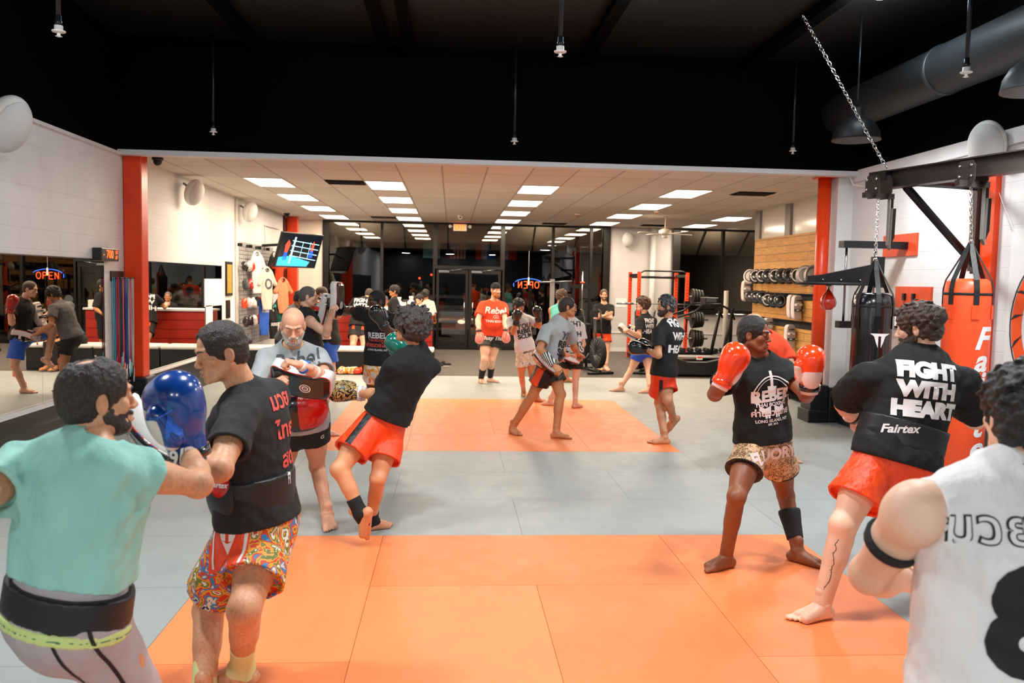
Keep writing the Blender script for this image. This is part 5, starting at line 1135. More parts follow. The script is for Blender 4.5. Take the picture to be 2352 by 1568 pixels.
    m.build('front', M['counter_red'], r); MB().box((-3.04, 18.56, 1.05), (-.38, 19.35, 1.09)).build('top', M['wallwhite_plain'], r); MB().box((-3.0, 18.7, .5), (-.5, 19.25, .53)).build('shelf', M['black_matte'], r)
    def bottle(c, h, rad, mt, lab, cap='black_matte', name='bottle'):
        r = empty(name, c, lab, 'bottle'); MB().lathe([(rad*.9, 0), (rad, .01), (rad, h*.62), (rad*.45, h*.78), (rad*.4, h*.86)], c, n=18).build('body', M[mt], r); MB().lathe([(rad*.5, h*.86), (rad*.5, h), (0, h)], c, n=14).build('cap', M[cap], r)
        return r
    x, y, z = at(917, 700, 18.9); bottle((x, y, 1.09), .34, .085, 'leather_white', 'tall white pump bottle on the counter', 'white_plastic'); x = at(944, 690, 19)[0]; bottle((x, 19.1, 1.09), .36, .10, 'pack_clear', 'second pale bottle on the counter by the youngster', 'white_plastic')
    x = at(925, 690, 19.1)[0]; MB().boxc((x, 19.1, 1.2), (.16, .2, .22)).build('card_terminal', M['cream_plastic'], label='small cream box standing on the counter', cat='box', bevel=.01); x = at(900, 710, 18.8)[0]; MB().boxc((x, 18.85, 1.15), (.34, .2, .12)).build('printer', M['white_plastic'], label='white printer at the end of the counter', cat='printer', bevel=.015)
    x = at(980, 705, 18.8)[0]; MB().boxc((x, 18.9, 1.17), (.3, .24, .16)).build('box', M['cream_plastic'], label='pale box on the counter beneath the cream top person', cat='box', bevel=.01)
    # floor items by the bench
    x, y, _ = fl = atz(838, 858); bottle((x, 16.1, 0), .30, .045, 'black_matte', 'black water bottle on the floor before the bench', 'steel')
    bottle((-8.26-atz(97, 850)[0], 15.2, 0), .30, .045, 'glove_orange', 'orange drink bottle standing near the mat edge', 'glove_orange')
    def shoe(c, yaw, mt, lab, grp=None):
        r = empty('shoe', c, lab, 'shoe', grp); c = V(c); d = dirv(yaw); F = Field(c-V(.2, .2, .02), c+V(.2, .2, .16), .007); s_ = V(d[1], -d[0], 0); F.cone(c-d*.09+V(0, 0, .04), c+d*.11+V(0, 0, .033), .042, .04, .02); F.cone(c-d*.08+V(0, 0, .06), c-d*.02+V(0, 0, .085), .04, .036, .02); F.ell(c-d*.07+V(0, 0, .13), (.028, .028, .04), None, .01, 's'); F.plane(c+V(0, 0, .018), (0, 0, -1)); link('upper', qmesh('upper', [F.extract(1)]), M[mt], r)
        m = MB(); m.prism([(math.cos(t)*.145*(1 if abs(t) < 9 else 1), math.sin(t)*.047) for t in [2*PI*i/20 for i in range(20)]], .02, c, np.array([d, s_*-1, V(0, 0, 1)])); m.build('sole', M['leather_white'], r)
        m = MB(); [m.tube([c+d*(.01+.022*k)+s_*.025+V(0, 0, .079-.008*k), c+d*(.01+.022*k)-s_*.025+V(0, 0, .079-.008*k)], .004, 0, 5) for k in range(4)]; m.build('laces', M['leather_white'], r)
    x, y, _ = atz(1003, 842); shoe((x, y, 0), 110, 'black_matte', 'black shoe on the rubber floor right of the bench'); shoe((x+.16, y+.12, 0), 80, 'black_matte', 'second black shoe lying just behind the first one'); x, y, _ = atz(610, 862); shoe((-3.2, 16.05, 0), -60, 'black_matte', 'black shoe under the front of the bench near the bald man')
    x, y, _ = atz(800, 856); r = tag(MB().tube([V(x-.45+.06*i, 16.08+.05*math.sin(i*1.7), .02+.012*abs(math.sin(i*2.3))) for i in range(16)], .012, 0, 6).build('hand_wrap', M['glove_orange']), 'long orange hand wrap trailing along the bench front', 'hand wrap')
    for k, (u, lab) in enumerate(((792, 'orange and white glove lying before the bench, left one'), (812, 'orange and white glove lying before the bench, right one'), (826, 'small orange pouch beside the water bottle'))):
        x, y, _ = atz(u, 855); F = Field(V(x-.2, 15.9, 0), V(x+.2, 16.25, .3), .009); F.ell((x, 16.08, .07), (.09, .08, .075), None, .02); F.cone((x-.05, 16.05, .06), (x+.09, 16.12, .1), .04, .05, .02); F.noise(.01, 30, k, 4); F.plane((0, 0, .002), (0, 0, -1)); tag(link('floor_glove', qmesh('g', [F.extract()]), M['pattern_orange' if k < 2 else 'glove_orange']), lab, 'glove')
    # ---------------- squat rack
    X0, X1, Y0, Y1 = 4.44, 5.60, 19.7, 20.7; r = empty('squat_rack', (5, 20.2, 0), 'orange and black power rack against the grey wall', 'rack')
    for x in (X0, X1):
        for y in (Y0, Y1):
            p = MB().box((x-.038, y-.038, 0), (x+.038, y+.038, 2.12)).build('upright', M['orange_rack'], r); m = MB()
            for k in range(24): m.boxc((x, y-.039, .3+k*.07), (.022, .004, .022))
            m.build('holes', M['black_matte'], p)
        MB().box((x-.03, Y0, 2.0), (x+.03, Y1, 2.07)).build('side_beam', M['black_metal'], r); MB().box((x-.03, Y0, .05), (x+.03, Y1, .12)).build('foot_beam', M['black_metal'], r); MB().box((x-.045, Y0-.6, 1.02), (x+.045, Y0+.0, 1.07)).tube([(x, Y0-.03, 1.02), (x, Y0-.03, .7)], .02, 0, 6).build('spotter_arm', M['black_metal'], r)
        MB().box((x-.05, Y0-.05, 1.28), (x+.05, Y0+.05, 1.44)).build('bar_hook', M['black_metal'], r)
    MB().tube([(X0, Y0, 2.08), (X0+.12, Y0, 2.14), (X1-.12, Y0, 2.14), (X1, Y0, 2.08)], .018, 0, 8).build('pull_up_bar', M['black_metal'], r); MB().tube([(X0, Y1, 2.0), (X1, Y1, 2.0)], .03, 0, 8).build('cross_beam', M['black_metal'], r)
    r = empty('barbell', (5.6, 19.6, 1.36), 'long steel barbell lying across the orange rack', 'barbell'); MB().tube([(3.9, 19.62, 1.36), (6.2, 19.62, 1.36)], .014, 0, 10).tube([(3.9, 19.62, 1.36), (4.3, 19.62, 1.36)], .025, 0, 10).tube([(5.8, 19.62, 1.36), (6.2, 19.62, 1.36)], .025, 0, 10).build('bar', M['steel'], r)
    r = empty('barbell', (7.3, 19.6, 1.12), 'steel barbell under the far right window', 'barbell'); MB().tube([(6.3, 19.6, 1.14), (8.3, 19.6, 1.14)], .02, 0, 10).build('bar', M['chrome'], r); MB().box((6.6, 19.5, 0), (6.68, 19.6, 1.12)).box((7.9, 19.5, 0), (7.98, 19.6, 1.12)).box((6.3, 19.3, 0), (8.2, 19.8, .06)).build('stand', M['black_metal'], r)
    # plates
    def plate(c, rad, lab, th=.05):
        r = tag(MB().lathe([(.026, 0), (rad*.32, 0), (rad*.34, .012), (rad*.8, .012), (rad*.84, 0), (rad*.97, 0), (rad, .008), (rad, th-.008), (rad*.97, th), (rad*.84, th), (rad*.8, th-.012), (rad*.34, th-.012), (rad*.32, th), (.026, th)], c, (1, 0, 0), 30).build('weight_plate', M['plate_iron']), lab, 'weight plate', 'weight plates on the pegs of the rack')
    for px_, z, rad, nn, lab in ((5.72, 1.55, .19, 4, 'dark weight plate on the top peg of the rack'), (5.74, 1.0, .21, 4, 'dark weight plate on the middle peg of the rack'), (5.74, .55, .225, 4, 'dark weight plate on the lowest peg of the rack')):
        for k in range(nn): plate((px_+k*.07, 19.7, z), rad*(1-.05*k), lab)
        MB().tube([(X1+.02, 19.7, z), (px_+nn*.07+.12, 19.7, z)], .022, 0, 8).build('plate_peg', M['steel'], bpy.data.objects['squat_rack'])
    # flat bench with a rail of small dumbbells
    r = empty('dumbbell_shelf', (5.9, 18.9, 0), 'low black shelf of dumbbells behind the bearded man', 'shelf'); MB().box((5.2, 18.8, .22), (6.4, 19.1, .28)).box((5.25, 18.8, 0), (5.31, 19.1, .22)).box((6.3, 18.8, 0), (6.36, 19.1, .22)).build('frame', M['black_metal'], r)
    for k in range(6):
        c = V(5.32+k*.19, 18.95, .335); r = empty('dumbbell', c, 'black hex dumbbell on the low shelf behind the bearded man', 'dumbbell', 'dumbbells on the low shelf'); MB().tube([c-V(0, .09, 0), c+V(0, .09, 0)], .016, 0, 8).build('grip', M['chrome'], r); MB().lathe([(.05, -.15), (.055, -.14), (.055, -.06), (.05, -.05)], c, (0, 1, 0), 6, smooth=False).build('head', M['rubber'], r); MB().lathe([(.05, .05), (.055, .06), (.055, .14), (.05, .15)], c, (0, 1, 0), 6, smooth=False).build('head', M['rubber'], r)
    # treadmill
    r = empty('treadmill', (5.1, 17, 0), 'black curved treadmill behind the bearded man', 'treadmill'); m = MB(); a, b, y0, y1 = 4.35, 6.05, 16.35, 17.25
    m.prism([(a, .03), (b, .03), (b, .42), (b-.15, .46), (5.1, .30), (a+.35, .30), (a, .42)], y1-y0, (0, y1, 0), np.array([V(1, 0, 0), V(0, 0, 1), V(0, -1, 0)])); m.build('base', M['dark_plastic'], r, bevel=.02)
    MB().boxc((5.0, 16.8, .37), (1.1, .52, .02)).build('belt', M['stud'], r); MB().boxc((4.95, 16.34, .38), (.12, .01, .07)).build('sticker', M['print_white'], r); MB().boxc((4.95, 16.33, .395), (.1, .008, .025)).build('sticker_band', M['glove_orange'], r)
    for y in (16.42, 17.18): MB().tube([(5.42, y, .3), (5.62, y, 1.38)], .035, 0, 8).build('post', M['black_metal'], r); MB().tube([(4.5, y, 1.18), (4.85, y, 1.3), (5.0, y, 1.44), (5.35, y, 1.45), (5.6, y, 1.33), (5.66, y, 1.15)], .022, 0, 8).build('handrail', M['black_metal'], r)
    MB().boxc((5.25, 16.8, 1.50), (.28, .34, .16)).tube([(5.5, 16.8, 1.3), (5.3, 16.8, 1.5)], .03, 0, 8).build('console', M['dark_plastic'], r, bevel=.02); MB().boxc((5.24, 16.625, 1.53), (.2, .01, .08)).build('display', M['print_grey'], r)
    # pole, balls
    x, y, _ = at(1664, 790, 17.5); MB().lathe([(.05, 0), (.05, 1.7), (.045, 1.72)], (x, 17.5, 0), n=16).build('foam_roller_pole', M['cream_plastic'], label='tall pale cylinder standing right of the treadmill', cat='pole')
    # air bikes
    def bike(x, y, yaw, lab):
        r = empty('air_bike', (x, y, 0), lab, 'exercise bike'); d = dirv(yaw); s_ = V(d[1], -d[0], 0); p = lambda a, b, z: V(x, y, 0)+d*a+s_*b+V(0, 0, z)
        MB().tube([p(-.5, -.28, .03), p(-.5, .28, .03)], .028, 0, 8).tube([p(.5, -.28, .03), p(.5, .28, .03)], .028, 0, 8).tube([p(-.5, 0, .05), p(.5, 0, .05)], .035, 0, 8).build('floor_frame', M['black_metal'], r)
        MB().tube([p(-.2, 0, .05), p(-.3, 0, .9)], .028, 0, 8).tube([p(.3, 0, .1), p(.15, 0, 1.1)], .03, 0, 8).build('frame', M['black_metal'], r)
        c = p(.35, 0, .42); MB().lathe([(.29, -.06), (.31, -.05), (.31, .05), (.29, .06)], c, s_, 30).build('fan_cage', M['black_matte'], r); m = MB(); [m.tube([c+s_*.065+(d*math.cos(k)+V(0, 0, math.sin(k)))*.05, c+s_*.065+(d*math.cos(k)+V(0, 0, math.sin(k)))*.29], .004, 0, 5) for k in np.linspace(0, 2*PI, 20)]; [m.tube([c-s_*.065+(d*math.cos(k)+V(0, 0, math.sin(k)))*.05, c-s_*.065+(d*math.cos(k)+V(0, 0, math.sin(k)))*.29], .004, 0, 5) for k in np.linspace(0, 2*PI, 20)]; m.build('fan_grille', M['steel'], r)
        MB().boxc(p(-.32, 0, .95), (.2, .26, .07), 0, np.array([s_, d, V(0, 0, 1)]), .03).build('saddle', M['black_matte'], r); MB().boxc(p(.12, 0, 1.2), (.16, .04, .14)).build('monitor', M['dark_plastic'], r)
        for q in (-1, 1): MB().tube([p(.25, q*.15, .45), p(.12, q*.17, .9), p(.0, q*.2, 1.25), p(-.12, q*.2, 1.28)], .018, 0, 8).build('arm_lever', M['black_metal'], r); MB().tube([p(0, q*.05, .38), p(.06*q, q*.13, .30), p(.06*q, q*.22, .30)], .014, 0, 6).boxc(p(.06*q, q*.2, .29), (.1, .09, .03), 0, np.array([s_, d, V(0, 0, 1)])).build('pedal', M['steel'], r)
    x, y, _ = atz(1362, 858); bike(x, y+.35, 165, 'black air bike with fan wheel left of the man with folded arms'); x, y, _ = atz(1475, 858); bike(x+.1, y+.35, 200, 'black air bike half hidden behind the man in blue shorts')
    # cable station left of the folded-arms man
    x = at(1338, 700, 19.2)[0]; r = empty('cable_machine', (x, 19.2, 0), 'black weight stack machine with a chrome post by the dark window', 'machine')
    MB().box((x-.25, 18.9, 0), (x+.25, 19.5, .08)).box((x-.22, 19.35, .08), (x-.16, 19.41, 1.75)).box((x+.16, 19.35, .08), (x+.22, 19.41, 1.75)).box((x-.22, 19.33, 1.7), (x+.22, 19.43, 1.78)).build('frame', M['black_metal'], r); m = MB(); [m.box((x-.14, 19.3, .1+.06*k), (x+.14, 19.44, .15+.06*k)) for k in range(16)]; m.build('weight_stack', M['black_matte'], r); MB().lathe([(.012, 1.1), (.012, 2.1)], (x, 19.3, 0), n=8).build('chrome_post', M['chrome'], r); MB().lathe([(.05, 0), (.055, .02), (.02, .05)], (x, 19.3, 1.82), n=14).build('orange_collar', M['glove_orange'], r)
    x = at(1268, 680, 19.6)[0]; r = empty('lat_tower', (x, 19.6, 0), 'steel tower frame behind the teal top person', 'machine'); MB().box((x-.05, 19.55, 0), (x+.05, 19.65, 1.9)).build('post', M['stud'], r); MB().box((x-.3, 19.2, 0), (x+.3, 20, .06)).build('foot', M['black_metal'], r); MB().tube([(x-.35, 19.5, 1.82), (x+.45, 19.5, 1.86)], .016, 0, 8).build('bar', M['steel'], r)
    # ---------------- wood slat wall
    t = NT('pine'); c = t.new('ShaderNodeTexCoord'); sp = t.new('ShaderNodeSeparateXYZ'); t.l(c.outputs['Object'], sp.inputs[0]); cb = t.new('ShaderNodeCombineXYZ'); t.l(sp.outputs[1], cb.inputs[0]); t.l(sp.outputs[2], cb.inputs[1]); b = t.new('ShaderNodeTexBrick'); t.l(cb.outputs[0], b.inputs['Vector']); b.inputs['Scale'].default_value = 1; b.inputs['Brick Width'].default_value = 1.9; b.inputs['Row Height'].default_value = .14; b.inputs['Mortar Size'].default_value = .004; b.inputs['Color1'].default_value = hexc('#c98c45'); b.inputs['Color2'].default_value = hexc('#dba35c'); b.inputs['Mortar'].default_value = hexc('#5a3a1c')
    n = t.noise(3, 6, t.coord((1, 1.2, 14))); g = t.ramp(n.outputs['Fac'], [(.35, (.72, .72, .72, 1)), (.65, (1, 1, 1, 1))]); t.l(t.mix(1, b.outputs['Color'], g, 'MULTIPLY'), t.b.inputs['Base Color']); t.b.inputs['Roughness'].default_value = .5; M['pine'] = t.m
    r = empty('slat_wall', (6.08, 14, .2), 'pine plank display wall with black rails behind the red pole', 'display wall'); XS = 6.06
    for z0, z1 in ((2.14, 2.76), (1.72, 2.04), (1.24, 1.60), (.2, 1.10)): MB().box((XS, 11.5, z0), (XS+.04, 16.55, z1)).build('planks', M['pine'], r)
    MB().box((XS+.04, 11.5, .2), (XS+.055, 16.55, 2.76)).build('backing', M['black_matte'], r)
    for z in (2.12, 1.70, 1.22): MB().box((XS-.02, 11.5, z), (XS, 16.55, z+.02)).build('rail', M['black_metal'], r)
    # pads and mitts hung on the rails
    def mitt(y, z, lab, mt='pad_black', sz=1.0, grp=None):
        r = empty('focus_mitt', (XS-.12, y, z), lab, 'focus mitt', grp); c = V(XS-.13, y, z); F = Field(c-.2*sz, c+.2*sz, .008); A = frame(nrm(V(-.35, -.85, .25)), (0, 0, 1)); F.ell(c, (.11*sz, .045*sz, .13*sz), A, .02); F.ell(c-A[1]*.03, (.09*sz, .04*sz, .09*sz), A, .02); link('shell', qmesh('s', [F.extract(1)]), M[mt], r)
        m = MB(); m.loft([[c+A[1]*.040*sz+A[0]*math.cos(2*PI*j/20)*.085*q*sz+A[2]*math.sin(2*PI*j/20)*.10*q*sz for j in range(20)] for q in (1.02, 1.0, .85)], 0, True, False); m.build('rim', M['leather_white' if rnd.random() < .3 else 'print_grey'], r)
        MB().tube([c, V(XS, y, z+.12)], .006, 0, 6).build('loop', M['black_metal'], r); return r
    ws = ['leather_white', 'pad_black', 'pad_black', 'pad_black', 'pad_black', 'pad_black', 'pad_black', 'pad_black', 'stud', 'stud']
    for k in range(10): mitt(16.4-k*.33, 2.02, 'focus mitt on the top rail, %s from the window end' % ('first first second third fourth fifth sixth seventh eighth ninth tenth'.split()[k+1]), ws[k], 1.15 if k < 8 else 1.45)
    for k in range(6): mitt(16.3-k*.3, 1.62-(.05 if k > 2 else 0), 'black glove or mitt on the middle rail, %s from the window end' % ('first second third fourth fifth sixth'.split()[k]), 'pad_black', 1.05)
    for k, (u, v, lab) in enumerate(((1818, 704, 'white-edged kick pad on the middle rail, left one'), (1828, 706, 'white-edged kick pad on the middle rail, right one'), (1812, 772, 'white-edged kick pad on the lowest rail below the pair'), (1762, 755, 'white-edged kick pad behind the leopard shorts fighter'), (1712, 668, 'pale pad hanging at the free end of the plank wall'))):
        p = atx(u, v, XS-.12); thai_pad(p, V(0, .05, 1), V(-.3, .95, .05), lab, L=.42, W=.17, T=.09, curve=.2, straps=True, ring=False, motif=False)
    # ---------------- bags at the right
    def heavy_bag(top, rad, zt, zb, mats, lab, logo=None, letters=None):
        cx, cy = top; r = empty('heavy_bag', (cx, cy, zt), lab, 'punching bag'); n = 40; prof = [(rad*.6, zb), (rad*.93, zb+.015), (rad, zb+.05), (rad*1.015, zb+.5), (rad*1.0, zt-.45), (rad, zt-.12), (rad*.93, zt-.03), (rad*.72, zt+.0), (0, zt+.0)]
        MB().lathe([(0, zb)]+prof, (cx, cy, 0), n=n).build('bag_body', M[mats[0]], r); body = r.children[0]
        MB().lathe([(rad*1.005, zt-.14), (rad*1.012, zt-.14), (rad*1.0, zt-.118), (rad*.99, zt-.118)], (cx, cy, 0), n=n).build('rim_band', M['black_elastic'], r)
        ap = V(cx, cy, zt+.30)
        for k in range(6):
            a = 2*PI*k/6+.3; d = V(math.cos(a), math.sin(a), 0); pts = [ap+d*.015, ap+d*.05-V(0, 0, .08), V(cx, cy, zt-.01)+d*rad*.92, V(cx, cy, zt-.09)+d*rad*1.01, V(cx, cy, zt-.22)+d*rad*1.015]
            m = MB(); s_ = V(-d[1], d[0], 0); rings = []
            for i, p in enumerate(pts):
                w_ = .012 if i == 0 else .022; nn = d if i > 1 else nrm(d+V(0, 0, .4)); rings.append([p-s_*w_, p+s_*w_, p+s_*w_+nn*.006, p-s_*w_+nn*.006])
            m.loft(rings, 0, False, True); o = m.build('strap', M['belt_black'], r); m = MB(); p = V(cx, cy, zt-.22)+d*rad*1.01; q = V(cx, cy, zt-.34)+d*rad*1.01; m.loft([[p-s_*.032, p+s_*.032, p+s_*.032+d*.005, p-s_*.032+d*.005], [q-s_*.032, q+s_*.032, q+s_*.032+d*.006, q-s_*.032+d*.006]], 0, False, True); m.build('reinforcement', M[mats[0]], o)
            m = MB(); m.tube([ap+V(0, 0, .05), ap+d*.02], .006, 0, 6); m.build('clip', M['chrome'], o)
        wm = body.data.copy(); wm.transform(Matrix.Translation(r.location)); bm = bmesh.new(); bm.from_mesh(wm); bvh = BVHTree.FromBMesh(bm); bm.free()
        return r, body, bvh
    pB = at(2003, 750, 7.8); zt = at(2003, 672, 7.8)[2]; r, body, bvh = heavy_bag((pB[0], 7.8), .185, zt, .55, ['pad_black'], 'black leather heavy bag hanging behind the man with tied-up curls')
    f = nrm(V(-pB[0], -7.8, 0)); ax = V(-f[1], f[0], 0); ax = ax if ax[0] > 0 else -ax; project('emblem', shape_mesh([[(-.085, .06), (.085, .06), (.05, .035), (-.05, .035)], [(-.05, .04), (-.012, .04), (-.012, -.075), (-.03, -.03)], [(.05, .04), (.012, .04), (.012, -.075), (.03, -.03)]]), bvh, at(2020, 778, 7.8), ax, V(0, 0, 1), f, M['print_white'], body, lift=.003)
    tb = at(2018, 440, 7.8); chain_mb((pB[0], 7.8, zt+.33), tb).build('chain', M['chrome'], r)
    pR = at(2216, 800, 6.9); zt = at(2216, 640, 6.9)[2]; r, body, bvh = heavy_bag((pR[0], 6.9), .188, zt, .24, ['leather_orange'], 'long red-orange heavy bag with white lettering at right')
    f = nrm(V(-pR[0], -6.9, 0)); ax = V(-f[1], f[0], 0); ax = ax if ax[0] > 0 else -ax
    zz = 1.42
    for i, ch in enumerate('Fairtex'): project('bag_lettering', text_mesh(ch, .26, .03, .3), bvh, V(pR[0], 6.9, zz-.185*i)+ax*.075, ax, V(0, 0, 1), nrm(f+ax*.3), M['print_white'], body, lift=.003)
    chain_mb((pR[0], 6.9, zt+.33), at(2230, 400, 6.9)).build('chain', M['chrome'], r)
    # beam with trolleys
    a, b = at(2035, 408, 7.9), at(2245, 372, 6.9); d = nrm(b-a); d[2] = 0; d = nrm(d); b2 = V(a)+d*4.2; a = V(a[0], a[1], 2.87); b2[2] = 2.87; s_ = V(d[1], -d[0], 0); r = empty('bag_rail', a, 'brown steel beam on wall brackets carrying the heavy bags', 'beam'); A = np.array([d, s_, V(0, 0, 1)])
    MB().boxc((a+b2)/2+V(0, 0, .08), (4.2, .12, .012), 0, A).boxc((a+b2)/2-V(0, 0, .08), (4.2, .12, .012), 0, A).boxc((a+b2)/2, (4.2, .012, .16), 0, A).build('girder', M['brown_metal'], r)
    MB().boxc(a-d*.03+V(0, 0, .04), (.22, .16, .09), 0, A).build('end_block', M['black_metal'], r)
    pt = V(RX-.05, 8.2, 0); MB().boxc((pt[0], pt[1], 2.5), (.10, .10, .95)).build('wall_post', M['brown_metal'], r); e = a+d*(a[1]-8.2)*-1; 
    MB().tube([V(pt[0], 8.2, 2.88), V(a[0], 7.9, 2.88)], .045, 0, 4).build('cross_arm', M['black_metal'], r); MB().tube([V(pt[0]-.05, 8.15, 2.1), V(a[0]+.12, 7.75, 2.8)], .05, 0, 4).build('diagonal_brace', M['black_metal'], r)
    MB().boxc((RX-.02, 8.2, 2.15), (.04, .2, .3)).build('foot_plate', M['black_metal'], r)
    for nm, T, lab in (('t1', V(tb[0], 7.8, 2.80), 'steel beam trolley above the black heavy bag'), ('t2', V(at(2236, 388, 6.9)[0], 6.9, 2.82), 'steel beam trolley above the red-orange heavy bag')):
        r = empty('rail_trolley', T, lab, 'trolley'); 
        for q in (-1, 1):
            m = MB(); m.prism([(-.09, .06), (-.06, .1), (.06, .1), (.09, .06), (.09, -.06), (.05, -.12), (-.05, -.12), (-.09, -.06)], .01, T+s_*q*.075-s_*.005, np.array([d, V(0, 0, 1), s_])); p = m.build('side_plate', M['brown_metal'], r); m = MB(); [m.sphere(T+s_*q*.088+d*x+V(0, 0, z), .013, 0, 8) for x, z in ((-.06, .06), (.06, .06), (-.06, -.03), (.06, -.03), (0, -.09))]; m.build('bolts', M['chrome'], p)
        MB().boxc(T+d*.0-V(0, 0, .09), (.05, .34, .05), 0, np.array([d, s_, V(0, 0, 1)])).build('lock_arm', M['brown_metal'], r)
        for k, off in enumerate((.13, .17)): c = T-s_*off-V(0, 0, .1); MB().tube([c, c-V(0, 0, .45), c-s_*.03-V(0, 0, .5-.12*k), c-s_*.035-V(0, 0, .1)], 0, flat=(.016, .002, s_)).build('hanging_strap', M['belt_black' if k else 'stud'], r)
    ch = at(1845, 18, 8.6); chain_mb((ch[0], 8.6, HZ-.14), a+V(0, 0, .12), .06, .016, .005).build('support_chain', M['chrome'], label='long diagonal steel chain from the black ceiling to the beam end', cat='chain')
    # red square column on the right wall
    MB().box((RX-.06, 7.93, .48), (RX, 8.12, CZ-.1)).build('column_far_right', M['orange_paint'], kind='structure')
    # speed bag platform
    c = at(1903, 668, 9.5); zp = 1.86; r = empty('speed_bag_platform', (4.7, 9.5, zp), 'black adjustable speed bag platform fixed to the right wall', 'platform')
    MB().lathe([(.38, 0), (.38, .03)], (4.42, 9.55, zp), n=36).build('drum', M['black_matte'], r); m = MB(); m.prism([(4.12, zp+.03), (4.95, zp+.03), (4.95, zp+.26), (4.3, zp+.12), (4.12, zp+.10)], .05, (0, 9.5, 0), np.array([V(1, 0, 0), V(0, 0, 1), V(0, 1, 0)])); m.build('wedge_arm', M['black_metal'], r)
    MB().box((4.1, 9.49, zp+.0), (5.0, 9.56, zp+.045)).build('lower_rail', M['black_metal'], r); MB().box((4.92, 9.46, zp-.02), (5.02, 9.6, zp+.34)).build('carriage', M['black_metal'], r); m = MB(); [m.sphere((x, 9.49, zp+.06), .014, 0, 8) for x in (4.3, 4.52, 4.75)]; m.build('bolts', M['steel'], r)
    for x in (4.62, 4.97): MB().tube([(x, 9.6, zp-.45), (x, 9.6, zp+.52)], .014, 0, 8).build('guide_rod', M['steel'], r)
    MB().box((4.55, 9.52, zp+.44), (RX, 9.66, zp+.52)).build('wall_arm', M['black_metal'], r); MB().box((4.55, 9.55, zp-.5), (RX, 9.66, zp-.42)).build('wall_arm', M['black_metal'], r); MB().lathe([(.05, 0), (.05, .06)], (4.62, 9.6, zp-.5), n=12).build('knob', M['black_matte'], r)
    for y0, y1, z0, z1 in ((9.9, 10.5, 2.12, 2.28), ): MB().box((RX-.025, 9.35, zp+.36), (RX, 10.1, zp+.62)).build('backing_plate', M['orange_plate'], r)
    cb_ = V(c[0], 9.5, zp); r = empty('speed_bag', cb_, 'small red teardrop speed bag under the black platform', 'speed bag'); MB().lathe([(0, -.29), (.045, -.285), (.085, -.25), (.095, -.21), (.085, -.16), (.05, -.10), (.02, -.065), (.012, -.05)], cb_+V(0, 0, -.0), n=26).build('bladder', M['glove_red2'], r); MB().lathe([(.012, -.055), (.01, -.02), (.03, -.015), (.03, 0)], cb_, n=12).build('swivel', M['steel'], r); m = MB()
    for a_ in (0, PI/2, PI, 1.5*PI): m.tube([cb_+V(math.cos(a_+.6)*q*1.01, math.sin(a_+.6)*q*1.01, z) for q, z in ((.03, -.07), (.052, -.10), (.087, -.16), (.097, -.21), (.087, -.25), (.045, -.287))], .002, 0, 5)
    m.build('seams', M['leather_pink'], r)
    # uppercut target on the second plate
    r = empty('wall_target', (RX, 9.3, 1.6), 'orange wall plate with a black pad and white disc behind the black bag', 'target'); MB().box((RX-.03, 9.0, 1.62), (RX, 9.75, 1.86)).build('plate', M['orange_plate'], r); MB().box((RX-.3, 8.98, 1.36), (RX-.03, 9.85, 1.62)).build('pad', M['pad_black'], r, bevel=.03); MB().lathe([(.09, 0), (.09, .006)], (RX-.302, 9.2, 1.5), (-1, 0, 0), 22).build('disc', M['print_white'], r); MB().box((RX-.06, 9.3, 1.7), (RX-.03, 9.34, 1.78)).box((RX-.06, 9.5, 1.7), (RX-.03, 9.54, 1.78)).build('bolts', M['black_metal'], r)
    # banner at the right edge
    r = empty('wall_banner', (RX, 7, 2.4), 'white wall banner with an orange and black ring, right edge', 'banner'); MB().box((RX-.012, 5.2, .7), (RX-.004, 7.72, 2.42)).build('cloth', M['print_white'], r); pl = ring_poly(0, 0, .42, .56, 48, 1.15)
    flat_on('ring', shape_mesh(pl), V(RX-.013, 7.08, 1.52), V(0, -1, 0), V(0, 0, 1), M['print_orange'], r, lift=.002); pl = [[(math.cos(a_)*r0, math.sin(a_)*r0*1.15) for a_, r0 in ((t_, .40), (t_+.10, .50), (t_+.16, .58), (t_+.06, .52))] for t_ in np.linspace(0, 2*PI, 16)]+ring_poly(0, 0, .57, .585, 40, 1.15)
    flat_on('ring_stripes', shape_mesh(pl), V(RX-.013, 7.08, 1.52), V(0, -1, 0), V(0, 0, 1), M['print_black'], r, lift=.005)
    m = MB(); m.tube([(RX-.02, 7.7, 2.4), (RX-.02, 8.0, 2.9)], .004, 0, 5); m.build('cord', M['print_white'], r)
    # conduit at the top of the right wall, low dark gear under it
    MB().tube([(5.2, 10.8, 3.28), (5.25, 10.8, 3.18), (RX-.03, 10.6, 3.14), (RX-.03, 8.3, 3.14)], .014, 0, 8).build('wall_conduit', M['cream_plastic'], label='thin conduit along the top of the right wall', cat='pipe')
    r = empty('storage_rack', (6, 12.6, 0), 'low black rack of curved plates beyond the red pole', 'rack'); MB().box((4.6+.9, 12.3, .1), (5.95, 15.8, .18)).box((5.5, 12.3, 0), (5.56, 12.4, .3)).box((5.5, 15.7, 0), (5.56, 15.8, .3)).build('frame', M['black_metal'], r)
    for k in range(6):
        y = 12.5+k*.22; tag(MB().lathe([(.03, 0), (.2, 0), (.21, .01), (.21, .05), (.2, .06), (.03, .06)], (5.72, y, .40), (0, 1, .15), 24).build('rubber_plate', M['rubber']), 'black rubber plate standing in the low rack beyond the red pole', 'weight plate', 'rubber plates in the low rack')
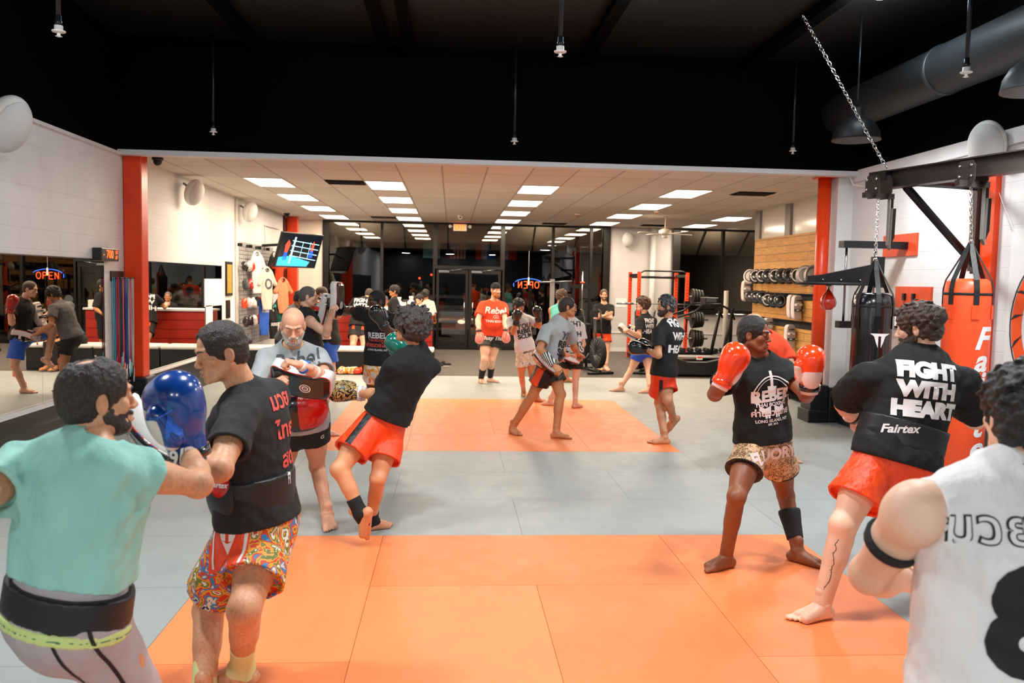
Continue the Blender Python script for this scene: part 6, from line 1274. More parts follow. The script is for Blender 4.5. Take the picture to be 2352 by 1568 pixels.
# ------------------------------------------------------------------ everybody in the gym
def arch_logo():
    pl = ring_poly(0, 0, .112, .119, 40, 1.0, math.radians(8), math.radians(172)) + ring_poly(0, 0, .096, .100, 40, 1.0, math.radians(12), math.radians(168))
    # raised fist with pointing finger
    pl += [[(-.010, .03), (.010, .03), (.0085, .15), (-.0085, .15)], [(-.026, -.005), (.026, -.005), (.030, .05), (-.030, .055)]]
    # skull cheeks
    for q in (-1, 1):
        pl += [[(q*.112, .0), (q*.088, -.02), (q*.08, -.07), (q*.104, -.05)], [(q*.08, -.07), (q*.05, -.09), (q*.05, -.125), (q*.085, -.10)], [(q*.05, -.09), (q*.012, -.075), (q*.012, -.125), (q*.05, -.125)]]
        pl += [[(q*(.02+.018*i), -.13), (q*(.033+.018*i), -.13), (q*(.033+.018*i), -.155), (q*(.02+.018*i), -.155)] for i in range(2)]
    return shape_mesh(pl)
def build_people():
    W = M['print_white']
    FWH = lambda size, **k: dict(text='FIGHT\nWITH\nHEART', size=size, bold=.035, mat=W, line=.92, **k)
    O = {}
    def go(S):
        O[S['id']] = person(dict(S, log=1)); return O[S['id']]
    # 1 -------- kicker in the teal shirt, seen from behind
    S = dict(id='teal', s=1.04, g=1.06, h=.006, hh=.003, seed=11, label='dark-haired man from behind in a teal t-shirt and blue glove, kicking', skin=M['skin_olive'], hairm=M['hair_dark'],
        pel=(155, 1392, 2.62), neck=(207, 1040, 0, .0), pyaw=18, syaw=22, head=dict(c=(226, 914, .06), yaw=52, pitch=2, hair='short', beard=.001, hs=1.05, thin=(.0, -.035, .146, .047)),
        kR=(318, 1620, .12), aR=(385, 1788, .3), fR=(40,), kL=(150, 1480, .4), aL=(120, 1400, .7), fL=(20, -60), sR=(262, 1080, .0), sL=(58, 1068, 0),
        eR=(456, 1112, 1), wR=(432, 1030, 1), dR=(385, 880, -.02), eL=(-70, 1170, -1), wL=(-120, 1020, 1), hands=dict(L=dict(palm=(1, 0, 0))),
        gloves=dict(R=dict(mat=M['glove_blue'], cuff=M['glove_blue'], strap=M['pad_black'], palm=M['leather_white'], back=(.9, .05, .1), sc=1.28, pz=.10, pw=1.22)),
        shirt=dict(mat=M['tee_teal'], sleeve=.6, sleeveR=.34, hem=-.10, loose=.018, fold=.008), shorts=dict(mat=M['short_grey'], len=.92, flare=.0, rise=.1))
    o = go(S); b, bvh, BW = torso_band(o, dict(S, shirt=dict(S['shirt'], loose=.012, hem=.07)), -.02, .075, .018, M['belt_black'], 'waistband'); 
    for y0, y1, mt in ((-.055, -.018, 'band_green'), (-.040, -.032, 'glove_green')): torso_band(o, dict(S, shirt=dict(S['shirt'], loose=.012, hem=.07)), y0, y1, .022 if mt != 'glove_green' else .025, M[mt], 'waist_trim')
    # seam lines of the grey shorts
    J = o['J']; hip, kn = J['hR'], J['kR']; d = nrm(kn-hip)
    me = shape_mesh([[(-.005, -.22), (.005, -.22), (.005, .22), (-.005, .22)]])
    for x in (-.05, .055): project('seam', me.copy(), o['shortsbvh'], lerp(hip, kn, .48)+CR*x, nrm(np.cross(d, -CF)*-1), -d, -CF, M['print_black'], o['shorts'], lift=.003)
    W0, d, bk, th, gs = o['gaxR']
    project('glove_lettering', text_mesh('9/3', .07, .03, .2), o['gbvhR'], W0-d*.02, nrm(np.cross(d, -CF)), d, -CF, M['print_white'], o['gloveR'], lift=.02)
    project('glove_marking', shape_mesh([[(-.012, -.03), (0, -.03), (.02, .03), (.01, .05)], [(.0, .0), (.03, -.04), (.035, -.01), (.012, .03)], [(-.02, .04), (.03, .06), (.03, .066), (-.02, .046)]]), o['gbvhR'], W0+d*.085, nrm(np.cross(d, -CF)), d, -CF, M['print_blue'], o['gloveR'], lift=.003)
    # 2 -------- pad holder beside him
    S = dict(id='holder', s=1.06, g=1.1, ag=1.1, h=.006, hh=.0028, seed=12, label='dark-haired pad holder in a black t-shirt, black belly belt and painted shorts', skin=M['skin_olive'], hairm=M['hair_dark'],
        pel=(590, 1190, 3.78), neck=(568, 905, 0, -.02), pyaw=-62, syaw=-70, head=dict(c=(506, 808, -.08), yaw=-122, pitch=-14, hair='short', closed=True, mouth=.003, gaze=(0, -1), hs=1.06, neckw=1.05),
        sL=(548, 958, -.02), eL=(505, 1078, -1), wL=(410, 1052, 1), eR=(560, 1060, 1), wR=(430, 1000, 1),
        kL=(478, 1400), aL=(468, 1592, -.22), fL=(-100,), kR=(560, 1400), aR=(556, 1530), fR=(-95,), lg=1.12,
        gloves={}, hands=dict(L=dict(palm=(0, 0, 1), curl=1.2), R=dict(palm=(0, 0, 1), curl=1.2)),
        shirt=dict(mat=M['tee_charcoal'], sleeve=.62, hem=.0, loose=.014, fold=.005),
        shorts=dict(mat=M['paint_shorts'], len=.72, flare=.035, rise=.1))
    o = go(S); HOLD = o
    b, bvh, BW = torso_band(o, S, .05, .20, .012, M['belt_black'], 'belly_belt')
    sh, sb, BW, c = belly_shield(o, S, .0, .27, [M['belt_black'], M['belt_black']], w=.165, front=42)
    f = nrm(CAMP-c)*V(1, 1, 0); f = nrm(f*.8+BW[1]*.5); ax = nrm(np.cross(o['up'], f)); fairtex_badge(sh, sb, at(505, 1112, 3.6), ax, o['up'], f, .052)
    bx = nrm(np.cross(V(0, 0, 1), -CF)); ub = o['up']
    project('belt_lettering', text_mesh('FT', .07, .03, .0), bvh, at(650, 1095, 3.78), bx*.4, ub, nrm(-CF+V(.9, 0, 0)), W, b, lift=.004)
    for y in (958, 1010, 1060): pass
    project('shirt_print', text_mesh('มวย\nไทย\nสด', .10, .03, line=1.3), o['shirtbvh'], at(655, 985, 3.78), nrm(np.cross(ub, nrm(-CF+V(1.1, 0, 0)))), ub, nrm(-CF+V(1.1, 0, 0)), M['print_pink'], o['shirt'], lift=.004, dist=.4)
    sbv = o['shortsbvh']; fr = nrm(-CF+V(-.25, 0, 0)); axx = nrm(np.cross(V(0, 0, 1), fr)); pc = at(528, 1262, 3.6)
    project('side_panel', shape_mesh([[(-.085, .14), (.085, .14), (.092, -.03), (.085, -.14), (.03, -.11), (-.005, -.03), (-.05, -.10), (-.12, -.13), (-.115, 0)]]), sbv, pc, axx, V(0, 0, 1), fr, M['sat_orange'], o['shorts'], lift=.003)
    project('panel_emblem', shape_mesh([[(-.045, .09), (-.03, .045), (-.008, .04), (-.008, .09)], [(.045, .09), (.03, .045), (.008, .04), (.008, .09)], [(-.03, .045), (0, -.02), (.03, .045), (0, .03)], [(-.05, .1), (.05, .1), (.048, .088), (-.048, .088)]]), sbv, pc+axx*-.0, axx, V(0, 0, 1), fr, W, o['shorts'], lift=.006)
    for x in (-.088, .078): project('side_piping', shape_mesh([[(x-.006+.012*0, .12), (x+.006, .12), (x+.004, -.1), (x-.008, -.1)]]), sbv, pc, axx, V(0, 0, 1), fr, W, o['shorts'], lift=.005)
    ankle_support(o, 'R', S, M['ankle_yellow'], .15); ankle_support(o, 'L', S, M['ankle_yellow'], .13)
    thai_pad(at(350, 1020, 3.3), at(412, 1085, 3.25)-at(296, 968, 3.38), V(-.55, -.6, -.55), 'black and white kick pad held up below the blue glove', L=.40, W=.21, curve=.35, trim='belt_tape')
    # 3 -------- bald pad holder
    S = dict(id='bald', s=1.03, g=1.06, h=.006, hh=.003, seed=13, label='bald grey-bearded man in a grey t-shirt with a red belly pad, looking down', skin=M['skin_bald'], hairm=M['hair_bald'], beardm=M['hair_white'],
        pel=(693, 965, 6.25), neck=(672, 800, 0, -.14), pyaw=172, syaw=165, head=dict(c=(673, 748, -.12), yaw=168, pitch=-24, hair=None, beard=.004, closed=True, brow=M['hair_grey'], hs=1.08),
        sR=(612, 822, 0), sL=(733, 820, -.02), eR=(590, 905, -1), wR=(628, 880, -1), eL=(748, 868, -1), wL=(690, 838, -1), dL=(655, 828, -.04),
        kL=(728, 1070), aL=(752, 1180), fL=(165,), kR=(655, 1075), aR=(640, 1180), fR=(-160,),
        hands=dict(L=dict(palm=(0, .3, -1), curl=1.35, thumb=.9), R=dict(palm=(.6, .2, -1), curl=1.3)),
        shirt=dict(mat=M['tee_grey'], sleeve=.7, hem=.06, prints=[dict(text='Rebel', size=.135, bold=.012, shear=.35, y=.115, x=.0, rot=.05, side='front', mat=M['print_grey'])]),
        shorts=dict(mat=M['short_black'], len=.36, flare=.012, prints=[dict(text='G', size=.045, mat=W, leg='L', t=.12, yaw=-25)]))
    o = go(S); J = o['J']
    wrap(o, J['eL'], J['wL'], .80, 1.0, .036, .034, M['wrap_white'], 'wrist_wrap'); wrap(o, J['eL'], J['wL'], .30, .48, .045, .042, M['wrap_white'], 'forearm_strap'); wrap(o, J['eR'], J['wR'], .25, .45, .046, .043, M['wrap_white'], 'forearm_strap')
    for sd, t in (('L', .83), ('L', .34), ('R', .29)): wrap(o, J['e'+sd], J['w'+sd], t, t+.05, .043, .043, M['print_blue'], 'blue_stripe')
    sh, sb, BW, c = belly_shield(o, S, -.03, .24, [M['pad_black'], M['pad_red']], w=.185)
    fairtex_badge(sh, sb, at(705, 912, c[1]), CR, o['up'], nrm(-CF), .046)
    project('shield_label', shape_mesh([[(-.05, -.03), (.05, -.03), (.05, .03), (-.05, .03)]]), sb, at(642, 888, c[1]), CR, V(0, 0, 1), -CF, W, sh, lift=.006)
    project('label_lettering', text_mesh('Fairtex', .026, .01, .3), sb, at(642, 888, c[1]), CR, V(0, 0, 1), -CF, M['pad_red'], sh, lift=.009)
    torso_band(o, S, .03, .17, .01, M['belt_black'], 'belly_belt')
    thai_pad(at(690, 876, 5.88), at(622, 862, 5.9)-at(752, 893, 5.85), V(.05, -.8, -.62), 'long curved kick pad with a white rim on the bald man', L=.44, W=.22, T=.10, curve=.32)
    # 4 -------- curly-haired fighter
    S = dict(id='curly', s=1.0, g=.92, h=.006, hh=.003, seed=14, label='curly-haired fighter in black t-shirt and red shorts leaning back to kick', skin=M['skin_curly'], hairm=M['hair_curly'], ag=1.0, lg=1.05,
        pel=(884, 965, 6.0), neck=(964, 808, 0, -.02), pyaw=-42, syaw=-40, head=dict(c=(941, 751, -.0), yaw=-72, pitch=8, hair='afro', hs=.98, roll=0),
        sL=(903, 842, .0), sR=(990, 842, 0), eL=(868, 905, 1), wL=(822, 903, 1), dL=(740, 896, .0), eR=(945, 875, 1), wR=(938, 812, 1), dR=(888, 772, .05),
        kL=(778, 1078, -.28), aL=(829, 1180, -.32), fL=(-35, -72), kR=(868, 1098), aR=(852, 1192), fR=(60,),
        gloves=dict(L=dict(mat=M['tiger_print'], cuff=M['wrap_white'], strap=M['print_white'], back=(.1, -1, .3), sc=1.05), R=dict(mat=M['glove_green'], cuff=M['glove_green'], back=(-.2, -1, .3))),
        shirt=dict(mat=M['tee_navy'], sleeve=.72, hem=-.03, loose=.022, fold=.005),
        shorts=dict(mat=M['sat_orange'], len=.66, flare=.045, rise=.115, band=M['sat_orange'], fold=.0035))
    o = go(S); J = o['J']; P = J['P']; up = o['up']
    G = Field(*bbox([P+up*.05], .2), .006); G.cone(P+up*.15, P-up*.03, .150*.92+.012, .165*.92+.012, .04, sq=(o['BP'][1], .76)); G.plane(P+up*.075, up); G.plane(P+up*.045, -up); link('black_stripe', qmesh('black_stripe', [G.extract(1)]), M['sat_black'], o['root'])
    hip, kn = J['hL'], J['kL']; d = nrm(kn-hip); f = nrm(-CF-d*(-CF@d)); side = np.cross(d, f)
    project('side_stripe', shape_mesh([[(-.022, -.14), (.022, -.14), (.022, .16), (-.022, .16)]]), o['shortsbvh'], lerp(hip, kn, .33)+nrm(np.cross(f, d))*0-CR*.055, -side if (-side)@CR > 0 else side, -d, f, M['sat_black'], o['shorts'], lift=.004)
    ankle_support(o, 'L', S, M['black_elastic'], .12); ankle_support(o, 'R', S, M['black_elastic'], .08)
    # 5 -------- tank top pad holder
    S = dict(id='tank', s=1.0, g=1.0, h=.009, hh=.004, seed=15, label='buzz-cut man in a black tank top holding two strike pads', skin=M['skin_fair'], hairm=M['hair_grey'],
        pel=(720, 820, 9.7), neck=(698, 716, 0, 0), pyaw=72, syaw=60, head=dict(c=(709, 681, .02), yaw=84, pitch=-6, hair='buzz', roll=0),
        sR=(712, 738, -.05), eR=(750, 768, -1), wR=(760, 722, -1), sL=(712, 730, 0), eL=(738, 762, 1), wL=(748, 715, 1),
        kR=(700, 915), aR=(672, 985), fR=(100,), kL=(745, 918), aL=(742, 985), fL=(80,), hands=dict(R=dict(palm=(1, 0, 0), curl=1.2), L=dict(palm=(1, 0, 0), curl=1.2)),
        shirt=dict(mat=M['tee_dkgrey'], sleeve=0, hem=.06, name='tank_top'), shorts=dict(mat=M['paint_shorts'], len=.5))
    o = go(S)
    thai_pad(at(775, 690, 9.5), V(.05, 0, 1), V(.9, -.25, .0), 'tall white-edged strike pad on the tank top man, nearer one', L=.42, W=.21, curve=.15, motif=False)
    thai_pad(at(748, 712, 9.75), V(.2, 0, 1), V(.9, -.2, .1), 'strike pad behind the nearer pad of the tank top man', L=.38, W=.2, curve=.15, motif=False)
    # 6 -------- kicker in blue shorts, mostly behind the pads
    S = dict(id='kick', s=1.03, g=1.03, h=.009, hh=.004, seed=16, label='buzz-cut man in blue shorts and red gloves, knee raised', skin=M['skin_fair'], hairm=M['hair_brown'],
        pel=(758, 782, 13.0), neck=(752, 702, 0, .0), pyaw=-80, syaw=-75, head=dict(c=(737, 676, .0), yaw=-88, pitch=-12, hair='buzz'),
        sL=(764, 716, 0), sR=(758, 714, 0), eL=(745, 752, -1), wL=(731, 722, -1), dL=(722, 690, 0), eR=(742, 750, 1), wR=(728, 720, 1), dR=(720, 688, 0),
        kL=(762, 848), aL=(765, 897), fL=(-100,), kR=(698, 762, .12), aR=(712, 830, .1), fR=(-90, -35),
        gloves=dict(L=dict(mat=M['glove_red'], cuff=M['glove_red'], back=(0, -1, 0)), R=dict(mat=M['glove_red'], cuff=M['glove_red'], back=(0, 1, 0))),
        shirt=dict(mat=M['tee_dkgrey'], sleeve=.6, hem=.06), shorts=dict(mat=M['short_blue'], len=.75, flare=.03))
    o = go(S)
    # 23 ------- his pad holder
    a = V(-2.42, 13.05, 0); f = lambda x, y, z: px(V(x, y, z))
    def rel(x, y, z): return px(a+V(x, y, z))
    S = dict(id='mholder', s=.98, g=.98, h=.009, hh=.004, seed=17, label='fringe-haired man in a grey t-shirt and black shorts with forearm pads', skin=M['skin_tan'], hairm=M['hair_black'],
        pel=(*rel(-.12, 0, .88), 13.05), neck=(*rel(.02, 0, 1.34), 0, 0), pyaw=80, syaw=75, head=dict(c=(*rel(.13, 0, 1.5), 0), yaw=90, pitch=-22, hair='fringe'),
        eL=(*rel(.22, .2, 1.05), 1), wL=(*rel(.33, .1, 1.25), 1), eR=(*rel(.0, -.2, 1.05), -1), wR=(*rel(.22, -.2, .92), -1),
        kL=(*rel(.06, .15, .48), .1), aL=(*rel(.1, .25, .08), .25), fL=(80,), kR=(*rel(-.05, -.12, .47), -.1), aR=(*rel(-.35, -.15, .08), -.15), fR=(90,),
        hands=dict(R=dict(palm=(0, 0, -1), curl=1.2), L=dict(palm=(0, 0, -1), curl=1.2)),
        shirt=dict(mat=M['tee_midgrey'], sleeve=.6, hem=.04), shorts=dict(mat=M['short_black'], len=.62, flare=.03))
    o = go(S)
    thai_pad(a+V(.42, -.22, .93), V(1, 0, .25), V(.1, 0, 1), 'white-rimmed pad lying along the forearm of the fringe-haired man', L=.38, W=.19, straps=True, motif=False)
    thai_pad(a+V(.42, .12, 1.18), V(.3, 0, 1), V(1, 0, -.1), 'upright black pad raised by the fringe-haired man', L=.38, W=.19, motif=False)
    # 7 -------- fighter in the durag
    S = dict(id='durag', s=1.05, g=1.08, ag=1.15, h=.009, hh=.0035, seed=18, label='dark-skinned fighter in a black durag punching the pads', skin=M['skin_dark'], hairm=M['hoodie_black'], lipm=M['lips_dark'],
        pel=(876, 830, 9.5), neck=(878, 728, 0, 0), pyaw=-150, syaw=-155, head=dict(c=(864, 692, -.03), yaw=-128, pitch=-4, hair='buzz', hs=1.03),
        sR=(846, 726, .02), eR=(812, 714, 1), wR=(790, 712, 1), dR=(765, 690, .1), sL=(906, 738, 0), eL=(906, 776, -1), wL=(880, 744, -1), dL=(858, 706, -.03),
        kR=(856, 905), aR=(852, 985), fR=(-120,), kL=(898, 905), aL=(908, 990), fL=(-100,),
        gloves=dict(L=dict(mat=M['glove_black'], cuff=M['glove_black'], back=(-.6, -1, .3)), R=dict(mat=M['glove_green'], cuff=M['glove_green'], back=(0, -1, .5))),
        shirt=dict(mat=M['tee_black'], sleeve=.66, hem=.04, prints=[dict(text='REBEL', size=.085, bold=.03, y=-.05, side='front', mat=W, yaw=10), dict(text='THAI BOXING', size=.034, bold=.02, y=-.10, side='front', mat=M['print_pink'], yaw=10), dict(text='ค่ายมวยไทย', size=.06, bold=.03, y=-.15, side='front', mat=M['print_pink'], yaw=10), dict(text='LONG ISLAND, NY', size=.028, bold=.02, y=-.2, side='front', mat=W, yaw=10)]),
        shorts=dict(mat=M['pattern_orange'], len=.5, flare=.03))
    o = go(S)
    # 8 -------- man leaning on the counter
    S = dict(id='fwh1', s=1.03, g=1.1, h=.01, hh=.005, seed=19, label='man in black leaning on the red counter, his back turned', skin=M['skin_fair'], hairm=M['hair_mid'],
        pel=(826, 750, 17.9), neck=(836, 690, 0, .22), pyaw=4, syaw=8, head=dict(c=(848, 676, .1), yaw=12, pitch=-30, hair='short', hidden=True),
        eR=(862, 712, 1), wR=(858, 705, 1), eL=(805, 712, 1), wL=(812, 705, 1), kL=(811, 794), aL=(808, 818, .0), fL=(0,), kR=(836, 794), aR=(840, 818, .0), fR=(10,), lg=1.1,
        hands=dict(R=dict(palm=(0, 0, -1)), L=dict(palm=(0, 0, -1))),
        shirt=dict(mat=M['tee_black'], sleeve=.6, hem=.02, loose=.03, prints=[FWH(.135, y=.0, side='back')]), shorts=dict(mat=M['short_black'], len=.55, flare=.03))
    o = go(S)
    for x in (-.1, .1): project('shorts_motif', shape_mesh([[(x-.03, -.05), (x-.005, -.05), (x+.005, .05), (x-.03, .05)], [(x, -.05), (x+.03, -.06), (x+.02, .04), (x, .03)]]), o['shortsbvh'], o['J']['P']-o['up']*.06, o['BP'][0], o['up'], -o['BP'][1], M['print_orange'], o['shorts'])
    # 9/10 ----- people behind the counter
    def simple(id, hx, hy, Y, yaw, label, skinm, hairm, hair, shirt, s=1.0, bx=0, sleeve=.9, name='jacket', **kw):
        c = at(hx, hy, Y); z0 = c[2]-1.60*s
        def q(x, y, z): p = V(c[0], Y, 0)+V(x, y, z*s+z0*0); return px(p)
        r, fwd = V(math.cos(math.radians(yaw)), -math.sin(math.radians(yaw)), 0), dirv(yaw)
        S = dict(id=id, s=s, g=kw.get('g', .95), h=.011, hh=.005, seed=len(O)+30, label=label, skin=skinm, hairm=hairm, pel=(*px(V(c[0], Y, c[2]-.66*s)), Y), neck=(*px(V(c[0], Y, c[2]-.19*s)), 0, 0), pyaw=yaw, syaw=yaw,
            head=dict(c=(hx, hy, 0), yaw=kw.get('hyaw', yaw), pitch=kw.get('pitch', 0), hair=hair, beard=kw.get('beard')), shirt=dict(mat=shirt, sleeve=sleeve, hem=.1, name=name, prints=kw.get('prints', [])), shorts=dict(mat=kw.get('pants', M['short_black']), len=kw.get('plen', .95), flare=0))
        for sd, qq in (('L', -1), ('R', 1)):
            B = V(c[0], Y, c[2]); 
            e = B+r*qq*.24*s-fwd*.02+V(0, 0, -.50*s); w = e+fwd*.2*s-r*qq*.06+V(0, 0, -.12*s); S['e'+sd] = (*px(e), 1 if (e-B)[1] > 0 else -1); S['w'+sd] = (*px(w), 1 if fwd[1] > 0 else -1)
            if not kw.get('nolegs'):
                zk = max(.3, (c[2]-.66*s)*.5); k = B*V(1, 1, 0)+r*qq*.1*s+fwd*.03+V(0, 0, zk); a_ = B*V(1, 1, 0)+r*qq*.11*s+V(0, 0, .085*s); S['k'+sd] = (*px(k), k[1]-Y); S['a'+sd] = (*px(a_), a_[1]-Y); S['f'+sd] = (yaw+qq*12,)
        S['hands'] = dict(L=dict(palm=(0, 0, -1)), R=dict(palm=(0, 0, -1)))
        return go(S), S
    simple('jack', 884, 690, 20.3, 170, 'grey-haired person in a dark jacket and glasses standing behind the counter', M['skin_tan'], M['hair_grey'], 'buzz', M['hoodie_black'], .97, hyaw=190)
    simple('child', 963, 687, 19.9, -150, 'dark-fringed youngster in a pale top near the counter bottles', M['skin_fair'], M['hair_black'], 'fringe', M['shirt_cream'], .95, hyaw=-140)
    simple('bunw', 978, 676, 20.9, 20, 'person in a cream top with hair in a bun facing the dark window', M['skin_tan'], M['hair_dark'], 'bun', M['shirt_cream'], .98)
    # 11 ------- orange shirt and beanie
    S = dict(id='beanie', s=1.09, g=1.14, ag=1.0, h=.009, hh=.004, seed=21, label='ginger-bearded man in an orange t-shirt and black beanie standing by the doors', skin=M['skin_pale'], hairm=M['hair_red'], beardm=M['hair_ginger'], belly=.03,
        pel=(1128, 768, 14.9), neck=(1133, 697, 0, 0), pyaw=172, syaw=165, head=dict(c=(1139, 666, -.03), yaw=158, pitch=-4, hair='buzz', beard=.014, brow=M['hair_ginger']),
        sR=(1108, 702, 0), eR=(1098, 735, -1), wR=(1100, 762, -1), dR=(1102, 790, -.03), sL=(1156, 704, 0), eL=(1160, 735, -1), wL=(1162, 760, -1), dL=(1162, 790, -.02),
        kR=(1113, 825), aR=(1105, 868), fR=(165,), kL=(1130, 825), aL=(1126, 866), fL=(120,),
        gloves=dict(L=dict(mat=M['glove_pink'], cuff=M['glove_pink'], back=(1, 0, 0), sc=.9, strap=M['pad_black']), R=dict(mat=M['glove_pink'], cuff=M['glove_pink'], back=(-.5, -1, 0), sc=.9, strap=M['pad_black'])),
        shirt=dict(mat=M['tee_orange'], sleeve=.68, hem=.02, prints=[dict(text='Rebel', size=.15, bold=.03, shear=.25, y=.04, x=-.02, side='front', mat=W, yaw=6), dict(text='THAI BOXING', size=.05, bold=.02, y=-.13, side='front', mat=W, yaw=6), dict(mesh=lambda: shape_mesh(ring_poly(-.022, 0, .02, .028, 14)+ring_poly(.022, 0, .02, .028, 14)), y=-.055, side='front', mat=W, yaw=6, text='')]),
        shorts=dict(mat=M['sat_black'], len=.5, flare=.03, prints=[dict(text='Muay Thai', size=.09, bold=.02, shear=.3, mat=W, y=-.05)]))
    o = go(S); wrap(o, o['J']['kR'], o['J']['aR'], .5, 1.0, .058, .046, M['black_elastic'], 'ankle_support'); wrap(o, o['J']['kL'], o['J']['aL'], .45, .97, .058, .046, M['black_elastic'], 'ankle_support')
    H, hA = o['H'], o['hA']; G = Field(*bbox([H], .17), .005); G.ell(H+hA[2]*.045-hA[1]*.014, (.088, .110, .092), hA, .01); G.plane(H+hA[2]*.035, -hA[2]-hA[1]*.1); link('beanie', qmesh('beanie', [G.extract(1)]), M['hoodie_black'], o['root'])
    # 12 ------- kid in the white shirt
    S = dict(id='kidscum', s=.87, g=.9, h=.009, hh=.004, seed=22, label='youngster in a white lettered t-shirt with black gloves raised', skin=M['skin_tan'], hairm=M['hair_black'],
        pel=(1207, 803, 12.6), neck=(1193, 726, 0, 0), pyaw=150, syaw=165, head=dict(c=(1192, 703, -.02), yaw=140, pitch=-8, hair='fringe'),
        sR=(1171, 737, 0), eR=(1178, 764, -1), wR=(1186, 738, -1), dR=(1190, 712, -.04), sL=(1216, 732, 0), eL=(1240, 750, -1), wL=(1236, 730, -1), dL=(1232, 708, -.04),
        kR=(1198, 862, 0), aR=(1203, 900), fR=(160,), kL=(1222, 862, 0), aL=(1234, 912), fL=(120,),
        gloves=dict(L=dict(mat=M['glove_black'], cuff=M['glove_black'], strap=M['pad_red'], back=(0, -1, 0)), R=dict(mat=M['glove_black'], cuff=M['glove_black'], strap=M['pad_red'], back=(0, -1, 0))),
        shirt=dict(mat=M['tee_white'], sleeve=.7, hem=.02, prints=[dict(text='YOU', size=.12, bold=.04, y=.0, side='front', mat=M['print_grey']), dict(text='REBEL\nSCUM', size=.10, bold=.045, y=-.13, side='front', mat=M['print_black'], line=.85)]),
        shorts=dict(mat=M['pattern_white'], len=.6, flare=.03, prints=[dict(text='MUAY', size=.08, bold=.02, mat=M['print_black'], y=-.02)]))
    o = go(S)
    # 14 ------- kid with the white back print, holding pads
    S = dict(id='kidfwh', s=.9, g=.92, h=.009, hh=.005, seed=23, label='youngster from behind in a white t-shirt printed with black letters, holding pads', skin=M['skin_fair'], hairm=M['hair_dark'],
        pel=(1315, 806, 12.3), neck=(1314, 738, 0, 0), pyaw=8, syaw=6, head=dict(c=(1310, 713, .02), yaw=-10, hair='thick', hidden=True),
        sL=(1296, 748, 0), sR=(1334, 750, 0), eL=(1290, 788, 1), wL=(1300, 810, -1), eR=(1340, 790, 1), wR=(1326, 812, -1),
        kR=(1322, 870, 0), aR=(1321, 925), fR=(55,), kL=(1290, 868, 0), aL=(1264, 920), fL=(-60,), hands=dict(L=dict(palm=(0, 0, 1), curl=1.2), R=dict(palm=(0, 0, 1), curl=1.2)),
        shirt=dict(mat=M['tee_white'], sleeve=.72, hem=.02, prints=[dict(text='FIGHT\nWITH\nHEART', size=.115, bold=.03, mat=M['print_black'], line=1.45, side='back', y=-.06)]),
        shorts=dict(mat=M['short_black'], len=.6, flare=.02))
    o = go(S); hand_wraps(o, 'R', M['stripes_bw'], .3, 1.0, 'striped_strap', .034)
    thai_pad(at(1302, 824, 12.15), V(1, 0, -.45), V(-.2, -.3, -1), 'pale pad on the forearm of the youngster in the white t-shirt', L=.38, W=.18, motif=False)
    # 13 ------- man in the light grey shirt with pads
    S = dict(id='grey', s=1.0, g=1.0, h=.007, hh=.0035, seed=24, label='man in a light grey t-shirt striding with pads on his forearms', skin=M['skin_tan'], hairm=M['hair_dark'],
        pel=(1262, 822, 9.85), neck=(1287, 735, 0, -.02), pyaw=98, syaw=112, head=dict(c=(1304, 705, -.02), yaw=88, pitch=-4, hair='short'),
        sR=(1254, 758, 0), eR=(1240, 802, -1), wR=(1272, 838, -1), sL=(1306, 752, 0), eL=(1318, 796, 1), wL=(1328, 812, 1),
        kR=(1224, 908), aR=(1178, 980), fR=(160,), kL=(1288, 905), aL=(1278, 990), fL=(104,), lg=1.05,
        hands=dict(R=dict(palm=(0, .5, -1), curl=1.2), L=dict(palm=(0, 0, -1), curl=1.1)),
        shirt=dict(mat=M['tee_grey'], sleeve=.72, hem=.02, prints=[dict(text='YOU', size=.13, bold=.04, y=-.02, x=.0, side='front', mat=M['print_grey'], yaw=-6), dict(text='REBEL\nSCUM', size=.11, bold=.045, y=-.17, side='front', mat=M['print_black'], line=.85, yaw=-6)]),
        shorts=dict(mat=M['sat_black'], len=.66, flare=.035))
    o = go(S); J = o['J']; hip, kn = J['hR'], J['kR']; d = nrm(kn-hip); f = nrm(-CF+V(-.5, 0, 0)); f = nrm(f-d*(f@d)); sx = nrm(np.cross(f, d)); sx = sx if sx@CR > 0 else -sx
    project('orange_panel', shape_mesh([[(-.05, .08), (.04, .10), (.05, -.16), (.0, -.13), (-.06, -.16)]]), o['shortsbvh'], lerp(hip, kn, .38), sx, -d, f, M['sat_orange'], o['shorts'], lift=.004)
    belly_shield(o, S, -.02, .14, [M['pad_black'], M['pad_red']], w=.15)
    thai_pad(at(1252, 838, 9.62), at(1286, 868, 9.6)-at(1220, 808, 9.64), V(.7, .3, .9)*-1, 'white-edged pad strapped along the arm of the striding man', L=.40, W=.20, motif=False)
    wrap(o, J['eR'], J['wR'], .35, 1.0, .05, .042, M['stripes_bw'], 'striped_strap')
    # 15 ------- teal tank
    S = dict(id='tealtank', s=1.0, g=.98, h=.01, hh=.005, seed=25, label='brown-haired person in a teal sleeveless top behind the striding man', skin=M['skin_tan'], hairm=M['hair_brown'],
        pel=(1290, 782, 15.1), neck=(1285, 706, 0, 0), pyaw=40, syaw=40, head=dict(c=(1291, 680, 0), yaw=70, hair='thick'),
        eL=(1268, 745, 1), wL=(1275, 760, 1), eR=(1312, 748, 1), wR=(1318, 770, 1), kL=(1278, 830, 0), aL=(1276, 868), fL=(60,), kR=(1300, 830, 0), aR=(1302, 868), fR=(80,), hands=dict(R=dict(palm=(0, 0, -1), curl=1.), L=dict(palm=(0, 0, -1), curl=1.)),
        shirt=dict(mat=M['tank_teal'], sleeve=0, hem=.06, name='tank_top'), shorts=dict(mat=M['short_black'], len=.6))
    go(S)
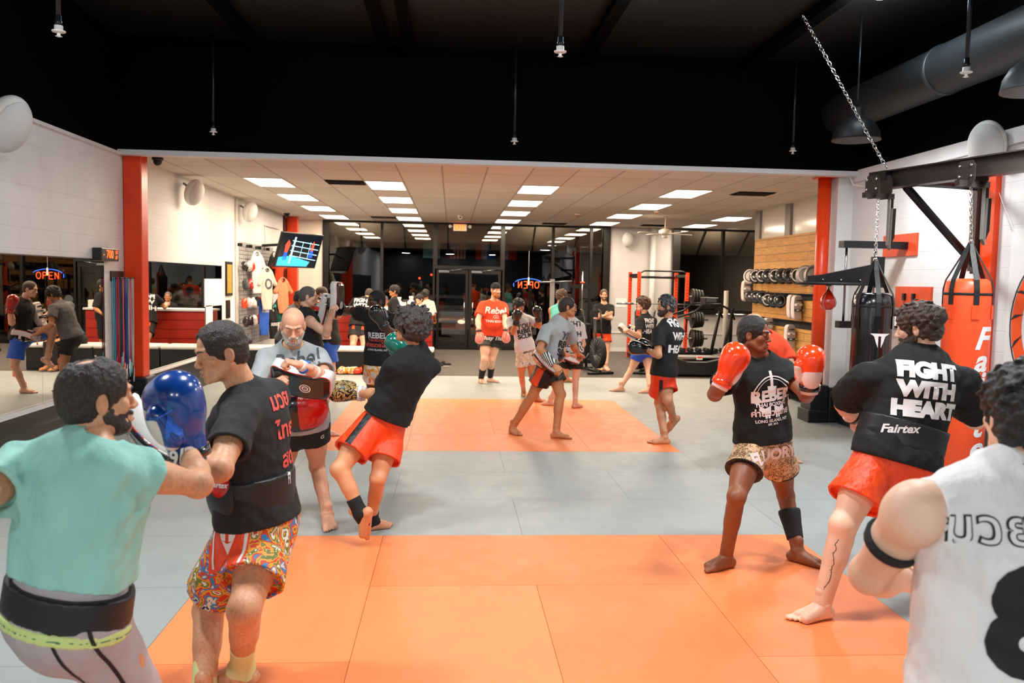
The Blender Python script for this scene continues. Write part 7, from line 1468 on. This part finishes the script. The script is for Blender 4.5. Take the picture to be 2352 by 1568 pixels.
    # 16 ------- arms crossed
    S = dict(id='crossed', s=1.0, g=1.0, h=.009, hh=.004, seed=26, label='man with folded arms in black t-shirt and red shorts by the grey wall', skin=M['skin_fair'], hairm=M['hair_brown'],
        pel=(1383, 762, 17.7), neck=(1387, 702, 0, 0), pyaw=180, syaw=182, head=dict(c=(1387, 677, -.02), yaw=182, pitch=-5, hair='short', beard=.003),
        sR=(1370, 706, 0), eR=(1368, 731, -1), wR=(1390, 724, -1), sL=(1404, 706, 0), eL=(1403, 731, -1), wL=(1383, 727, -1), hands=dict(R=dict(palm=(0, 1, 0), curl=.4), L=dict(palm=(0, 1, 0), curl=.4)),
        kR=(1379, 806), aR=(1379, 840), fR=(-170,), kL=(1394, 806), aL=(1392, 842), fL=(170,),
        shirt=dict(mat=M['tee_black'], sleeve=.7, hem=.03), shorts=dict(mat=M['sat_orange'], len=.48, flare=.03, prints=[dict(text='RB', size=.09, bold=.02, mat=W, leg='R', t=.15)]))
    go(S)
    # 17 ------- dark curls, blue shorts
    S = dict(id='bluepad', s=1.0, g=1.0, h=.009, hh=.004, seed=27, label='curly dark-haired man in black t-shirt and blue shorts holding a focus pad', skin=M['skin_fair'], hairm=M['hair_brown'],
        pel=(1478, 797, 14.2), neck=(1483, 727, 0, 0), pyaw=-50, syaw=-45, head=dict(c=(1476, 699, 0), yaw=-88, hair='curly'),
        sL=(1470, 738, 0), eL=(1468, 772, -1), wL=(1446, 760, -1), sR=(1500, 738, 0), eR=(1490, 770, 1), wR=(1465, 755, 1), hands=dict(L=dict(palm=(0, 0, -1), curl=1.2), R=dict(palm=(0, 0, -1), curl=1.2)),
        kL=(1450, 848), aL=(1426, 888), fL=(-92,), kR=(1490, 850), aR=(1492, 892), fR=(-80,),
        shirt=dict(mat=M['tee_black'], sleeve=.66, hem=.05, prints=[dict(text='FIGHT\nWITH\nHEART', size=.10, bold=.035, mat=W, line=.9, side='back', y=-.0, yaw=-12)]), shorts=dict(mat=M['sat_blue'], len=.5, flare=.03))
    o = go(S)
    thai_pad(at(1444, 765, 14.05), V(.85, -.05, -.5), V(-.4, -.2, -1), 'slim curved pad held out by the man in blue shorts', L=.42, W=.19, motif=False, ring=False)
    # 18 ------- bearded man, black shirt
    S = dict(id='fwh2', s=1.0, g=1.02, h=.007, hh=.0035, seed=28, label='bearded man with greying hair, black t-shirt, red shorts and black mitts', skin=M['skin_mid'], hairm=M['hair_grey2'], beardm=M['hair_dark'],
        pel=(1524, 850, 9.45), neck=(1537, 741, 0, 0), pyaw=-62, syaw=-52, head=dict(c=(1529, 703, .0), yaw=-92, pitch=0, hair='thick', beard=.008, brow=M['hair_dark']),
        sL=(1512, 764, 0), eL=(1512, 815, -1), wL=(1486, 803, 1), dL=(1455, 798, .02), sR=(1560, 766, 0), eR=(1535, 812, 1), wR=(1500, 800, 1), dR=(1470, 790, 0),
        kL=(1514, 925), aL=(1526, 1003), fL=(-88,), kR=(1533, 918), aR=(1547, 962, .25), fR=(-75, -48),
        gloves=dict(L=dict(mat=M['pad_black'], cuff=M['pad_black'], back=(0, 0, 1), sc=1.05), R=dict(mat=M['pad_black'], cuff=M['pad_black'], back=(0, 0, 1))),
        shirt=dict(mat=M['tee_black'], sleeve=.7, hem=.06, loose=.022, prints=[dict(text='FIGHT\nWITH\nHEART', size=.118, bold=.04, mat=W, line=1.25, side='back', y=.02, x=.035, yaw=-4)]),
        shorts=dict(mat=M['sat_red'], len=.68, flare=.045))
    o = go(S); J = o['J']; d = nrm(J['kL']-J['hL']); f = nrm(-CF-d*(-CF@d)); sx = nrm(np.cross(f, d)); sx = sx if sx@CR > 0 else -sx
    project('side_stripe', shape_mesh([[(-.02, -.2), (.02, -.2), (.02, .13), (-.02, .13)]]), o['shortsbvh'], lerp(J['hL'], J['kL'], .33)-sx*.02, sx, -d, f, M['sat_black'], o['shorts'], lift=.005)
    # 19 ------- leopard shorts fighter
    S = dict(id='leo', s=1.02, g=.98, h=.006, hh=.003, seed=29, label='fighter in black skull t-shirt, leopard shorts and orange gloves', skin=M['skin_brown'], hairm=M['hair_black'], lipm=M['lips_dark'], ag=1.08, lg=1.02,
        pel=(1752, 1012, 5.35), neck=(1742, 825, 0, -.02), pyaw=172, syaw=168, head=dict(c=(1733, 768, -.05), yaw=128, pitch=-3, hair='short', gaze=(.6, 0)),
        sR=(1686, 850, 0), sL=(1802, 850, 0), eL=(1852, 908, -1), wL=(1860, 882, -1), dL=(1864, 808, -.03), eR=(1642, 905, -1), wR=(1662, 872, -1), dR=(1706, 790, -.02),
        kR=(1692, 1140), aR=(1668, 1275), fR=(-112,), kL=(1805, 1138), aL=(1832, 1262), fL=(135,),
        gloves=dict(L=dict(mat=M['glove_orange'], cuff=M['leather_pink'], palm=M['leather_pink'], strap=M['pad_black'], back=(.2, 1, .25), sc=1.1), R=dict(mat=M['glove_orange'], cuff=M['leather_pink'], strap=M['glove_orange'], back=(-1, -.2, 0), palm=M['leather_pink'], sc=1.1)),
        shirt=dict(mat=M['tee_black'], sleeve=.62, hem=.0, loose=.02, prints=[dict(mesh=arch_logo, y=-.045, side='front', mat=W, sx=1.05), dict(text='REBEL', size=.098, bold=.05, y=-.057, side='front', mat=W, rot=.04), dict(text='THAI BOXING', size=.034, bold=.03, y=-.111, side='front', mat=W), dict(text='ค่ายมวยไทย', size=.055, bold=.03, y=-.165, side='front', mat=M['leather_pink']), dict(text='LONG ISLAND, NY', size=.027, bold=.03, y=-.215, side='front', mat=W), dict(text='EST. 2012', size=.018, bold=.03, y=-.238, side='front', mat=W)]),
        shorts=dict(mat=M['leopard'], len=.5, flare=.03, rise=.1, prints=[dict(text='FLUORY', size=.10, bold=.05, mat=M['leather_pink'], y=-.065)]))
    o = go(S); wrap(o, o['J']['kL'], o['J']['aL'], .28, .80, .069, .050, M['black_elastic'], 'calf_sleeve')
    for sd in 'LR':
        hp, kn = o['J']['h'+sd], o['J']['k'+sd]; p0 = lerp(hp, kn, .50); G = Field(*bbox([p0], .16), .006); dd = nrm(kn-hp)
        lg_ = 1.02*(.98**.5)*1.09; G.cone(hp, lerp(hp, kn, .65), .086*1.02*.98**.5+.016, (.085-.02*.5)*1.02*lg_+.012+.033, .04); G.plane(p0+dd*.003, dd); G.plane(p0-dd*.008, -dd); link('hem_trim', qmesh('hem_trim', [G.extract()]), M['sat_black'], o['root'])
    # 20 ------- bald man behind
    S = dict(id='bald2', s=1.04, g=1.05, h=.01, hh=.005, seed=31, label='bald man in an orange t-shirt behind the leopard shorts fighter', skin=M['skin_bald'], hairm=M['hair_bald'],
        pel=(1768, 868, 8.5), neck=(1764, 778, 0, 0), pyaw=150, syaw=150, head=dict(c=(1733, 745, -.05), yaw=130, hair=None), sL=(1796, 795, 0),
        eL=(1822, 848, -1), wL=(1856, 868, 1), eR=(1730, 830, 1), wR=(1735, 870, 1), kL=(1800, 960), aL=(1800, 1040), fL=(120,), kR=(1748, 960), aR=(1745, 1040), fR=(150,), hands=dict(L=dict(palm=(0, 0, -1)), R=dict(palm=(0, 0, -1))),
        shirt=dict(mat=M['tee_orange'], sleeve=.66, hem=.05, loose=.026), shorts=dict(mat=M['short_black'], len=.5))
    go(S)
    # 21 ------- bun
    S = dict(id='bun', s=1.07, g=1.2, shw=1.18, hipw=1.08, h=.006, hh=.0035, seed=32, label='big man with tied-up curls, black printed t-shirt and orange shorts, back turned', skin=M['skin_pale'], hairm=M['hair_mid'], ag=1.1, lg=1.12,
        pel=(2058, 1048, 4.55), neck=(2118, 822, 0, .05), pyaw=6, syaw=8, head=dict(c=(2106, 753, .03), yaw=-48, pitch=-8, hair='bun', beard=.01, hs=1.1),
        sL=(1990, 868, 0), sR=(2212, 880, 0), eL=(1938, 928, 1), wL=(1962, 955, 1), dL=(2010, 975, .1), eR=(2240, 965, 1), wR=(2205, 915, 1), dR=(2190, 860, .2),
        kL=(1936, 1205), aL=(1888, 1385), fL=(-105,), kR=(2130, 1200, .1), aR=(2165, 1330, .35), fR=(20, -30),
        gloves=dict(L=dict(mat=M['leather_pink'], cuff=M['leather_pink'], strap=M['pad_black'], back=(-.5, -1, .3), sc=.95), R=dict(mat=M['leather_pink'], cuff=M['leather_pink'], back=(0, -1, 0))),
        shirt=dict(mat=M['tee_black'], sleeve=.78, hem=.03, loose=.03, fold=.005, depth=.95, prints=[dict(text='FIGHT\nWITH\nHEART', size=.107, bold=.075, mat=W, line=.95, side='back', y=-.015, x=.01, rot=.17, sx=1.05)]),
        shorts=dict(mat=M['sat_orange'], len=.66, flare=.05, fold=.004))
    o = go(S); b, bvh, BW = torso_band(o, S, .06, .19, .012, M['belt_black'], 'belly_belt')
    project('belt_lettering', text_mesh('Fairtex', .065, .03, .3), bvh, at(2068, 985, 4.4), CR, V(0, 0, 1), -CF, W, b, lift=.004)
    J = o['J']; bm_ = BVHTree.FromBMesh((lambda q: (q.from_mesh(o['body'].data), q.transform(Matrix.Translation(o['root'].location)), q)[2])(bmesh.new()))
    tt = []; r = random.Random(4); y = .12; x = 0
    while y > -.16:
        x2 = max(-.012, min(.012, x+r.uniform(-.008, .008))); y2 = y-.014; tt.append([(x-.002, y), (x+.002, y), (x2+.002, y2), (x2-.002, y2)])
        if r.random() < .6: tt.append([(x2, y2), (x2+r.uniform(-.02, .02), y2-.012), (x2+.002, y2-.004)])
        x, y = x2, y2
    dk = nrm(J['aL']-J['kL']); f = nrm(-CF-dk*(-CF@dk)); project('tattoo', shape_mesh(tt), bm_, lerp(J['kL'], J['aL'], .42)-CR*.028, CR, -dk, f, M['tattoo'], o['body'], lift=.001)
    # 22 ------- white tank
    S = dict(id='wtank', s=1.08, g=1.28, shw=1.2, h=.006, hh=.003, seed=33, label='broad man seen from behind in a white tank top numbered in black', skin=M['skin_pale'], hairm=M['hair_black'], ag=1.15,
        pel=(2290, 1600, 2.1), neck=(2315, 1120, 0, .04), pyaw=-6, syaw=-4, head=dict(c=(2350, 955, .05), yaw=6, pitch=0, hair='thick', hs=1.12, fat=.006, hidden=True),
        sL=(2108, 1165, -.02), sR=(2530, 1180, 0), eL=(1998, 1318, 1), wL=(2075, 1330, 1), eR=(2640, 1400, 1), wR=(2600, 1300, 1), kL=(2200, 2000, .1), aL=(2200, 2268, 0), fL=(-20,), kR=(2420, 2000, .1), aR=(2420, 2272, 0), fR=(20,),
        hands=dict(L=dict(palm=(1, 0, 0), curl=1), R=dict(palm=(-1, 0, 0), curl=1)),
        shirt=dict(mat=M['tank_white'], sleeve=0, arm=.8, hem=.1, loose=.022, name='tank_top', fold=.006, prints=[dict(text='8', size=.34, bold=.05, mat=M['print_black'], side='back', y=-.14, x=-.06, sx=.95)]),
        shorts=dict(mat=M['short_black'], len=.5))
    o = go(S); J = o['J']; wrap(o, J['sL'], J['eL'], .46, .54, .076, .073, M['black_elastic'], 'arm_band', th=.003)
    if True:
        def outl(txt, size, O_, mat, lift, bold): project('shirt_lettering', text_mesh(txt, size, bold, space=1.1), o['shirtbvh'], O_, CR, V(0, 0, 1), -CF, mat, o['shirt'], lift=lift, dist=.4)
        outl('มวยไทย', .115, at(2352, 1212, 2.0), M['print_black'], .003, .045); outl('มวยไทย', .115, at(2352, 1212, 2.0), M['tank_white'], .006, .005)
    wrapn = nrm(CR); H, hA = o['H'], o['hA']
    G = Field(*bbox([J['N']], .16), .005); ax = nrm(J['H']-J['N']); G.cone(J['N']-ax*.02, J['N']+ax*.08, .085*1.08, .078*1.08, .01); G2 = None
    G.plane(lerp(J['N'], J['H'], .20), ax+V(0, .25, 0)); G.plane(lerp(J['N'], J['H'], .12), -ax-V(0, .25, 0)); link('neck_trim', qmesh('neck_trim', [G.extract()]), M['tee_black'], o['root'])
    # mirror-only people on and by the bench
    simple('hood', 905, 668, 17.6, -100, 'youngster in a black hoodie standing beyond the bench', M['skin_tan'], M['hair_black'], 'fringe', M['hoodie_black'], .92, hyaw=-100)
    a = V(-1.2, 16.45, 0)
    def rel(x, y, z): return px(a+V(x, y, z))
    S = dict(id='fleece', s=.94, g=.92, h=.01, hh=.004, seed=35, label='dark-haired woman in a teal fleece and glasses sitting on the bench', skin=M['skin_tan'], hairm=M['hair_black'],
        pel=(*rel(0, 0, .60), 16.45), neck=(*rel(.22, -.03, .94), 0, 0), pyaw=95, syaw=95, head=dict(c=(*rel(.34, 0, 1.1), 0), yaw=95, pitch=-15, hair='long', hs=.95),
        eL=(*rel(.3, .2, .68), 1), wL=(*rel(.5, .1, .58), 1), eR=(*rel(.3, -.2, .68), -1), wR=(*rel(.5, -.1, .58), -1), hands=dict(R=dict(palm=(0, 0, -1)), L=dict(palm=(0, 0, -1))),
        kL=(*rel(.42, -.35, .52), -.35), aL=(*rel(.4, -.42, .1), -.42), fL=(150,), kR=(*rel(.3, -.38, .52), -.38), aR=(*rel(.25, -.42, .1), -.42), fR=(170,),
        shirt=dict(mat=M['fleece_teal'], sleeve=.95, hem=-.02, name='fleece'), shorts=dict(mat=M['tee_charcoal'], len=.95, flare=0))
    o = go(S); [wrap(o, o['J']['k'+q], o['J']['a'+q], -.05, .95, .068, .05, M['tee_charcoal'], 'trouser_leg', th=.006) for q in 'LR']
    return O
DEV = False
LP = dict(bay=95, trof=43, opal=30, awn=14)
setup_camera(); build_materials()
# extra colours
for n, c in dict(band_green='#cfe08a', tattoo='#5b5552').items(): pm(n, c, .7)
t = NT('stripes_bw'); w = t.new('ShaderNodeTexWave'); w.inputs['Scale'].default_value = 14; t.l(t.coord(rot=(0, .6, .4)), w.inputs['Vector']); t.l(t.ramp(w.outputs['Fac'], [(.5, '#17171a'), (.52, '#e2dfda')], 'CONSTANT'), t.b.inputs['Base Color']); M['stripes_bw'] = t.m
t = NT('hair_grey2'); n = t.noise(70, 3, t.coord((1, 1, .3))); t.l(t.ramp(n.outputs['Fac'], [(.5, '#1a1717'), (.72, '#77767a')]), t.b.inputs['Base Color']); M['hair_grey2'] = t.m
pm('glove_red2', '#cf2a14', .25, coat=.5)
build_room(); build_ceiling_things(); build_lights(); build_gym()
if not SKIP_PEOPLE: build_people()
vs = SC.view_settings; vs.view_transform = 'Standard'; vs.look = 'None'; vs.exposure = .18; vs.gamma = 1; vs.use_curve_mapping = False
cy = SC.cycles; cy.max_bounces = 6; cy.diffuse_bounces = 3; cy.glossy_bounces = 4; cy.transmission_bounces = 4; cy.transparent_max_bounces = 8; cy.caustics_reflective = False; cy.caustics_refractive = False; cy.sample_clamp_indirect = 4
for k in ('light_panel', 'lamp_glow', 'headlight', 'neon_red', 'neon_blue', 'led', 'exit_red', 'exit_face', 'tv_dark', 'tv_blue', 'tv_pale', 'tv_skin', 'tv_trunk'): M[k].cycles.emission_sampling = 'NONE'
